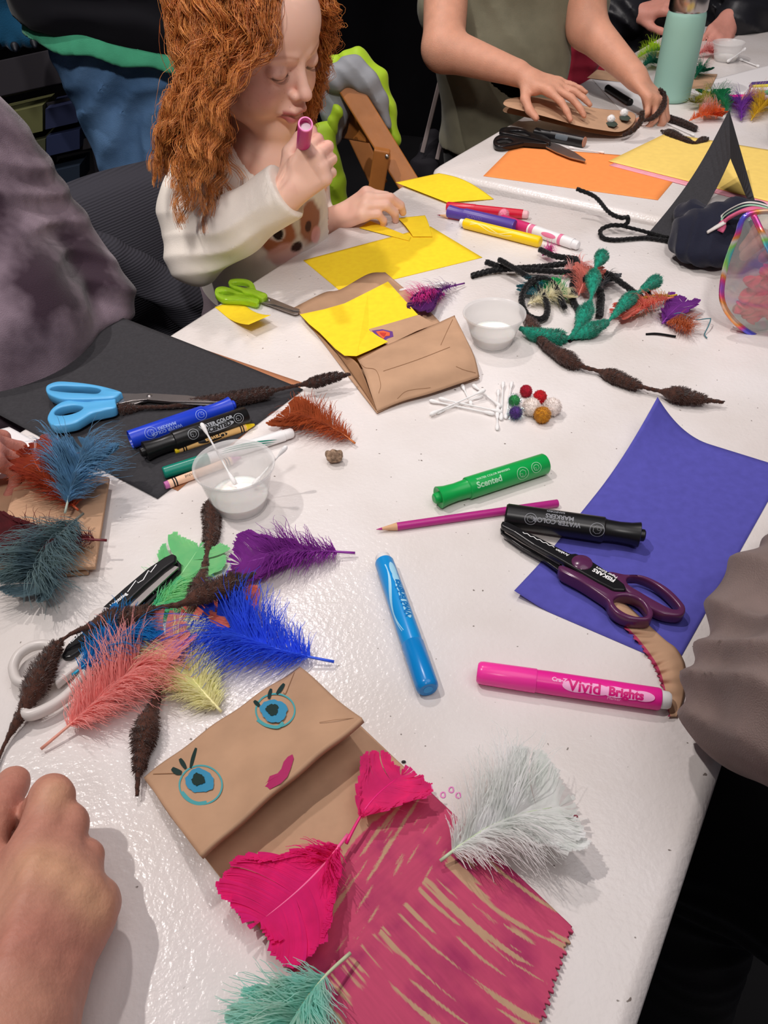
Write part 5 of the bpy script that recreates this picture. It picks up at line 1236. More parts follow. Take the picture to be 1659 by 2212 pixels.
def purse():
    c = U(1700, 745); t = thing('clear_purse', 'see-through iridescent half moon purse at the right edge', 'purse', c)
    m, nt, b = node_mat('iridescent_vinyl'); N = nt.nodes; Lk = nt.links
    tc = N.new('ShaderNodeTexCoord'); n = N.new('ShaderNodeTexNoise'); n.inputs['Scale'].default_value = 14; n.inputs['Detail'].default_value = 2; n.inputs['Distortion'].default_value = 1.5; Lk.new(tc.outputs['Object'], n.inputs['Vector'])
    r = N.new('ShaderNodeValToRGB'); cs = [(.3, '#9a86c8'), (.42, '#c9a9b8'), (.5, '#c8c8c4'), (.58, '#9fb0b0'), (.68, '#c78fb0')]
    while len(r.color_ramp.elements) < len(cs): r.color_ramp.elements.new(.5)
    for e, (p, q) in zip(r.color_ramp.elements, cs): e.position = p; e.color = (*lin(q), 1)
    Lk.new(n.outputs['Fac'], r.inputs['Fac']); Lk.new(r.outputs['Color'], b.inputs['Base Color'])
    b.inputs['Alpha'].default_value = .45; b.inputs['Roughness'].default_value = .12; b.inputs['Metallic'].default_value = .25; b.inputs['Thin Film Thickness'].default_value = 420; b.inputs['Thin Film IOR'].default_value = 1.7
    bp = N.new('ShaderNodeBump'); bp.inputs['Strength'].default_value = .6; bp.inputs['Distance'].default_value = .004; Lk.new(n.outputs['Fac'], bp.inputs['Height']); Lk.new(bp.outputs['Normal'], b.inputs['Normal'])
    rm = bpy.data.materials.new('rainbow_piping'); rm.use_nodes = True; nt = rm.node_tree; N = nt.nodes; Lk = nt.links; b2 = N['Principled BSDF']; b2.inputs['Roughness'].default_value = .12; b2.inputs['Metallic'].default_value = .5
    tc = N.new('ShaderNodeTexCoord'); n = N.new('ShaderNodeTexNoise'); n.inputs['Scale'].default_value = 24; n.inputs['Detail'].default_value = 0; Lk.new(tc.outputs['Object'], n.inputs['Vector']); r = N.new('ShaderNodeValToRGB'); cs = [(.3, '#8a6ae0'), (.38, '#58d8e0'), (.44, '#9fe46a'), (.5, '#e6e2df'), (.56, '#f4a04a'), (.62, '#f0508a'), (.7, '#6a6ae8')]
    while len(r.color_ramp.elements) < len(cs): r.color_ramp.elements.new(.5)
    for e, (p, q) in zip(r.color_ramp.elements, cs): e.position = p; e.color = (*lin(q), 1)
    Lk.new(n.outputs['Fac'], r.inputs['Fac']); Lk.new(r.outputs['Color'], b2.inputs['Base Color'])
    # rounded standing bag, outline in its own upright plane; leans back
    B0 = U(1690, 738, 0); dep = B0.y
    pts = [(1618, 462), (1592, 510), (1572, 560), (1560, 615), (1562, 655), (1585, 692), (1625, 722), (1670, 738), (1740, 742), (1800, 700), (1820, 600), (1790, 500), (1720, 462)]
    def P(x, y):      # leaning plane
        hh = (742-y)/280; return W(x, y, dep+.03*hh+.018)
    O = cat_rom([P(x, y) for x, y in pts], 6, True); n_ = len(O); cen = P(1690, 610); nrm = Vector((0, -1, .25)).normalized()
    for side, bulge in ((1, .022), (-1, .016)):
        V = []; F = []; K = 14
        for k in range(K+1):
            q = k/K
            for i, o_ in enumerate(O):
                V.append(cen.lerp(o_, q)+nrm*side*(bulge*(1-q**3)+.002*math.sin(i*.35)*q*(1-q)*4))
        for k in range(K):
            for i in range(n_): F.append((k*n_+i, k*n_+(i+1) % n_, (k+1)*n_+(i+1) % n_, (k+1)*n_+i))
        mk('vinyl_panel', V, F, m, t)
    V, F = tube(O, .0032, 10, closed=True); mk('piping', V, F, rm, t)
    fl = cat_rom([P(1618, 462)+nrm*.012, P(1628, 500)+nrm*.024, P(1645, 540)+nrm*.028, P(1675, 572)+nrm*.028, P(1740, 590)+nrm*.024], 8); V, F = tube(fl, .0034, 10); mk('flap_piping', V, F, rm, t)
    # pink petals inside, resting in the purse
    o_c = P(1650, 640); q = thing('fabric_flower', 'bright coral pink fabric flower inside the clear purse', 'flower', (o_c.x, o_c.y, o_c.z-.03))
    f = Field(.006); rg = np.random.default_rng(3)
    for k in range(9):
        a = k*.7+.3; d = Vector((math.cos(a), .12*math.sin(a*2), math.sin(a)))*(.6+.5*rg.random()); f.cone(tuple(o_c), tuple(o_c+d*.032), .004, .008)
    V, F = f.build(.0016, lambda g, D: (D+.003*np.sin(g[..., 0]*420+3*np.sin(g[..., 2]*260))*np.sin(g[..., 2]*380)).astype(np.float32)); mk('petals', V, F, mat('coral_petal', '#ff4f6a', .6, sheen=.3), q)
purse()
# marks on the table top
sp = mat('pink_ink_marks', '#ef8fd0', .5)
for k, (x, y) in enumerate(((1078, 1664), (1108, 1660), (928, 1702), (975, 1706), (990, 1718), (957, 1717))):
    a = [(x+5*math.cos(q*.9)*(1+.2*math.sin(q*2.3)), y+6*math.sin(q*.9)) for q in range(8)]
    P = [U(px, py, .0003) for px, py in a]; V, F = tube(cat_rom(P, 3, True), .0005, 5, closed=True, flat=.3); c = P[0]
    o = mk('ink_mark', [Vector(v)-c for v in V], F, sp, None); o.location = c; tag(o, ['pink ink squiggle above the white mint feather, further from its tip', 'pink ink squiggle above the white mint feather, furthest right of all the squiggles', 'pink ink squiggle nearest the hot pink feather', 'pink ink squiggle second from the hot pink feather', 'pink ink squiggle touching the left tips of the white mint feather', 'lowest pink ink squiggle left of the white mint feather'][k], 'ink mark', 'pink ink squiggles on the near table')
for lab, x, y, c in (('dark speck on the table left of the puppet feathers', 872, 1647, '#2a2324'), ('maroon crumb right of the white mint feather', 1243, 1765, '#8a3a4a')):
    P = U(x, y); f = Field(.0004); f.ell((0, 0, .0008), (.0016, .0011, .0008)); V, F = f.build(.0003); o = mk('crumb', V, F, mat('crumb_'+c[1:], c), None); o.location = P; tag(o, lab, 'crumb')
# ------------------------------------------------------------------ people
def nrm(v): v = Vector(v); return v.normalized()
def skin_mat(name, c, c2=None):
    return mat(name, c, .5, .35, noise=.06, nscale=60, bump=.25, bscale=500, sss=.18, color2=None)
def cloth(name, c, c2=None, cs=30, **k): return mat(name, c, .85, .15, noise=.10, nscale=30, bump=.35, bscale=1100, sheen=.15, color2=c2, cscale=cs, **k)
FL = [(.042, .025, .019), (.046, .029, .020), (.042, .027, .020), (.033, .020, .017)]
FB = [(.086, .026), (.091, .006), (.086, -.013), (.077, -.030)]
FR = [(.0098, .0088, .0080, .0070), (.0100, .0090, .0082, .0072), (.0094, .0085, .0077, .0068), (.0083, .0074, .0068, .0060)]
def hand(f, O, X, Zd, s=1., side=1, curls=None, spread=(6, 1, -5, -12), thumb=None, fat=1.0, palm=True, k=.004):
    """adds palm, four fingers and a thumb to a field. X towards the fingers, Zd out of the back of the hand"""
    X = nrm(X); Zd = Vector(Zd); Zd = (Zd-X*Zd.dot(X)).normalized(); Yd = Zd.cross(X)*side; O = Vector(O)
    P = lambda x, y, z: O+(X*x+Yd*y+Zd*z)*s
    curls = curls or [(20, 25, 15)]*4; tips = []
    for i in range(4):
        bx, by = FB[i]; p = P(bx, by, 0); a = 0; sp = math.tan(R(spread[i])); pts = [p]; 
        for j in range(3):
            a += R(curls[i][j]); d = (X*math.cos(a)-Zd*math.sin(a)+Yd*sp*max(.15, math.cos(a))).normalized(); p = p+d*(FL[i][j]*s); pts.append(p)
        rr = [r_*s*fat for r_ in FR[i]]
        for j in range(3): f.cone(pts[j], pts[j+1], rr[j], rr[j+1], k=.003*s)
        if palm: f.cone(P(.008, by*.55, -.002), P(bx, by, -.001), .013*s*fat, .0118*s*fat, k=.010*s)
        tips.append((pts[3], (pts[3]-pts[2]).normalized()))
    if palm:
        f.cone(P(-.02, 0, 0), P(.02, 0, -.003), .020*s*fat, .022*s*fat, k=.014*s)
        f.cone(P(.02, .014, -.010), P(.05, .026, -.010), .017*s, .013*s, k=.01*s)
    th = thumb or [(.72, .60, -.35), (.85, .45, -.28), (.95, .2, -.25)]
    p = P(.022, .022, -.010); pts = [p]
    for d, l in zip(th, (.040, .032, .026)):
        p = p+(X*d[0]+Yd*d[1]+Zd*d[2]).normalized()*(l*s); pts.append(p)
    f.chain(pts, [.0140*s*fat, .0112*s*fat, .0100*s*fat, .0085*s*fat], k=.005*s); tips.append((pts[3], (pts[3]-pts[2]).normalized()))
    return tips
def solid_of(f, vox, name, m, parent, post=None, relax_it=2, paint=None):
    V, F = f.build(vox, post); V = relax(V, F, relax_it)
    o = mk(name, V, F, m, parent)
    if paint is not None:
        c = paint(V); ca = o.data.color_attributes.new('ink', 'FLOAT_COLOR', 'POINT'); ca.data.foreach_set('color', np.concatenate([c, np.ones((len(c), 1))], 1).ravel().astype(np.float32))
    return o
def folds(pts, amp, freq, seed=0, dirn=None):
    """cloth creases: ridged noise strongest near the given points"""
    def post(g, D):
        w = np.zeros(g.shape[:3], np.float32)
        for (c, r_) in pts: w = np.maximum(w, np.exp(-((g-np.array(c, np.float32))**2).sum(-1)/(r_*r_)))
        d = np.array(dirn if dirn is not None else (0, 0, 1), np.float32)
        q = g @ d; n = np.sin(q*freq+2.2*wob(g.reshape(-1, 3), 22, seed).reshape(g.shape[:3])); 
        return (D + amp*w*(np.abs(n)-.5)*1.3 + amp*.35*wob(g.reshape(-1, 3), 38, seed+4).reshape(g.shape[:3])).astype(np.float32)
    return post

# --- the adult's curled hand at the bottom left --------------------------------
def near_hand():
    t = thing('person', 'hand of a person at the lower left, fingers curled on the white table', 'person', U(60, 1990))
    f = Field(.008); u = lambda x, y, h: U(x, y, h)
    def fin(pts, rads): f.chain([u(*p) for p in pts], rads, k=.0035)
    fin([(70, 1868, .052), (112, 1722, .050), (66, 1775, .022), (20, 1830, .012)], [.0135, .0125, .0105, .009])       # index
    fin([(120, 1890, .049), (149, 1778, .043), (112, 1835, .018), (70, 1880, .010)], [.0130, .0108, .0095, .008])
    fin([(160, 1925, .043), (184, 1852, .036), (150, 1890, .015), (110, 1930, .009)], [.0125, .0100, .009, .008])
    fin([(192, 1968, .036), (214, 1945, .028), (190, 1975, .013), (160, 2010, .009)], [.0125, .0100, .009, .0075])
    fin([(-70, 1900, .045), (-20, 1775, .040), (30, 1690, .030)], [.013, .012, .0100])                                # thumb side
    wr = [(-60, 2290, .062), (-20, 2290, .062), (15, 2290, .056), (40, 2285, .048)]
    for (a, b, ra, rb) in (((70, 1868, .051), wr[0], .0140, .021), ((120, 1892, .047), wr[1], .0132, .022), ((160, 1930, .041), wr[2], .0125, .021), ((192, 1975, .034), wr[3], .0125, .018)):
        f.cone(u(*a), u(*b), ra, rb, k=.014)
    f.cone(u(-60, 1900, .040), u(-80, 2200, .045), .020, .026, k=.015); f.cone(u(30, 1990, .032), u(40, 2200, .032), .020, .024, k=.015); f.cone(u(60, 2000, .040), u(-20, 2280, .045), .020, .027, k=.018)
    # tendon ridges on the back of the hand
    for a, b in (((75, 1870, .066), (10, 2080, .080)), ((125, 1895, .060), (40, 2090, .076)), ((165, 1935, .053), (70, 2110, .068))): f.cone(u(*a), u(*b), .0040, .003, k=.010)
    # forearm going out of the picture
    fa = nrm(u(-40, 2290, .05)-u(60, 1990, .045)); f.cone(u(-30, 2290, .052), u(-30, 2290, .052)+fa*.12, .031, .036, k=.02)
    def paint(V):
        b = np.array(lin('#c6907a')); rd = np.array(lin('#b86f66')); yl = np.array(lin('#dfae88'))
        w = np.clip(.5+.7*wob(V, 70, 3), 0, 1)[:, None]; c = b*(1-w*.5)+rd*w*.5
        for p in ((80, 1862, .068), (130, 1890, .062), (170, 1930, .056), (205, 1965, .048), (120, 1712, .062)):  # yellowish highlights on top of the knuckles, put into the skin colour
            q = np.exp(-((V-np.array(u(*p)))**2).sum(1)/.011**2)[:, None]; c = c*(1-.55*q)+yl*.55*q
        return c*(1+.06*wob(V, 900, 9))[:, None]
    m = mat('skin_adult', '#c6907a', .48, .35, attr='ink', bump=.2, bscale=420, sss=.15)
    def post(g, D): return (D+.0004*wob(g.reshape(-1, 3), 330, 3).reshape(g.shape[:3])).astype(np.float32)
    V, F = f.build(.0016, post); V = relax(V, F, 2); V[:, 2] = np.maximum(V[:, 2], TZ+.0005)
    o = mk('body', V, F, m, t); c = paint(V); ca = o.data.color_attributes.new('ink', 'FLOAT_COLOR', 'POINT'); ca.data.foreach_set('color', np.concatenate([c, np.ones((len(c), 1))], 1).ravel().astype(np.float32))
near_hand()

# --- arm in the taupe sleeve at the right edge -----------------------------------
def right_arm():
    t = thing('person', 'person at the right edge in a taupe sweatshirt leaning an elbow on the table', 'person', (.42, .22, 0))
    f = Field(.03); E = U(1625, 1520, .052); 
    f.cone(E, U(1700, 1330, .062), .040, .043, k=.03); f.cone(U(1700, 1330, .062), U(1880, 1130, .062), .043, .043, k=.03); f.cone(E, U(1810, 1530, .10), .040, .050, k=.02); f.cone(U(1810, 1530, .10), (.46, .22, 1.05), .050, .075, k=.03)
    f.cone((.50, .16, 1.05), (.56, .14, .62), .13, .15, k=.05)
    dirv = np.array(nrm(U(1700, 1330, .06)-E)); 
    ss = cloth('taupe_jersey', '#85746f')
    solid_of(f, .0028, 'sweatshirt', ss, t, folds([(E+Vector((.03, .01, .0)), .16)], .0075, 120, 5, (dirv*.8+np.array([.3, -.3, .5])*.6)))
    b = Field(.02); b.cone(U(1880, 1130, .062), U(1960, 1010, .06), .022, .020); hand(b, U(1960, 1010, .06), nrm(U(1960, 900, .05)-U(1900, 1100, .06)), (0, 0, 1), .9)
    solid_of(b, .003, 'body', skin_mat('skin_right', '#c9927c'), t)
    g = Field(.03); g.cone((.56, .14, .52), (.30, .36, .50), .10, .075); g.cone((.30, .36, .50), (.34, .30, .10), .07, .05); g.cone((.34, .30, .05), (.26, .38, .04), .045, .035)
    solid_of(g, .006, 'trousers', cloth('black_denim', '#0c0b0d'), t, folds([((.3, .36, .5), .2)], .006, 70, 3))
right_arm()

# --- person in the plum tie dye hoodie at the left --------------------------------
def hoodie():
    t = thing('person', 'person at the left edge in a plum tie-dye fleece top, cut off at the shoulder', 'person', (-.56, .90, 0))
    f = Field(.03); S = W(-30, 330, .99); E = W(212, 640, .955)
    f.cone(S, W(110, 520, .985), .056, .050, k=.03); f.cone(W(110, 520, .985), E, .050, .043, k=.03); f.cone(E, W(150, 790, .88), .042, .038, k=.02)
    f.cone(W(-60, 420, .98), W(20, 700, .86), .085, .080, k=.02); f.cone(W(20, 700, .86), (-.50, .80, .55), .085, .12, k=.04); f.cone(W(-60, 420, .98), (-.58, 1.0, 1.12), .085, .07, k=.04); f.cone((-.60, .95, .95), (-.60, .92, .5), .12, .14, k=.05)
    m = mat('tie_dye_fleece', '#93818d', .9, .1, color2='#3a2c36', cscale=9, bump=.4, bscale=900, sheen=.25)
    solid_of(f, .004, 'fleece_top', m, t, folds([(E, .09), (W(80, 470, .95), .10)], .006, 95, 6, (.35, .2, .9)))
    g = Field(.03); g.cone((-.60, .92, .55), (-.50, .72, .52), .13, .09); g.cone((-.50, .72, .52), (-.50, .70, .1), .08, .06); g.cone((-.50, .70, .05), (-.44, .62, .04), .045, .035); solid_of(g, .008, 'trousers', cloth('dark_trousers', '#17161a'), t)
hoodie()
def left_hand():                            # small hand entering at the left edge
    t = thing('person', 'child hand entering from the left edge above the white paper', 'person', U(-60, 1000))
    f = Field(.006); O = U(-200, 985, .075)
    hand(f, O, nrm(U(0, 955, .045)-O), (0.1, -.2, 1), .80, 1, curls=[(25, 40, 30), (25, 45, 30), (30, 50, 30), (35, 50, 30)]); f.cone(O, O+Vector((-.12, -.02, .02)), .020, .026, k=.01)
    solid_of(f, .0022, 'body', skin_mat('skin_child_left', '#c98576'), t)
    g = Field(.01); g.cone(O+Vector((-.05, 0, .01)), O+Vector((-.22, -.08, .10)), .034, .045); g.cone(O+Vector((-.22, -.08, .10)), O+Vector((-.36, -.05, .26)), .046, .06, k=.02)
    g.cone(O+Vector((-.40, -.05, .22)), (-.86, .62, .55), .09, .12, k=.04)
    solid_of(g, .005, 'sweater', cloth('brown_knit', '#4b3a36'), t, folds([(O+Vector((-.2, -.08, .1)), .1)], .005, 110, 8))
left_hand()

# --- child in the olive T-shirt ----------------------------------------------------
def olive():
    Yb = 1.90; t = thing('person', 'standing child in an olive T-shirt reaching over the far table with both hands', 'person', (W(1090, 150, Yb).x, Yb, 0))
    f = Field(.03); top = W(1080, -70, Yb); mid = W(1085, 130, Yb-.02); bot = W(1085, 285, Yb)
    for a, b, ra, rb in ((top, mid, .105, .115), (mid, bot, .115, .122)):
        for dx in (-.035, .035): f.cone(a+Vector((dx, 0, 0)), b+Vector((dx, 0, 0)), ra-.02, rb-.02, k=.04)
    sh1 = W(985, -80, Yb-.02); sh2 = W(1225, -90, Yb-.02)
    f.cone(sh1, W(962, 20, Yb-.06), .06, .055, k=.03); f.cone(sh2, W(1262, 5, Yb-.04), .06, .052, k=.03)
    f.cone(bot+Vector((-.03, 0, -.02)), bot+Vector((-.03, 0, -.022)), .11, .11, k=.01)
    m = cloth('olive_cotton', '#76725f')
    def cut(g, D):
        D = np.maximum(D, (W(1085, 300, Yb).z-.012)-g[..., 2]); return folds([(tuple(mid), .25)], .006, 45, 4, (.8, .1, .5))(g, D)
    solid_of(f, .005, 'tshirt', m, t, cut)
    b = Field(.012)
    # right arm of the child (left in the photo), elbow out, hand over the bag
    E = W(958, 105, Yb-.16); Wr = W(1118, 158, 1.66)
    b.cone(W(965, -40, Yb-.06), E, .044, .040, k=.015); b.cone(E, Wr, .040, .023, k=.015)
    tip = W(1215, 195, 1.60); hand(b, Wr+(Wr-E).normalized()*.012, nrm(tip-Wr), (.15, -.25, 1), .80, -1, curls=[(12, 18, 10), (6, 20, 12), (2, 16, 10), (0, 12, 8)], spread=(14, 4, -6, -16), thumb=[(.55, .8, -.35), (.8, .55, -.35), (.95, .25, -.3)], fat=1.0)
    E2 = W(1268, 60, Yb-.08); W2 = W(1372, 165, 1.70)
    b.cone(W(1262, -60, Yb-.04), E2, .044, .038, k=.015); b.cone(E2, W2, .038, .023, k=.015)
    hand(b, W2, nrm(W(1420, 215, 1.65)-W2), (.35, -.1, 1), .80, 1, curls=[(35, 50, 25), (35, 55, 30), (40, 55, 30), (45, 55, 30)], thumb=[(.7, .4, -.6), (.8, -.05, -.7), (.8, -.2, -.6)])
    b.cone(top+Vector((0, 0, -.04)), top+Vector((0, 0, .14)), .04, .04); b.ell(top+Vector((0, -.03, .24)), (.075, .09, .105))
    solid_of(b, .0036, 'body', skin_mat('skin_olive_child', '#d39a80'), t)
    g = Field(.02); hip = W(1085, 300, Yb); 
    for dx in (-.06, .06): g.cone(hip+Vector((dx, 0, .0)), (hip.x+dx, hip.y, .45), .075, .055); g.cone((hip.x+dx, hip.y, .45), (hip.x+dx, hip.y, .08), .055, .04); g.cone((hip.x+dx, hip.y, .05), (hip.x+dx, hip.y-.1, .045), .045, .04, k=.01)
    def cutt(g_, D): return np.maximum(D, g_[..., 2]-(hip.z-.0))
    solid_of(g, .008, 'trousers', cloth('black_cotton', '#131216'), t, cutt)
    h = Field(.01); h.ell(top+Vector((0, -.01, .26)), (.085, .098, .10)); V, F = h.build(.006); mk('hair', V, F, mat('brown_hair', '#3a2a20', .6), t)
olive()

# --- seated person in the black jacket at the top right ------------------------------
def jacket():
    Yj = 2.62; t = thing('person', 'person in a black jacket at the top right holding a small clear cup', 'person', (1.15, Yj, 0))
    f = Field(.03); L = W(1395, -10, 2.50); Rr = W(1600, 45, 2.36)
    c = W(1430, -60, Yj); f.cone(c+Vector((0, 0, -.35)), c+Vector((0, 0, .15)), .19, .17, k=.05); f.cone(c+Vector((.22, 0, -.35)), c+Vector((.22, 0, .15)), .18, .17, k=.05)
    f.cone(W(1300, -60, Yj), W(1290, 60, 2.52), .085, .075, k=.04); f.cone(W(1290, 60, 2.52), W(1362, 30, 2.46), .075, .050, k=.03)
    f.cone(W(1650, -80, Yj), W(1640, 30, 2.46), .085, .075, k=.04); f.cone(W(1640, 30, 2.46), W(1592, 40, 2.40), .075, .055, k=.03)
    f.cone(W(1290, 60, 2.58), W(1310, 150, 2.55), .09, .09, k=.03); f.cone(W(1400, 60, 2.66), W(1420, 160, 2.66), .10, .10, k=.03)
    m = mat('black_nylon', '#1b1b20', .42, .4, noise=.2, nscale=20, bump=.3, bscale=60)
    solid_of(f, .007, 'jacket', m, t, folds([(tuple(W(1290, 60, 2.5)), .16), (tuple(W(1640, 30, 2.46)), .14)], .012, 75, 3, (.5, 0, .8)))
    b = Field(.01); Wl = W(1372, 28, 2.44); b.cone(W(1340, 32, 2.46), Wl, .028, .026)
    hand(b, Wl, nrm(W(1440, 12, 2.40)-Wl), (-.1, -.4, 1), .92, -1, curls=[(20, 30, 20), (25, 40, 25), (30, 50, 30), (35, 50, 30)], spread=(10, 2, -6, -12))
    Wq = W(1576, 42, 2.38); b.cone(W(1600, 38, 2.42), Wq, .028, .027)
    hand(b, Wq, nrm(W(1548, 90, 2.30)-Wq), (-.2, -1, .35), .95, 1, curls=[(14, 22, 12), (12, 22, 12), (12, 22, 12), (12, 20, 12)], spread=(5, 1, -3, -7), thumb=[(.8, .2, -.7), (.9, .05, -.4), (1, 0, -.2)])
    b.cone(c+Vector((.1, 0, .15)), c+Vector((.1, 0, .3)), .05, .05); b.ell(c+Vector((.1, -.03, .42)), (.08, .1, .12))
    solid_of(b, .0048, 'body', skin_mat('skin_jacket', '#cf8f7f'), t)
    h = Field(.01); h.ell(c+Vector((.1, 0, .45)), (.09, .105, .11)); V, F = h.build(.008); mk('hair', V, F, mat('brown_hair', '#3a2a20', .6), t)
    g = Field(.03); g.cone(c+Vector((0, 0, -.40)), (c.x, 2.35, .50), .13, .08); g.cone((c.x, 2.35, .5), (c.x, 2.35, .08), .07, .05); g.cone(c+Vector((.22, 0, -.40)), (c.x+.22, 2.42, .50), .13, .08); g.cone((c.x+.22, 2.42, .5), (c.x+.22, 2.42, .08), .07, .05); V, F = g.build(.011); mk('trousers', V, F, cloth('dark_trousers', '#17161a'), t)
jacket()

# --- standing adult in jeans behind ---------------------------------------------------
def jeans():
    Yj = 1.72; hemL = W(150, 110, Yj); hemR = W(420, 150, Yj); c = (hemL+hemR)/2
    t = thing('person', 'standing person in blue jeans, green hem and black jacket behind the red-haired girl', 'person', (c.x, c.y, 0))
    g = Field(.03); 
    a = W(232, 150, Yj); b_ = W(345, 165, Yj); kn = W(310, 400, Yj+.03); kn2 = W(420, 400, Yj)
    g.cone(a, kn, .088, .075, k=.03); g.cone(b_, kn2, .092, .078, k=.03); g.cone(kn, (kn.x+.04, kn.y, .09), .073, .058, k=.02); g.cone(kn2, (kn2.x+.04, kn2.y, .09), .075, .058, k=.02); g.cone(a+Vector((0, 0, .06)), b_+Vector((0, 0, .05)), .10, .10, k=.03)
    solid_of(g, .007, 'jeans', mat('blue_denim', '#7199c8', .85, .15, color2='#5478a2', cscale=9, bump=.4, bscale=700), t, folds([(tuple(W(240, 240, Yj-.08)), .16), (tuple(W(300, 330, Yj-.08)), .15)], .009, 60, 9, (-.55, .1, .75)))
    s = Field(.02); l1 = W(208, 96, Yj); l2 = W(380, 128, Yj); s.cone(l1, l2, .128, .128, k=.03); s.cone(l1+Vector((.03, 0, .06)), l2+Vector((0, 0, .06)), .12, .12, k=.03)
    nrmv = nrm((l2-l1).cross(Vector((0, 1, 0)))); nrmv = nrmv if nrmv.z > 0 else -nrmv; base = W(210, 122, Yj-.1)
    def cut(g_, D): 
        q = (g_-np.array(base, np.float32)) @ np.array(nrmv, np.float32); D = np.maximum(D, -q+.004*np.sin(g_[..., 0]*60)); return np.maximum(D, q-.10).astype(np.float32)
    solid_of(s, .005, 'shirt_hem', cloth('sea_green_cotton', '#4fae86'), t, cut)
    j = Field(.03); j.cone(l1+Vector((.0, 0, .08)), l2+Vector((0, 0, .08)), .137, .137, k=.03); j.cone(l1+Vector((.02, 0, .35)), l2+Vector((-.02, 0, .35)), .14, .14, k=.05); j.cone(l1+Vector((.02, 0, .2)), l2+Vector((-.02, 0, .2)), .14, .14, k=.05)
    base2 = W(230, 96, Yj-.1)
    def cut2(g_, D):
        q = (g_-np.array(base2, np.float32)) @ np.array(nrmv, np.float32); return folds([(tuple(c+Vector((0, -.1, .2))), .25)], .007, 45, 2, (.3, 0, .9))(g_, np.maximum(D, -q))
    solid_of(j, .007, 'jacket', mat('black_fleece', '#121117', .8, .2, sheen=.1), t, cut2)
    bd = Field(.02); bd.cone(c+Vector((0, 0, .45)), c+Vector((0, 0, .62)), .05, .05); bd.ell(c+Vector((0, 0, .74)), (.08, .1, .12)); V, F = bd.build(.008); mk('body', V, F, skin_mat('skin_tall', '#c9927c'), t)
    hf = Field(.01); hf.ell(c+Vector((0, .01, .77)), (.09, .105, .11)); V, F = hf.build(.008); mk('hair', V, F, mat('brown_hair', '#3a2a20', .6), t)
    # a folded note sticking out of the back pocket
    p = W(137, 88, Yj-.05); V = []; 
    o = [(132, 82), (141, 84), (158, 140), (158, 148), (150, 146), (143, 130)]
    P = [W(x, y, Yj-.06) for x, y in o]; V = P+[q+Vector((.002, .004, 0)) for q in P]; n = len(P); F = [tuple(range(n)), tuple(range(2*n-1, n-1, -1))]+[(i, (i+1) % n, n+(i+1) % n, n+i) for i in range(n)]
    mk('pocket_flap', V, F, mat('tan_leather', '#b39a78', .7), t, smooth=False)
jeans()

# --- fingertips holding the purse at the right edge
def purse_hand():
    t = thing('person', 'fingers of a person reaching in at the right edge above the clear purse', 'person', U(1800, 560))
    f = Field(.006); O = W(1845, 455, 1.0)
    hand(f, O, nrm(W(1690, 462, .95)-O), (0, -.3, 1), .95, 1, curls=[(18, 20, 12), (22, 26, 15), (28, 30, 20), (30, 30, 20)], spread=(3, 1, -2, -4)); f.cone(O, O+Vector((.14, -.03, .0)), .026, .032, k=.01)
    solid_of(f, .003, 'body', skin_mat('skin_purse', '#c9806f'), t)
    g = Field(.01); g.cone(O+Vector((.08, -.02, 0)), O+Vector((.32, -.12, .05)), .042, .055); g.cone(O+Vector((.32, -.12, .05)), O+Vector((.38, -.12, .25)), .06, .07, k=.03); g.cone(O+Vector((.42, -.14, .2)), O+Vector((.42, -.14, -.3)), .11, .13, k=.04)
    solid_of(g, .006, 'sweater', cloth('brown_knit', '#4b3a36'), t)
purse_hand()
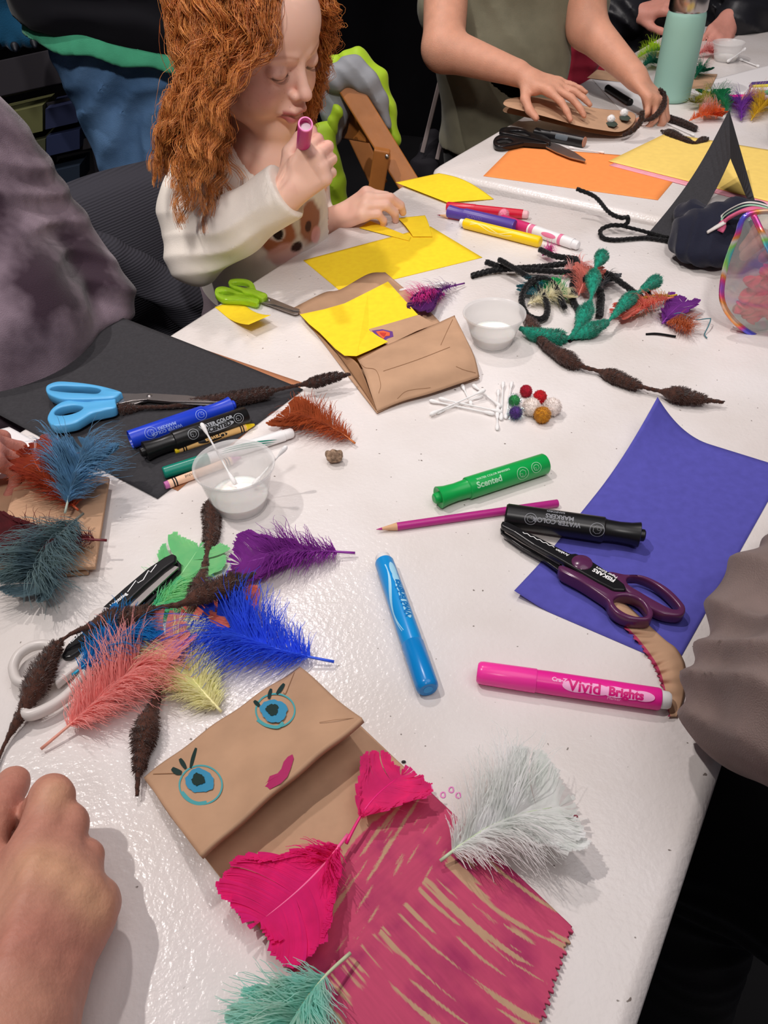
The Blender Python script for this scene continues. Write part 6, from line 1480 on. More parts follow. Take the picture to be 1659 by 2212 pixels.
# ------------------------------------------------------------------ the red-haired girl
def girl():
    t = thing('person', 'red-haired girl in a cream top with an animal face print, holding a pink marker', 'person', (-.17, 1.15, 0))
    yaw, pit = R(50), R(21)
    Fh = Vector((math.sin(yaw), -math.cos(yaw), 0)); F_ = (Fh*math.cos(pit)-Vector((0, 0, math.sin(pit)))).normalized()
    Rr = Fh.cross(Vector((0, 0, 1))).normalized(); Rr = (Rr*math.cos(R(-3))+Vector((0, 0, 1))*math.sin(R(-3))).normalized(); Uu = Rr.cross(F_).normalized()
    noseW = W(667, 212, 1.085); C = noseW-F_*.100+Uu*.020
    H = lambda s, f, u: C+Rr*s+F_*f+Uu*u
    B = np.array([Rr[:], F_[:], Uu[:]])
    RM = B.T
    f = Field(.012)
    f.ell(H(0, -.014, .028), (.070, .088, .078), RM); f.ell(H(0, .018, -.022), (.056, .062, .070), RM, k=.02)
    f.ell(H(0, .045, .045), (.048, .036, .042), RM, k=.02)
    f.cone(H(0, .062, -.080), H(0, .058, -.078), .0155, .016, k=.016)
    for s in (1, -1):
        f.ell(H(s*.034, .046, -.032), (.024, .026, .028), RM, k=.016)
        f.cone(H(s*.050, .0, -.055), H(s*.018, .055, -.078), .016, .013, k=.016)
        f.ell(H(s*.029, .083, .006), (.017, .0105, .010), RM, k=.010, sub=True)
        f.ell(H(s*.028, .0665, .0045), (.0140, .0125, .0115), RM, k=.003)
        f.ell(H(s*.069, -.012, -.006), (.007, .015, .023), RM, k=.004)
        f.cone(H(s*.012, .076, .022), H(s*.038, .066, .020), .0045, .0035, k=.010)
    f.cone(H(0, .075, .012), H(0, .090, -.014), .0060, .0075, k=.008); f.ell(H(0, .0945, -.019), (.0088, .0080, .0075), RM, k=.005)
    for s in (1, -1): f.ell(H(s*.0095, .0845, -.0235), (.0058, .0070, .0055), RM, k=.004)
    f.ell(H(0, .074, -.045), (.020, .014, .014), RM, k=.010)
    f.chain([H(.021, .0725, -.0475), H(.008, .0870, -.0430), H(-.008, .0870, -.0430), H(-.021, .0725, -.0475)], [.0022, .0046, .0046, .0022], k=.003)
    f.chain([H(.019, .0720, -.0500), H(.007, .0835, -.0565), H(-.007, .0835, -.0565), H(-.019, .0720, -.0500)], [.0020, .0052, .0052, .0020], k=.003)
    f.chain([H(.018, .0800, -.0485), H(0, .0925, -.0500), H(-.018, .0800, -.0485)], [.0012, .0018, .0012], k=.0015) if False else None
    for a_, b_ in ((H(.019, .080, -.0488), H(0, .0925, -.0498)), (H(0, .0925, -.0498), H(-.019, .080, -.0488))):
        f.ops.append(('c', np.array(a_), np.array(b_), .0010, .0024, .0016, True)) if a_ != b_ else None
    neck = H(0, -.030, -.060); nb = W(578, 352, 1.150)
    f.cone(neck, nb, .030, .030, k=.014); f.cone(nb, nb+Vector((0, .01, -.05)), .038, .055, k=.02)
    # hands: near hand raised with the marker, far hand on the table edge
    Wn = W(640, 402, 1.005)
    penA = W(660, 268, .955); penB = W(652, 345, 1.045); pd = (penA-penB).normalized()
    O = W(618, 420, 1.005); X = nrm(W(680, 352, 1.0)-O); Zd = nrm(Vector((-.15, -1, .25)))
    hand(f, O, X, Zd, .66, 1, curls=[(66, 84, 45), (70, 86, 45), (74, 86, 45), (78, 86, 45)], spread=(5, 1, -3, -6), thumb=[(.62, .55, -.30), (.95, .15, -.35), (.9, -.25, -.5)], fat=1.2)
    f.cone(O, W(600, 440, 1.01), .019, .022, k=.008)
    O2 = W(722, 476, 1.215); X2 = nrm(W(782, 442, 1.20)-O2)
    hand(f, O2, X2, (.1, -.45, 1), .72, 1, curls=[(38, 35, 15), (32, 48, 30), (34, 52, 34), (38, 55, 35)], spread=(-14, 0, 4, 8), thumb=[(.6, .6, -.5), (.85, .25, -.5), (.95, 0, -.3)], fat=1.12)
    f.cone(O2, W(690, 488, 1.21), .019, .022, k=.008)
    # slim core so the figure is one body below the clothes
    f.cone(nb, W(560, 560, 1.15), .05, .06, k=.03)
    f.chain([nb+Vector((-.03, .0, -.03)), W(425, 370, 1.11), W(418, 560, 1.03), W(600, 440, 1.01)], [.03, .026, .024, .021]); f.chain([nb+Vector((.05, .05, -.04)), W(668, 380, 1.24), W(676, 500, 1.25), W(690, 488, 1.21)], [.03, .024, .022, .020])
    def paint(V):
        L = (V-np.array(C)) @ B.T; s_, f_, u_ = L[:, 0], L[:, 1], L[:, 2]
        c = np.tile(np.array(lin('#f0c3ae')), (len(V), 1)); face = (np.abs(s_) < .09) & (f_ > -.03) & (u_ > -.11)
        def mixc(c, col, w): return c*(1-w[:, None])+np.array(lin(col))*w[:, None]
        for sg in (1, -1):
            w = np.exp(-(((s_-sg*.040)/.018)**2+((u_+.026)/.016)**2))*(f_ > .02)*.40; c = mixc(c, '#d98a80', w)
            w = np.exp(-(((s_-sg*.029)/.015)**2+((u_-.003)/.010)**2))*(f_ > .05)*.28; c = mixc(c, '#b57c78', w)
            w = np.exp(-(((s_-sg*.0065)/.003)**2+((u_+.028)/.0025)**2))*(f_ > .08)*.7; c = mixc(c, '#7a3b38', w)
            arch = .0215+.004*np.cos((s_-sg*.028)/.018*1.5); w = np.exp(-((u_-arch)/.0022)**2)*(np.abs(s_-sg*.027) < .017)*(f_ > .05)*.5; c = mixc(c, '#b06b42', w)
            # lash line along the lowered lid
            arc = -.0030+.0042*((s_-sg*.029)/.013)**2; w = np.exp(-((u_-arc)/.0019)**2)*(np.abs(s_-sg*.029) < .0125)*(f_ > .055)*.95; c = mixc(c, '#3a201c', w)
        w = np.exp(-((s_)/.011)**2-((u_+.020)/.010)**2)*(f_ > .07)*.35; c = mixc(c, '#dd9486', w)
        lip = (np.abs(s_) < .0215)*(f_ > .068); up_ = np.exp(-(((u_+.0440+.10*np.abs(s_))/.0036)**2))*lip; lo_ = np.exp(-(((u_+.0560-.12*np.abs(s_))/.0044)**2))*lip
        c = mixc(c, '#b8565c', np.clip(up_+lo_, 0, 1)*.9); w = np.exp(-((u_+.0498)/.0012)**2)*lip*.8; c = mixc(c, '#6e2a2e', w)
        fr = np.clip(wob(V, 900, 21)*wob(V, 1300, 5)-.28, 0, 1)*3*face*(u_ < .02)*(u_ > -.04)*.22; c = mixc(c, '#b87858', np.clip(fr, 0, 1))
        nf = (~face) & (V[:, 2] < C.z-.06)
        w = np.clip(.5*wob(V, 120, 3)+.1, 0, 1)*nf*.4; c = mixc(c, '#d98f84', w)
        return c
    V, F = f.build(.0020); V = relax(V, F, 1); 
    o = mk('body', V, F, mat('skin_girl', '#e3b4a0', .48, .35, attr='ink', sss=.2), t); c = paint(V); ca = o.data.color_attributes.new('ink', 'FLOAT_COLOR', 'POINT'); ca.data.foreach_set('color', np.concatenate([c, np.ones((len(c), 1))], 1).ravel().astype(np.float32))
    # finger nails of the hand on the table are left to the skin; lashes as fine strands
    r = np.random.default_rng(2)
    for sg in (1, -1):
        Pp = []
        for i in range(22):
            x = -1+2*i/21; s0 = sg*.029+x*.0120; u0 = -.0026+.0036*x*x; f0 = .0665+.0122*math.sqrt(max(0, 1-(x*.80)**2)); T = np.linspace(0, 1, 4)
            Pp.append([list(H(s0+x*.0015*q, f0+.0045*q, u0-.0020*q+.0014*q*q)) for q in T])
        V, F = strands(np.array(Pp), np.array([1, .8, .6, .3])*.00028); mk('eyelashes', V, F, mat('lash_brown', '#3a1f1a', .6), t)

    # ---- shirt
    g = Field(.018)
    S1 = W(432, 352, 1.11); El = W(420, 552, 1.03); Cu = W(612, 418, 1.012); S2 = W(660, 352, 1.24); E2 = W(676, 488, 1.26); C2 = W(702, 487, 1.215)
    low = W(590, 640, 1.16)
    g.cone(nb+Vector((-.005, .005, -.028)), S1+Vector((.018, .01, -.012)), .040, .036, k=.03); g.cone(nb+Vector((.005, .01, -.03)), S2+Vector((-.02, 0, -.02)), .040, .034, k=.03)
    ch = W(545, 440, 1.150); g.cone(nb+Vector((0, .0, -.05)), ch, .055, .075, k=.04); g.cone(ch, W(560, 560, 1.155), .077, .080, k=.03); g.cone(W(600, 430, 1.18), W(640, 540, 1.20), .062, .075, k=.04); g.cone(W(560, 560, 1.155), W(545, 700, 1.15), .080, .088, k=.03)
    g.cone(S1, W(408, 450, 1.06), .037, .037, k=.02); g.cone(W(408, 450, 1.06), El, .037, .036, k=.02); g.cone(El, W(512, 486, 1.02), .037, .034, k=.014); g.cone(W(512, 486, 1.02), Cu, .034, .036, k=.02)
    g.cone(S2, E2, .034, .030, k=.02); g.cone(E2, C2, .030, .026, k=.02)
    cd = np.array(nrm(Cu-W(512, 486, 1.02))); cc = np.array(Cu)+cd*.006; c2d = np.array(nrm(C2-E2)); c2c = np.array(C2)+c2d*.006
    nk = np.array(nb+Vector((.006, -.006, .010))); nd = np.array(nrm((.22, -.18, 1)))
    fo = folds([(tuple(El), .05), (tuple(W(470, 520, 1.0)), .07), (tuple(W(408, 420, 1.06)), .05)], .0034, 120, 12, (.35, 0, -.95))
    def post(p, D):
        D = fo(p, D)
        q = (p-cc.astype(np.float32)); a = q @ cd.astype(np.float32); near = np.linalg.norm(q, axis=-1) < .058; D = np.where(near, np.maximum(D, a), D)
        q = (p-c2c.astype(np.float32)); a = q @ c2d.astype(np.float32); near = np.linalg.norm(q, axis=-1) < .05; D = np.where(near, np.maximum(D, a), D)
        # neckline
        q = (p-nk.astype(np.float32)); a = q @ nd.astype(np.float32); rad = np.linalg.norm(q-a[..., None]*nd, axis=-1); D = np.maximum(D, np.minimum(.054-rad, a+.020))
        D = np.maximum(D, a-.012*0-.004-.0*rad) if False else D
        D = np.maximum(D, .60-p[..., 2])
        return D.astype(np.float32)
    def spaint(V):
        c = np.tile(np.array(lin('#f0e7dc')), (len(V), 1))
        def pt(x, y, Y): return np.array(W(x, y, Y))
        def splash(c, ctr, rx, ry, col, st=1., soft=.25):
            ray_ = nrm(Vector(ctr)-CAMP); d = V-ctr; ex = np.array([1, .3, 0]); ex /= np.linalg.norm(ex); ez = np.array([0, 0, 1.])
            q = np.sqrt(((d @ ex)/rx)**2+((d @ ez)/ry)**2)+.10*wob(V, 260, 4); w = np.clip((1-q)/soft, 0, 1)*st*(V[:, 1] < 1.175)*(np.linalg.norm(V-np.array(W(540, 490, 1.0)), axis=1) > .0)
            return c*(1-w[:, None])+np.array(lin(col))*w[:, None]
        tor = np.ones(len(V), bool)
        arm = np.zeros(len(V), bool)
        for a_, b_, rr in ((El, Cu, .046), (S1, El, .046)):
            a_ = np.array(a_); b_ = np.array(b_); ab = b_-a_; tt = np.clip(((V-a_) @ ab)/(ab @ ab), 0, 1); arm |= np.linalg.norm(V-a_-tt[:, None]*ab, axis=1) < rr
        c0 = c.copy()
        c = splash(c, pt(630, 500, 1.10), .060, .050, '#cfc6c2', .8); c = splash(c, pt(598, 512, 1.08), .032, .026, '#a3603c', .95); c = splash(c, pt(668, 478, 1.12), .020, .036, '#9a5a3c', .9); c = splash(c, pt(612, 545, 1.09), .028, .016, '#d8a59c', .8); c = splash(c, pt(682, 505, 1.13), .010, .014, '#e7a9a8', .8)
        c = splash(c, pt(601, 508, 1.08), .014, .011, '#e9e0dc', 1, .3); c = splash(c, pt(602, 508, 1.08), .0095, .0095, '#2c211f', 1, .25); c = splash(c, pt(664, 486, 1.12), .006, .010, '#3b2a26', .9); c = splash(c, pt(643, 538, 1.09), .011, .0085, '#3c2624', 1, .3)
        return np.where(arm[:, None], c0, c)
    V, F = g.build(.0026, post); V = relax(V, F, 2)
    o = mk('long_sleeved_top', V, F, mat('cream_jersey', '#e6dbcf', .85, .15, attr='ink', bump=.25, bscale=1100, sheen=.1), t); c = spaint(V); ca = o.data.color_attributes.new('ink', 'FLOAT_COLOR', 'POINT'); ca.data.foreach_set('color', np.concatenate([c, np.ones((len(c), 1))], 1).ravel().astype(np.float32))
    # trousers on the seat
    q = Field(.02); q.cone((-.19, 1.13, .56), (.02, 1.05, .57), .085, .065); q.cone((-.13, 1.24, .56), (.08, 1.15, .57), .08, .065); q.cone((.02, 1.05, .57), (.05, 1.03, .2), .055, .045); q.cone((.08, 1.15, .57), (.11, 1.13, .2), .055, .045); q.cone((.05, 1.03, .06), (.13, .99, .04), .03, .03); q.cone((.11, 1.13, .06), (.19, 1.09, .04), .03, .03); q.cone((-.20, 1.16, .55), (-.20, 1.16, .62), .10, .10)
    solid_of(q, .006, 'trousers', cloth('mauve_grey_cotton', '#7d7077'), t, folds([((-.15, 1.08, .6), .12)], .006, 80, 3))

    # ---- hair: curly locks grown from the scalp
    rg = np.random.default_rng(11); NC = 560; PER = 17
    d = rg.normal(size=(NC*6, 3)); d /= np.linalg.norm(d, axis=1, keepdims=True)      # local s,f,u on the skull
    ok = ~((d[:, 1] > .42) & (d[:, 2] < .44)) & (d[:, 2] > -.40) & ~((d[:, 1] > .25) & (d[:, 2] < .0)); d = d[ok][:NC]; NC = len(d)
    cen = np.array([0, -.012, .026]); rad = np.array([.071, .090, .080])
    p = cen+d*rad*1.0; side = np.where(d[:, 0]+.12*rg.normal(size=NC) > -.05, 1., -1.)     # parting a little to the far side
    n_ = d/rad; n_ /= np.linalg.norm(n_, axis=1, keepdims=True)
    v = np.stack([side*.9, -.35+.9*(d[:, 1] > .1)*.55, .25+0*side], 1); v = v-n_*(v*n_).sum(1, keepdims=True); v /= np.linalg.norm(v, axis=1, keepdims=True)
    M_ = 34; length = .20+.05*rg.random(NC); step = length/M_; lift = .007+.026*rg.random(NC)**1.1
    down = B @ np.array([0, 0, -1.]); back = np.array([0, -1., 0])
    pts = [p.copy()]; vv = v.copy()
    for i in range(M_-1):
        q = i/M_
        e = (p-cen)/(rad+lift[:, None]*min(1, q*4)); en = np.linalg.norm(e, axis=1, keepdims=True); nn = (e/en)/(rad+.02); nn /= np.linalg.norm(nn, axis=1, keepdims=True)
        w = .20+.45*q
        vv = vv*(1-w)+down*w+.05*rg.normal(size=p.shape)
        near = (en[:, 0] < 1.02)
        # keep off the face
        fc = (p[:, 1] > np.where(side > 0, .028, .045)) & (p[:, 2] < .062)
        vv[:, 0] += fc*side*.45; vv[:, 1] -= fc*np.where(side > 0, .55, .20)
        vv[:, 1] += (p[:, 1] < -.088)*(p[:, 2] < .04)*.55
        vn = (vv*nn).sum(1, keepdims=True); vv = vv-nn*np.minimum(vn, 0)*near[:, None]
        vv /= np.linalg.norm(vv, axis=1, keepdims=True); p = p+vv*step[:, None]
        e = (p-cen)/(rad+lift[:, None]*min(1, q*4)); en = np.linalg.norm(e, axis=1); ins = en < 1
        p = np.where(ins[:, None], cen+(p-cen)/np.maximum(en, 1e-6)[:, None], p)
        # shoulders and chest
        Wp = p @ B+np.array(C)
        for ctr, r_ in ((np.array(S1+Vector((.04, .01, -.012))), .036), (np.array(nb+Vector((0, 0, -.075))), .092), (np.array(S2+Vector((-.02, 0, -.005))), .046), (np.array(ch), .090), (np.array(nb+Vector((-.04, .02, -.05))), .050)):
            dd = Wp-ctr; dn = np.linalg.norm(dd, axis=1); m_ = dn < r_; Wp = np.where(m_[:, None], ctr+dd/np.maximum(dn, 1e-6)[:, None]*r_, Wp)
        p = (Wp-np.array(C)) @ B.T
        pts.append(p.copy())
    G = np.stack(pts, 1)                                                       # guides (NC,M,3) local
    G = G @ B+np.array(C)
    fwd_lock = ((np.arange(NC) % 4 == 0) & (side > 0) & (d[:, 1] > -.35))[:, None, None]; TT0 = np.linspace(0, 1, M_)[None, :, None]
    G = G+fwd_lock*TT0**2.2*np.array(Fh*.062+Rr*.018-Vector((0, 0, .030)))[None, None]
    T = np.linspace(0, 1, M_)[None, :]; ph = rg.random(NC)*6.28; fr = 26+16*rg.random(NC); amp = (.0028+.0040*rg.random(NC))[:, None]*np.clip(T*2.2, 0, 1)
    tg = np.gradient(G, axis=1); tg /= np.linalg.norm(tg, axis=2, keepdims=True)+1e-9; a1 = np.cross(tg, np.array([.3, 1, .2])); a1 /= np.linalg.norm(a1, axis=2, keepdims=True)+1e-9; a2 = np.cross(tg, a1)
    G = G+a1*(amp*np.sin(T*fr[:, None]+ph[:, None]))[..., None]+a2*(amp*np.cos(T*fr[:, None]+ph[:, None]))[..., None]
    off = rg.normal(size=(NC, PER, 1, 1))*a1[:, None]+rg.normal(size=(NC, PER, 1, 1))*a2[:, None]
    sp = (.0042*(1-.55*T)+.0012)[:, None, :, None]; loose = (rg.random((NC, PER, 1, 1)) > .90)*1.6+1
    S = G[:, None]+off*sp*.62*loose+(rg.normal(size=(NC, PER, 1, 3))*.0016)*T[:, None, :, None]+a1[:, None]*(.0012*np.sin(T*40+ph[:, None])[:, None, :, None]*rg.normal(size=(NC, PER, 1, 1)))
    S = S.reshape(-1, M_, 3)
    x0 = W(428, 330, 1.13).x; S[..., 0] = np.where(S[..., 0] < x0, x0-.034*np.tanh((x0-S[..., 0])/.034*.62), S[..., 0])
    # trim anything that strays in front of the features
    L = (S-np.array(C)) @ B.T; bad = ((L[..., 1] > .033) & (np.abs(L[..., 0]) < .066) & (L[..., 2] < .042) & (L[..., 2] > -.10)).any(1) | ((L[..., 1] > .05) & (np.abs(L[..., 0]) < .036) & (L[..., 2] < .080)).any(1); S = S[~bad]
    wv = np.array(np.linspace(1, .45, M_))*.00042
    V, F = strands(S, wv)
    tone = np.repeat(rg.random(len(S)), M_*3); tip = np.tile(np.repeat(np.linspace(0, 1, M_), 3), len(S))
    cA = np.array(lin('#a84c1c')); cB = np.array(lin('#eda255')); k_ = np.clip(tone*.7+tip*.25, 0, 1)[:, None]; col = cA*(1-k_)+cB*k_
    # scalp cap under the locks
    th = np.linspace(0, np.pi, 48); az = np.linspace(0, 2*np.pi, 96, endpoint=False); TT, AA = np.meshgrid(th, az, indexing='ij'); dd = np.stack([np.sin(TT)*np.cos(AA), np.sin(TT)*np.sin(AA), np.cos(TT)], -1)
    okc = ~((dd[..., 1] > .42) & (dd[..., 2] < .48)) & (dd[..., 2] > -.5) & ~((dd[..., 1] > .14) & (dd[..., 2] < .0))
    cp = (cen+dd*(rad+.003)).reshape(-1, 3) @ B+np.array(C); Fc = []
    for i in range(47):
        for j in range(96):
            j2 = (j+1) % 96
            if okc[i, j] and okc[i+1, j] and okc[i, j2] and okc[i+1, j2]: Fc.append((i*96+j, (i+1)*96+j, (i+1)*96+j2, i*96+j2))
    Va = np.vstack([V, cp]); Fa = np.vstack([F, np.array(Fc)+len(V)]); col = np.vstack([col, np.tile(cA*.8, (len(cp), 1))])
    hm = mat('red_hair', '#b05a28', .34, .6, attr='ink')
    o = mk('hair', Va, Fa, hm, t); 
    ca = o.data.color_attributes.new('ink', 'FLOAT_COLOR', 'POINT'); ca.data.foreach_set('color', np.concatenate([col, np.ones((len(col), 1))], 1).ravel().astype(np.float32)[:len(o.data.vertices)*4])
    # ---- the pink marker in her fist
    M = frame(penB-pd*.02, penA); Lp = (penA-penB).length+.02
    pn = thing('marker_pen', 'pink capped marker held upright in the girl fist', 'marker', mtx=M)
    pk = plastic('barrel_pink_raised', '#d2348f', .3); part('barrel', [(0, 0), (.0, .0070), (.002, .0080), (Lp-.001, .0084), (Lp, .0078), (Lp, .0066), (Lp-.010, .0064)], pk, pn); part('cap_well', [(Lp-.010, .0064), (Lp-.010, 0)], mat('pale_well', '#e9dfe6', .4), pn)
    part('cap_rim', [(Lp-.0012, .0066), (Lp+.0004, .0068), (Lp+.0004, .0080), (Lp-.0012, .0086)], mat('rim_pink', '#ff8cc6', .3), pn)
girl()

# ------------------------------------------------------------------ seats, coats and dark things behind
def seats():
    rib, nt, b = node_mat('ribbed_charcoal'); N = nt.nodes; Lk = nt.links
    b.inputs['Base Color'].default_value = (*lin('#39383f'), 1); b.inputs['Roughness'].default_value = .9; b.inputs['Specular IOR Level'].default_value = .15
    uvn = N.new('ShaderNodeTexCoord'); wv = N.new('ShaderNodeTexWave'); wv.wave_type = 'BANDS'; wv.bands_direction = 'Z'; wv.inputs['Scale'].default_value = 85; wv.inputs['Distortion'].default_value = .6; wv.inputs['Detail'].default_value = 1
    mp = N.new('ShaderNodeMapping'); mp.inputs['Rotation'].default_value = (0, R(14), 0); Lk.new(uvn.outputs['Object'], mp.inputs['Vector']); Lk.new(mp.outputs['Vector'], wv.inputs['Vector'])
    bp = N.new('ShaderNodeBump'); bp.inputs['Strength'].default_value = .35; bp.inputs['Distance'].default_value = .002; Lk.new(wv.outputs['Fac'], bp.inputs['Height']); Lk.new(bp.outputs['Normal'], b.inputs['Normal'])
    # padded back behind the girl, covered with ribbed cloth
    t = thing('padded_chair', 'charcoal ribbed fabric seat back behind the red-haired girl', 'chair', (-.33, 1.28, 0))
    top = [(120, 452), (180, 430), (260, 408), (330, 392), (400, 378), (480, 370)]
    V = []; F = []; C_ = cat_rom([W(x, y, 1.22+.10*(i/5)) for i, (x, y) in enumerate(top)], 6); n = len(C_); rows = 22
    for k in range(rows+1):
        q = k/rows
        for i, c in enumerate(C_):
            s = i/(n-1); sag = .012*math.sin(q*9+s*7)*q*(1-q)*2; out = -.05*math.sin(math.pi*min(1, q*1.1))-.02*q
            V.append(c+Vector((.18*out, out+sag+(.02 if q == 0 else 0), -.50*q*(1-.12*s)-(.0 if q else .006))))
    for k in range(rows):
        for i in range(n-1): F.append((k*n+i, k*n+i+1, (k+1)*n+i+1, (k+1)*n+i))
    mk('seat_back', V, [f[::-1] for f in F], rib, t, solid=-.045, bevel=0)
    g = Field(.02); g.cone(W(150, 520, 1.10), W(300, 590, 1.12), .030, .030); g.cone(W(300, 590, 1.12), W(470, 700, 1.12), .030, .036); V, F = g.build(.005, folds([(tuple(W(300, 590, 1.1)), .2)], .006, 50, 3)); mk('seat_cover', relax(V, F, 2), F, rib, t)
    V, F = prism([Vector((-.62, 1.02, .47)), Vector((-.30, .98, .47)), Vector((-.02, 1.25, .47)), Vector((-.30, 1.40, .47))], .05); mk('seat', V, F, rib, t, smooth=False, bevel=.015)
    for x, y in ((-.55, 1.06), (-.30, 1.03), (-.08, 1.24), (-.30, 1.36)): V, F = tube([(x, y, .42), (x, y, 0)], .014, 12); mk('leg', V, F, leg_m, t)
    # wooden folding chair
    wood = mat('honey_wood', '#a3652f', .45, .4, noise=.18, nscale=14, bump=.15, bscale=60)
    t = thing('folding_chair', 'wooden folding chair with a lime and grey jacket over its back', 'chair', (.02, 1.55, 0))
    def beam(nm, a, b, w, th, m=wood, par=None, up=Vector((0, -1, .3))):
        a = Vector(a); b = Vector(b); x = (b-a).normalized(); z = (up-x*up.dot(x)).normalized(); y = z.cross(x); V = []
        for p in (a, b):
            for sy, sz in ((-1, -1), (1, -1), (1, 1), (-1, 1)): V.append(p+y*(w/2*sy)+z*(th/2*sz))
        F = [(0, 1, 2, 3)[::-1], (4, 5, 6, 7)]+[(i, (i+1) % 4, 4+(i+1) % 4, 4+i) for i in range(4)]
        mk(nm, V, F, m, par or t, smooth=False, bevel=.003)
    beam('back_leg', W(752, 185, 1.52), W(900, 425, 1.42), .038, .022); beam('back_leg', W(722, 190, 1.72), W(820, 400, 1.62), .034, .022)
    beam('front_leg', W(826, 322, 1.43), W(806, 450, 1.43), .028, .020); beam('back_slat', W(730, 262, 1.60), W(800, 272, 1.50), .055, .014)
    beam('lower_leg', W(900, 425, 1.42), (.25, 1.50, .02), .034, .022); beam('lower_leg', W(806, 450, 1.43), (-.05, 1.62, .02), .028, .020); V, F = prism([Vector((-.05, 1.45, .45)), Vector((.12, 1.42, .45)), Vector((.20, 1.66, .45)), Vector((-.12, 1.70, .45))], .03); mk('seat', V, F, wood, t, smooth=False, bevel=.004)
    c = W(836, 338, 1.418); V, F = lathe([(0, .0035), (.0012, .003), (.0018, 0)], 14, 'z'); Mx = Matrix.Rotation(R(80), 3, 'X'); mk('rivet', [Mx @ Vector(v)+c for v in V], F, steel_m, t)
    # jacket over the chair
    j = thing('jacket', 'lime green and grey jacket draped on the wooden folding chair', 'jacket', W(760, 440, 1.5))
    lime_c = mat('lime_nylon', '#a5c62c', .55, .3, bump=.3, bscale=50, sheen=.1); grey_c = mat('grey_nylon', '#8e9095', .6, .3, bump=.3, bscale=50)
    def ribbon_body(nm, pts, rads, m, flat=.35, Y0=1.5, amp=.003):
        f = Field(.012)
        for i in range(len(pts)-1): f.cone(W(*pts[i]), W(*pts[i+1]), rads[i], rads[i+1], k=.012)
        V, F = f.build(.0038, folds([(tuple(W(*p)), .08) for p in pts[::2]], amp, 150, 5, (.7, 0, .5))); mk(nm, relax(V, F, 2), F, m, j)
    ribbon_body('lime_panel', [(722, 140, 1.58), (770, 132, 1.57), (815, 170, 1.56), (838, 230, 1.55), (850, 300, 1.54), (852, 352, 1.54)], [.016, .020, .018, .014, .011, .006], lime_c)
    ribbon_body('grey_lining', [(722, 170, 1.52), (760, 152, 1.52), (795, 178, 1.51), (820, 215, 1.51), (838, 268, 1.51)], [.024, .022, .018, .013, .008], grey_c)
    ribbon_body('grey_lining', [(722, 180, 1.54), (724, 240, 1.54), (718, 300, 1.53)], [.026, .024, .016], grey_c)
    ribbon_body('lime_sleeve', [(700, 290, 1.50), (706, 350, 1.48), (716, 400, 1.47), (716, 450, 1.47), (705, 500, 1.47)], [.022, .024, .026, .030, .026], lime_c)
    ribbon_body('lime_hood', [(728, 240, 1.50), (712, 290, 1.50), (700, 330, 1.50)], [.011, .010, .010], lime_c)
    # dark backpack with pale straps hanging behind the olive child
    t = thing('backpack', 'black backpack with pale straps hanging beside the child in olive', 'bag', W(925, 350, 2.0))
    f = Field(.02); f.cone(W(918, 355, 2.0), W(935, 300, 2.02), .030, .022); f.cone(W(905, 370, 2.0), W(930, 375, 1.98), .026, .022); V, F = f.build(.005, folds([(tuple(W(920, 350, 2)), .1)], .004, 90, 2)); mk('bag_body', V, F, mat('black_canvas', '#232126', .8, .2), t)
    for a, b in (((951, 172), (912, 330)), ((966, 250), (944, 345))):
        beam('strap', W(*a, 1.99), W(*b, 1.98), .010, .004, mat('pale_webbing', '#9a8c8a', .8), t)
    # red seat cloth behind the child
    f = Field(.02); f.cone(W(1255, 130, 2.20), W(1240, 210, 2.15), .045, .05); f.cone(W(1300, 120, 2.32), W(1290, 180, 2.3), .05, .05); V, F = f.build(.006, folds([(tuple(W(1260, 160, 2.2)), .12)], .006, 90, 2)); c = W(1255, 200, 2.2)
    o = mk('red_coat', [Vector(v)-c for v in V], F, mat('deep_red_cloth', '#7d1428', .8, .2, sheen=.2), None); o.location = c; tag(o, 'deep red coat bunched behind the child in the olive T-shirt', 'coat')
    # dark shelving at the back left with dim panels
    t = thing('shelving', 'dark slatted shelving with dim olive and navy bins at the back left', 'shelf', (-1.1, 2.55, 0))
    dk = mat('dark_slat', '#2a272c', .7, .2); Ys = 2.45
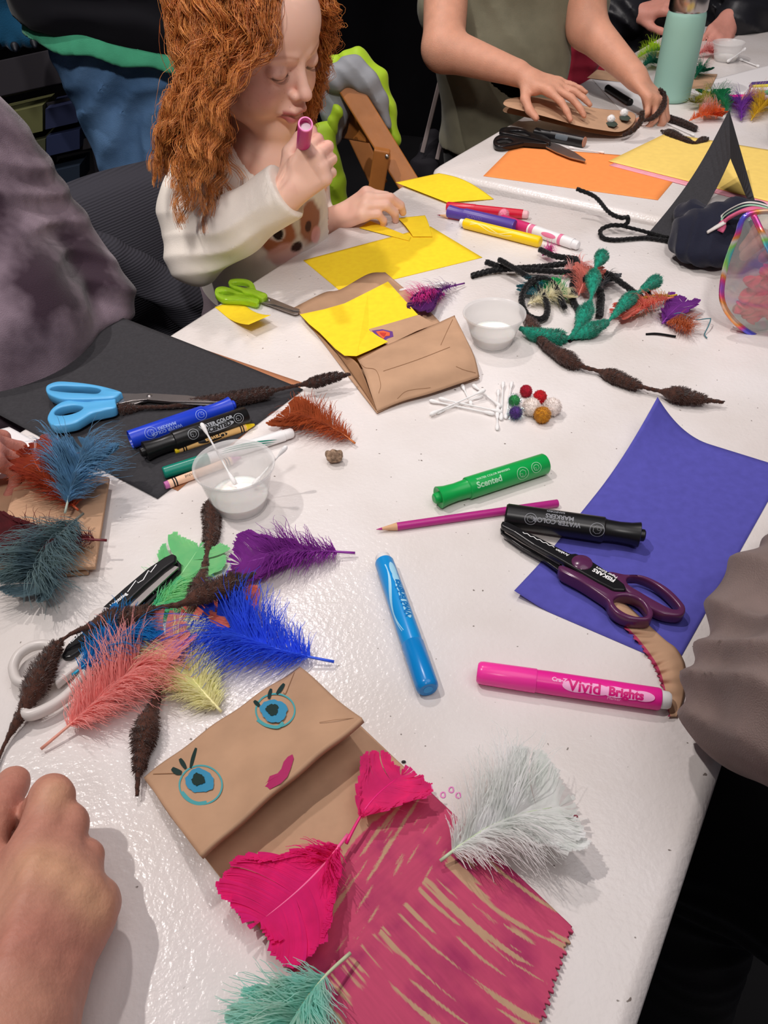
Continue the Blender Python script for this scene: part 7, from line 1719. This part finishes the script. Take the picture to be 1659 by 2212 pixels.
    for i, (yl, yr) in enumerate(((150, 100), (236, 186), (330, 280), (420, 372))):
        beam('slat', W(-260, yl+78, Ys), W(330, yr, Ys+.1), .085 if i == 0 else .030, .03, dk, t)
    for x in (-240, 170): beam('upright', W(x, -60, Ys+.05), (W(x, 300, Ys+.05).x, Ys+.05, 0), .04, .04, dk, t)
    for (x0, x1, y0, y1, c) in ((-60, 92, 262, 300, '#6a6b45'), (98, 168, 236, 262, '#2d3350'), (20, 98, 318, 345, '#4d4f3a'), (100, 172, 296, 320, '#2b3352'), (105, 172, 372, 395, '#26303f'), (-60, 98, 395, 420, '#30382f')):
        P = [W(x0, y0, Ys+.01), W(x1, y0-.23*(x1-x0), Ys+.02), W(x1, y1-.23*(x1-x0)+18, Ys+.02), W(x0, y1+18, Ys+.01)]; V = P+[p+Vector((0, .12, 0)) for p in P]; n = 4; F = [(3, 2, 1, 0), (4, 5, 6, 7)]+[(i, (i+1) % n, n+(i+1) % n, n+i) for i in range(n)]
        mk('bin_panel', V, F, mat('bin_'+c[1:], c, .8, .2), t, smooth=False)
    # blue plush foot with dark claws at the top left corner
    t = thing('plush_toy', 'dark blue plush creature with dark claws at the top left corner', 'plush toy', W(30, 100, 2.2))
    f = Field(.02); f.cone(W(-20, -60, 2.22), W(12, 50, 2.2), .040, .028, k=.02); 
    for p in ((30, 96), (62, 88), (-8, 92)): f.cone(W(20, 50, 2.2), W(*p, 2.16), .030, .017, k=.012)
    f.ell(W(-60, -150, 2.25), (.09, .09, .10))
    V, F = f.build(.005); mk('plush_body', relax(V, F, 2), F, mat('blue_plush', '#13405c', .9, .1, bump=.5, bscale=300, sheen=.3), t)
    for p in ((32, 106), (74, 98), (-8, 102)):
        f = Field(.004); f.cone(W(p[0], p[1]-6, 2.135), W(p[0]+2, p[1]+3, 2.125), .010, .005); V, F = f.build(.003); mk('claw', V, F, mat('claw_black', '#141821', .5), t)
    # white far table at the upper right corner
    folding_table('distant white table corner behind the black-jacketed person', (1.42, 2.98), (1.42+1.5*.57, 2.98+1.5*.82), .7, (.82, -.57))
seats()
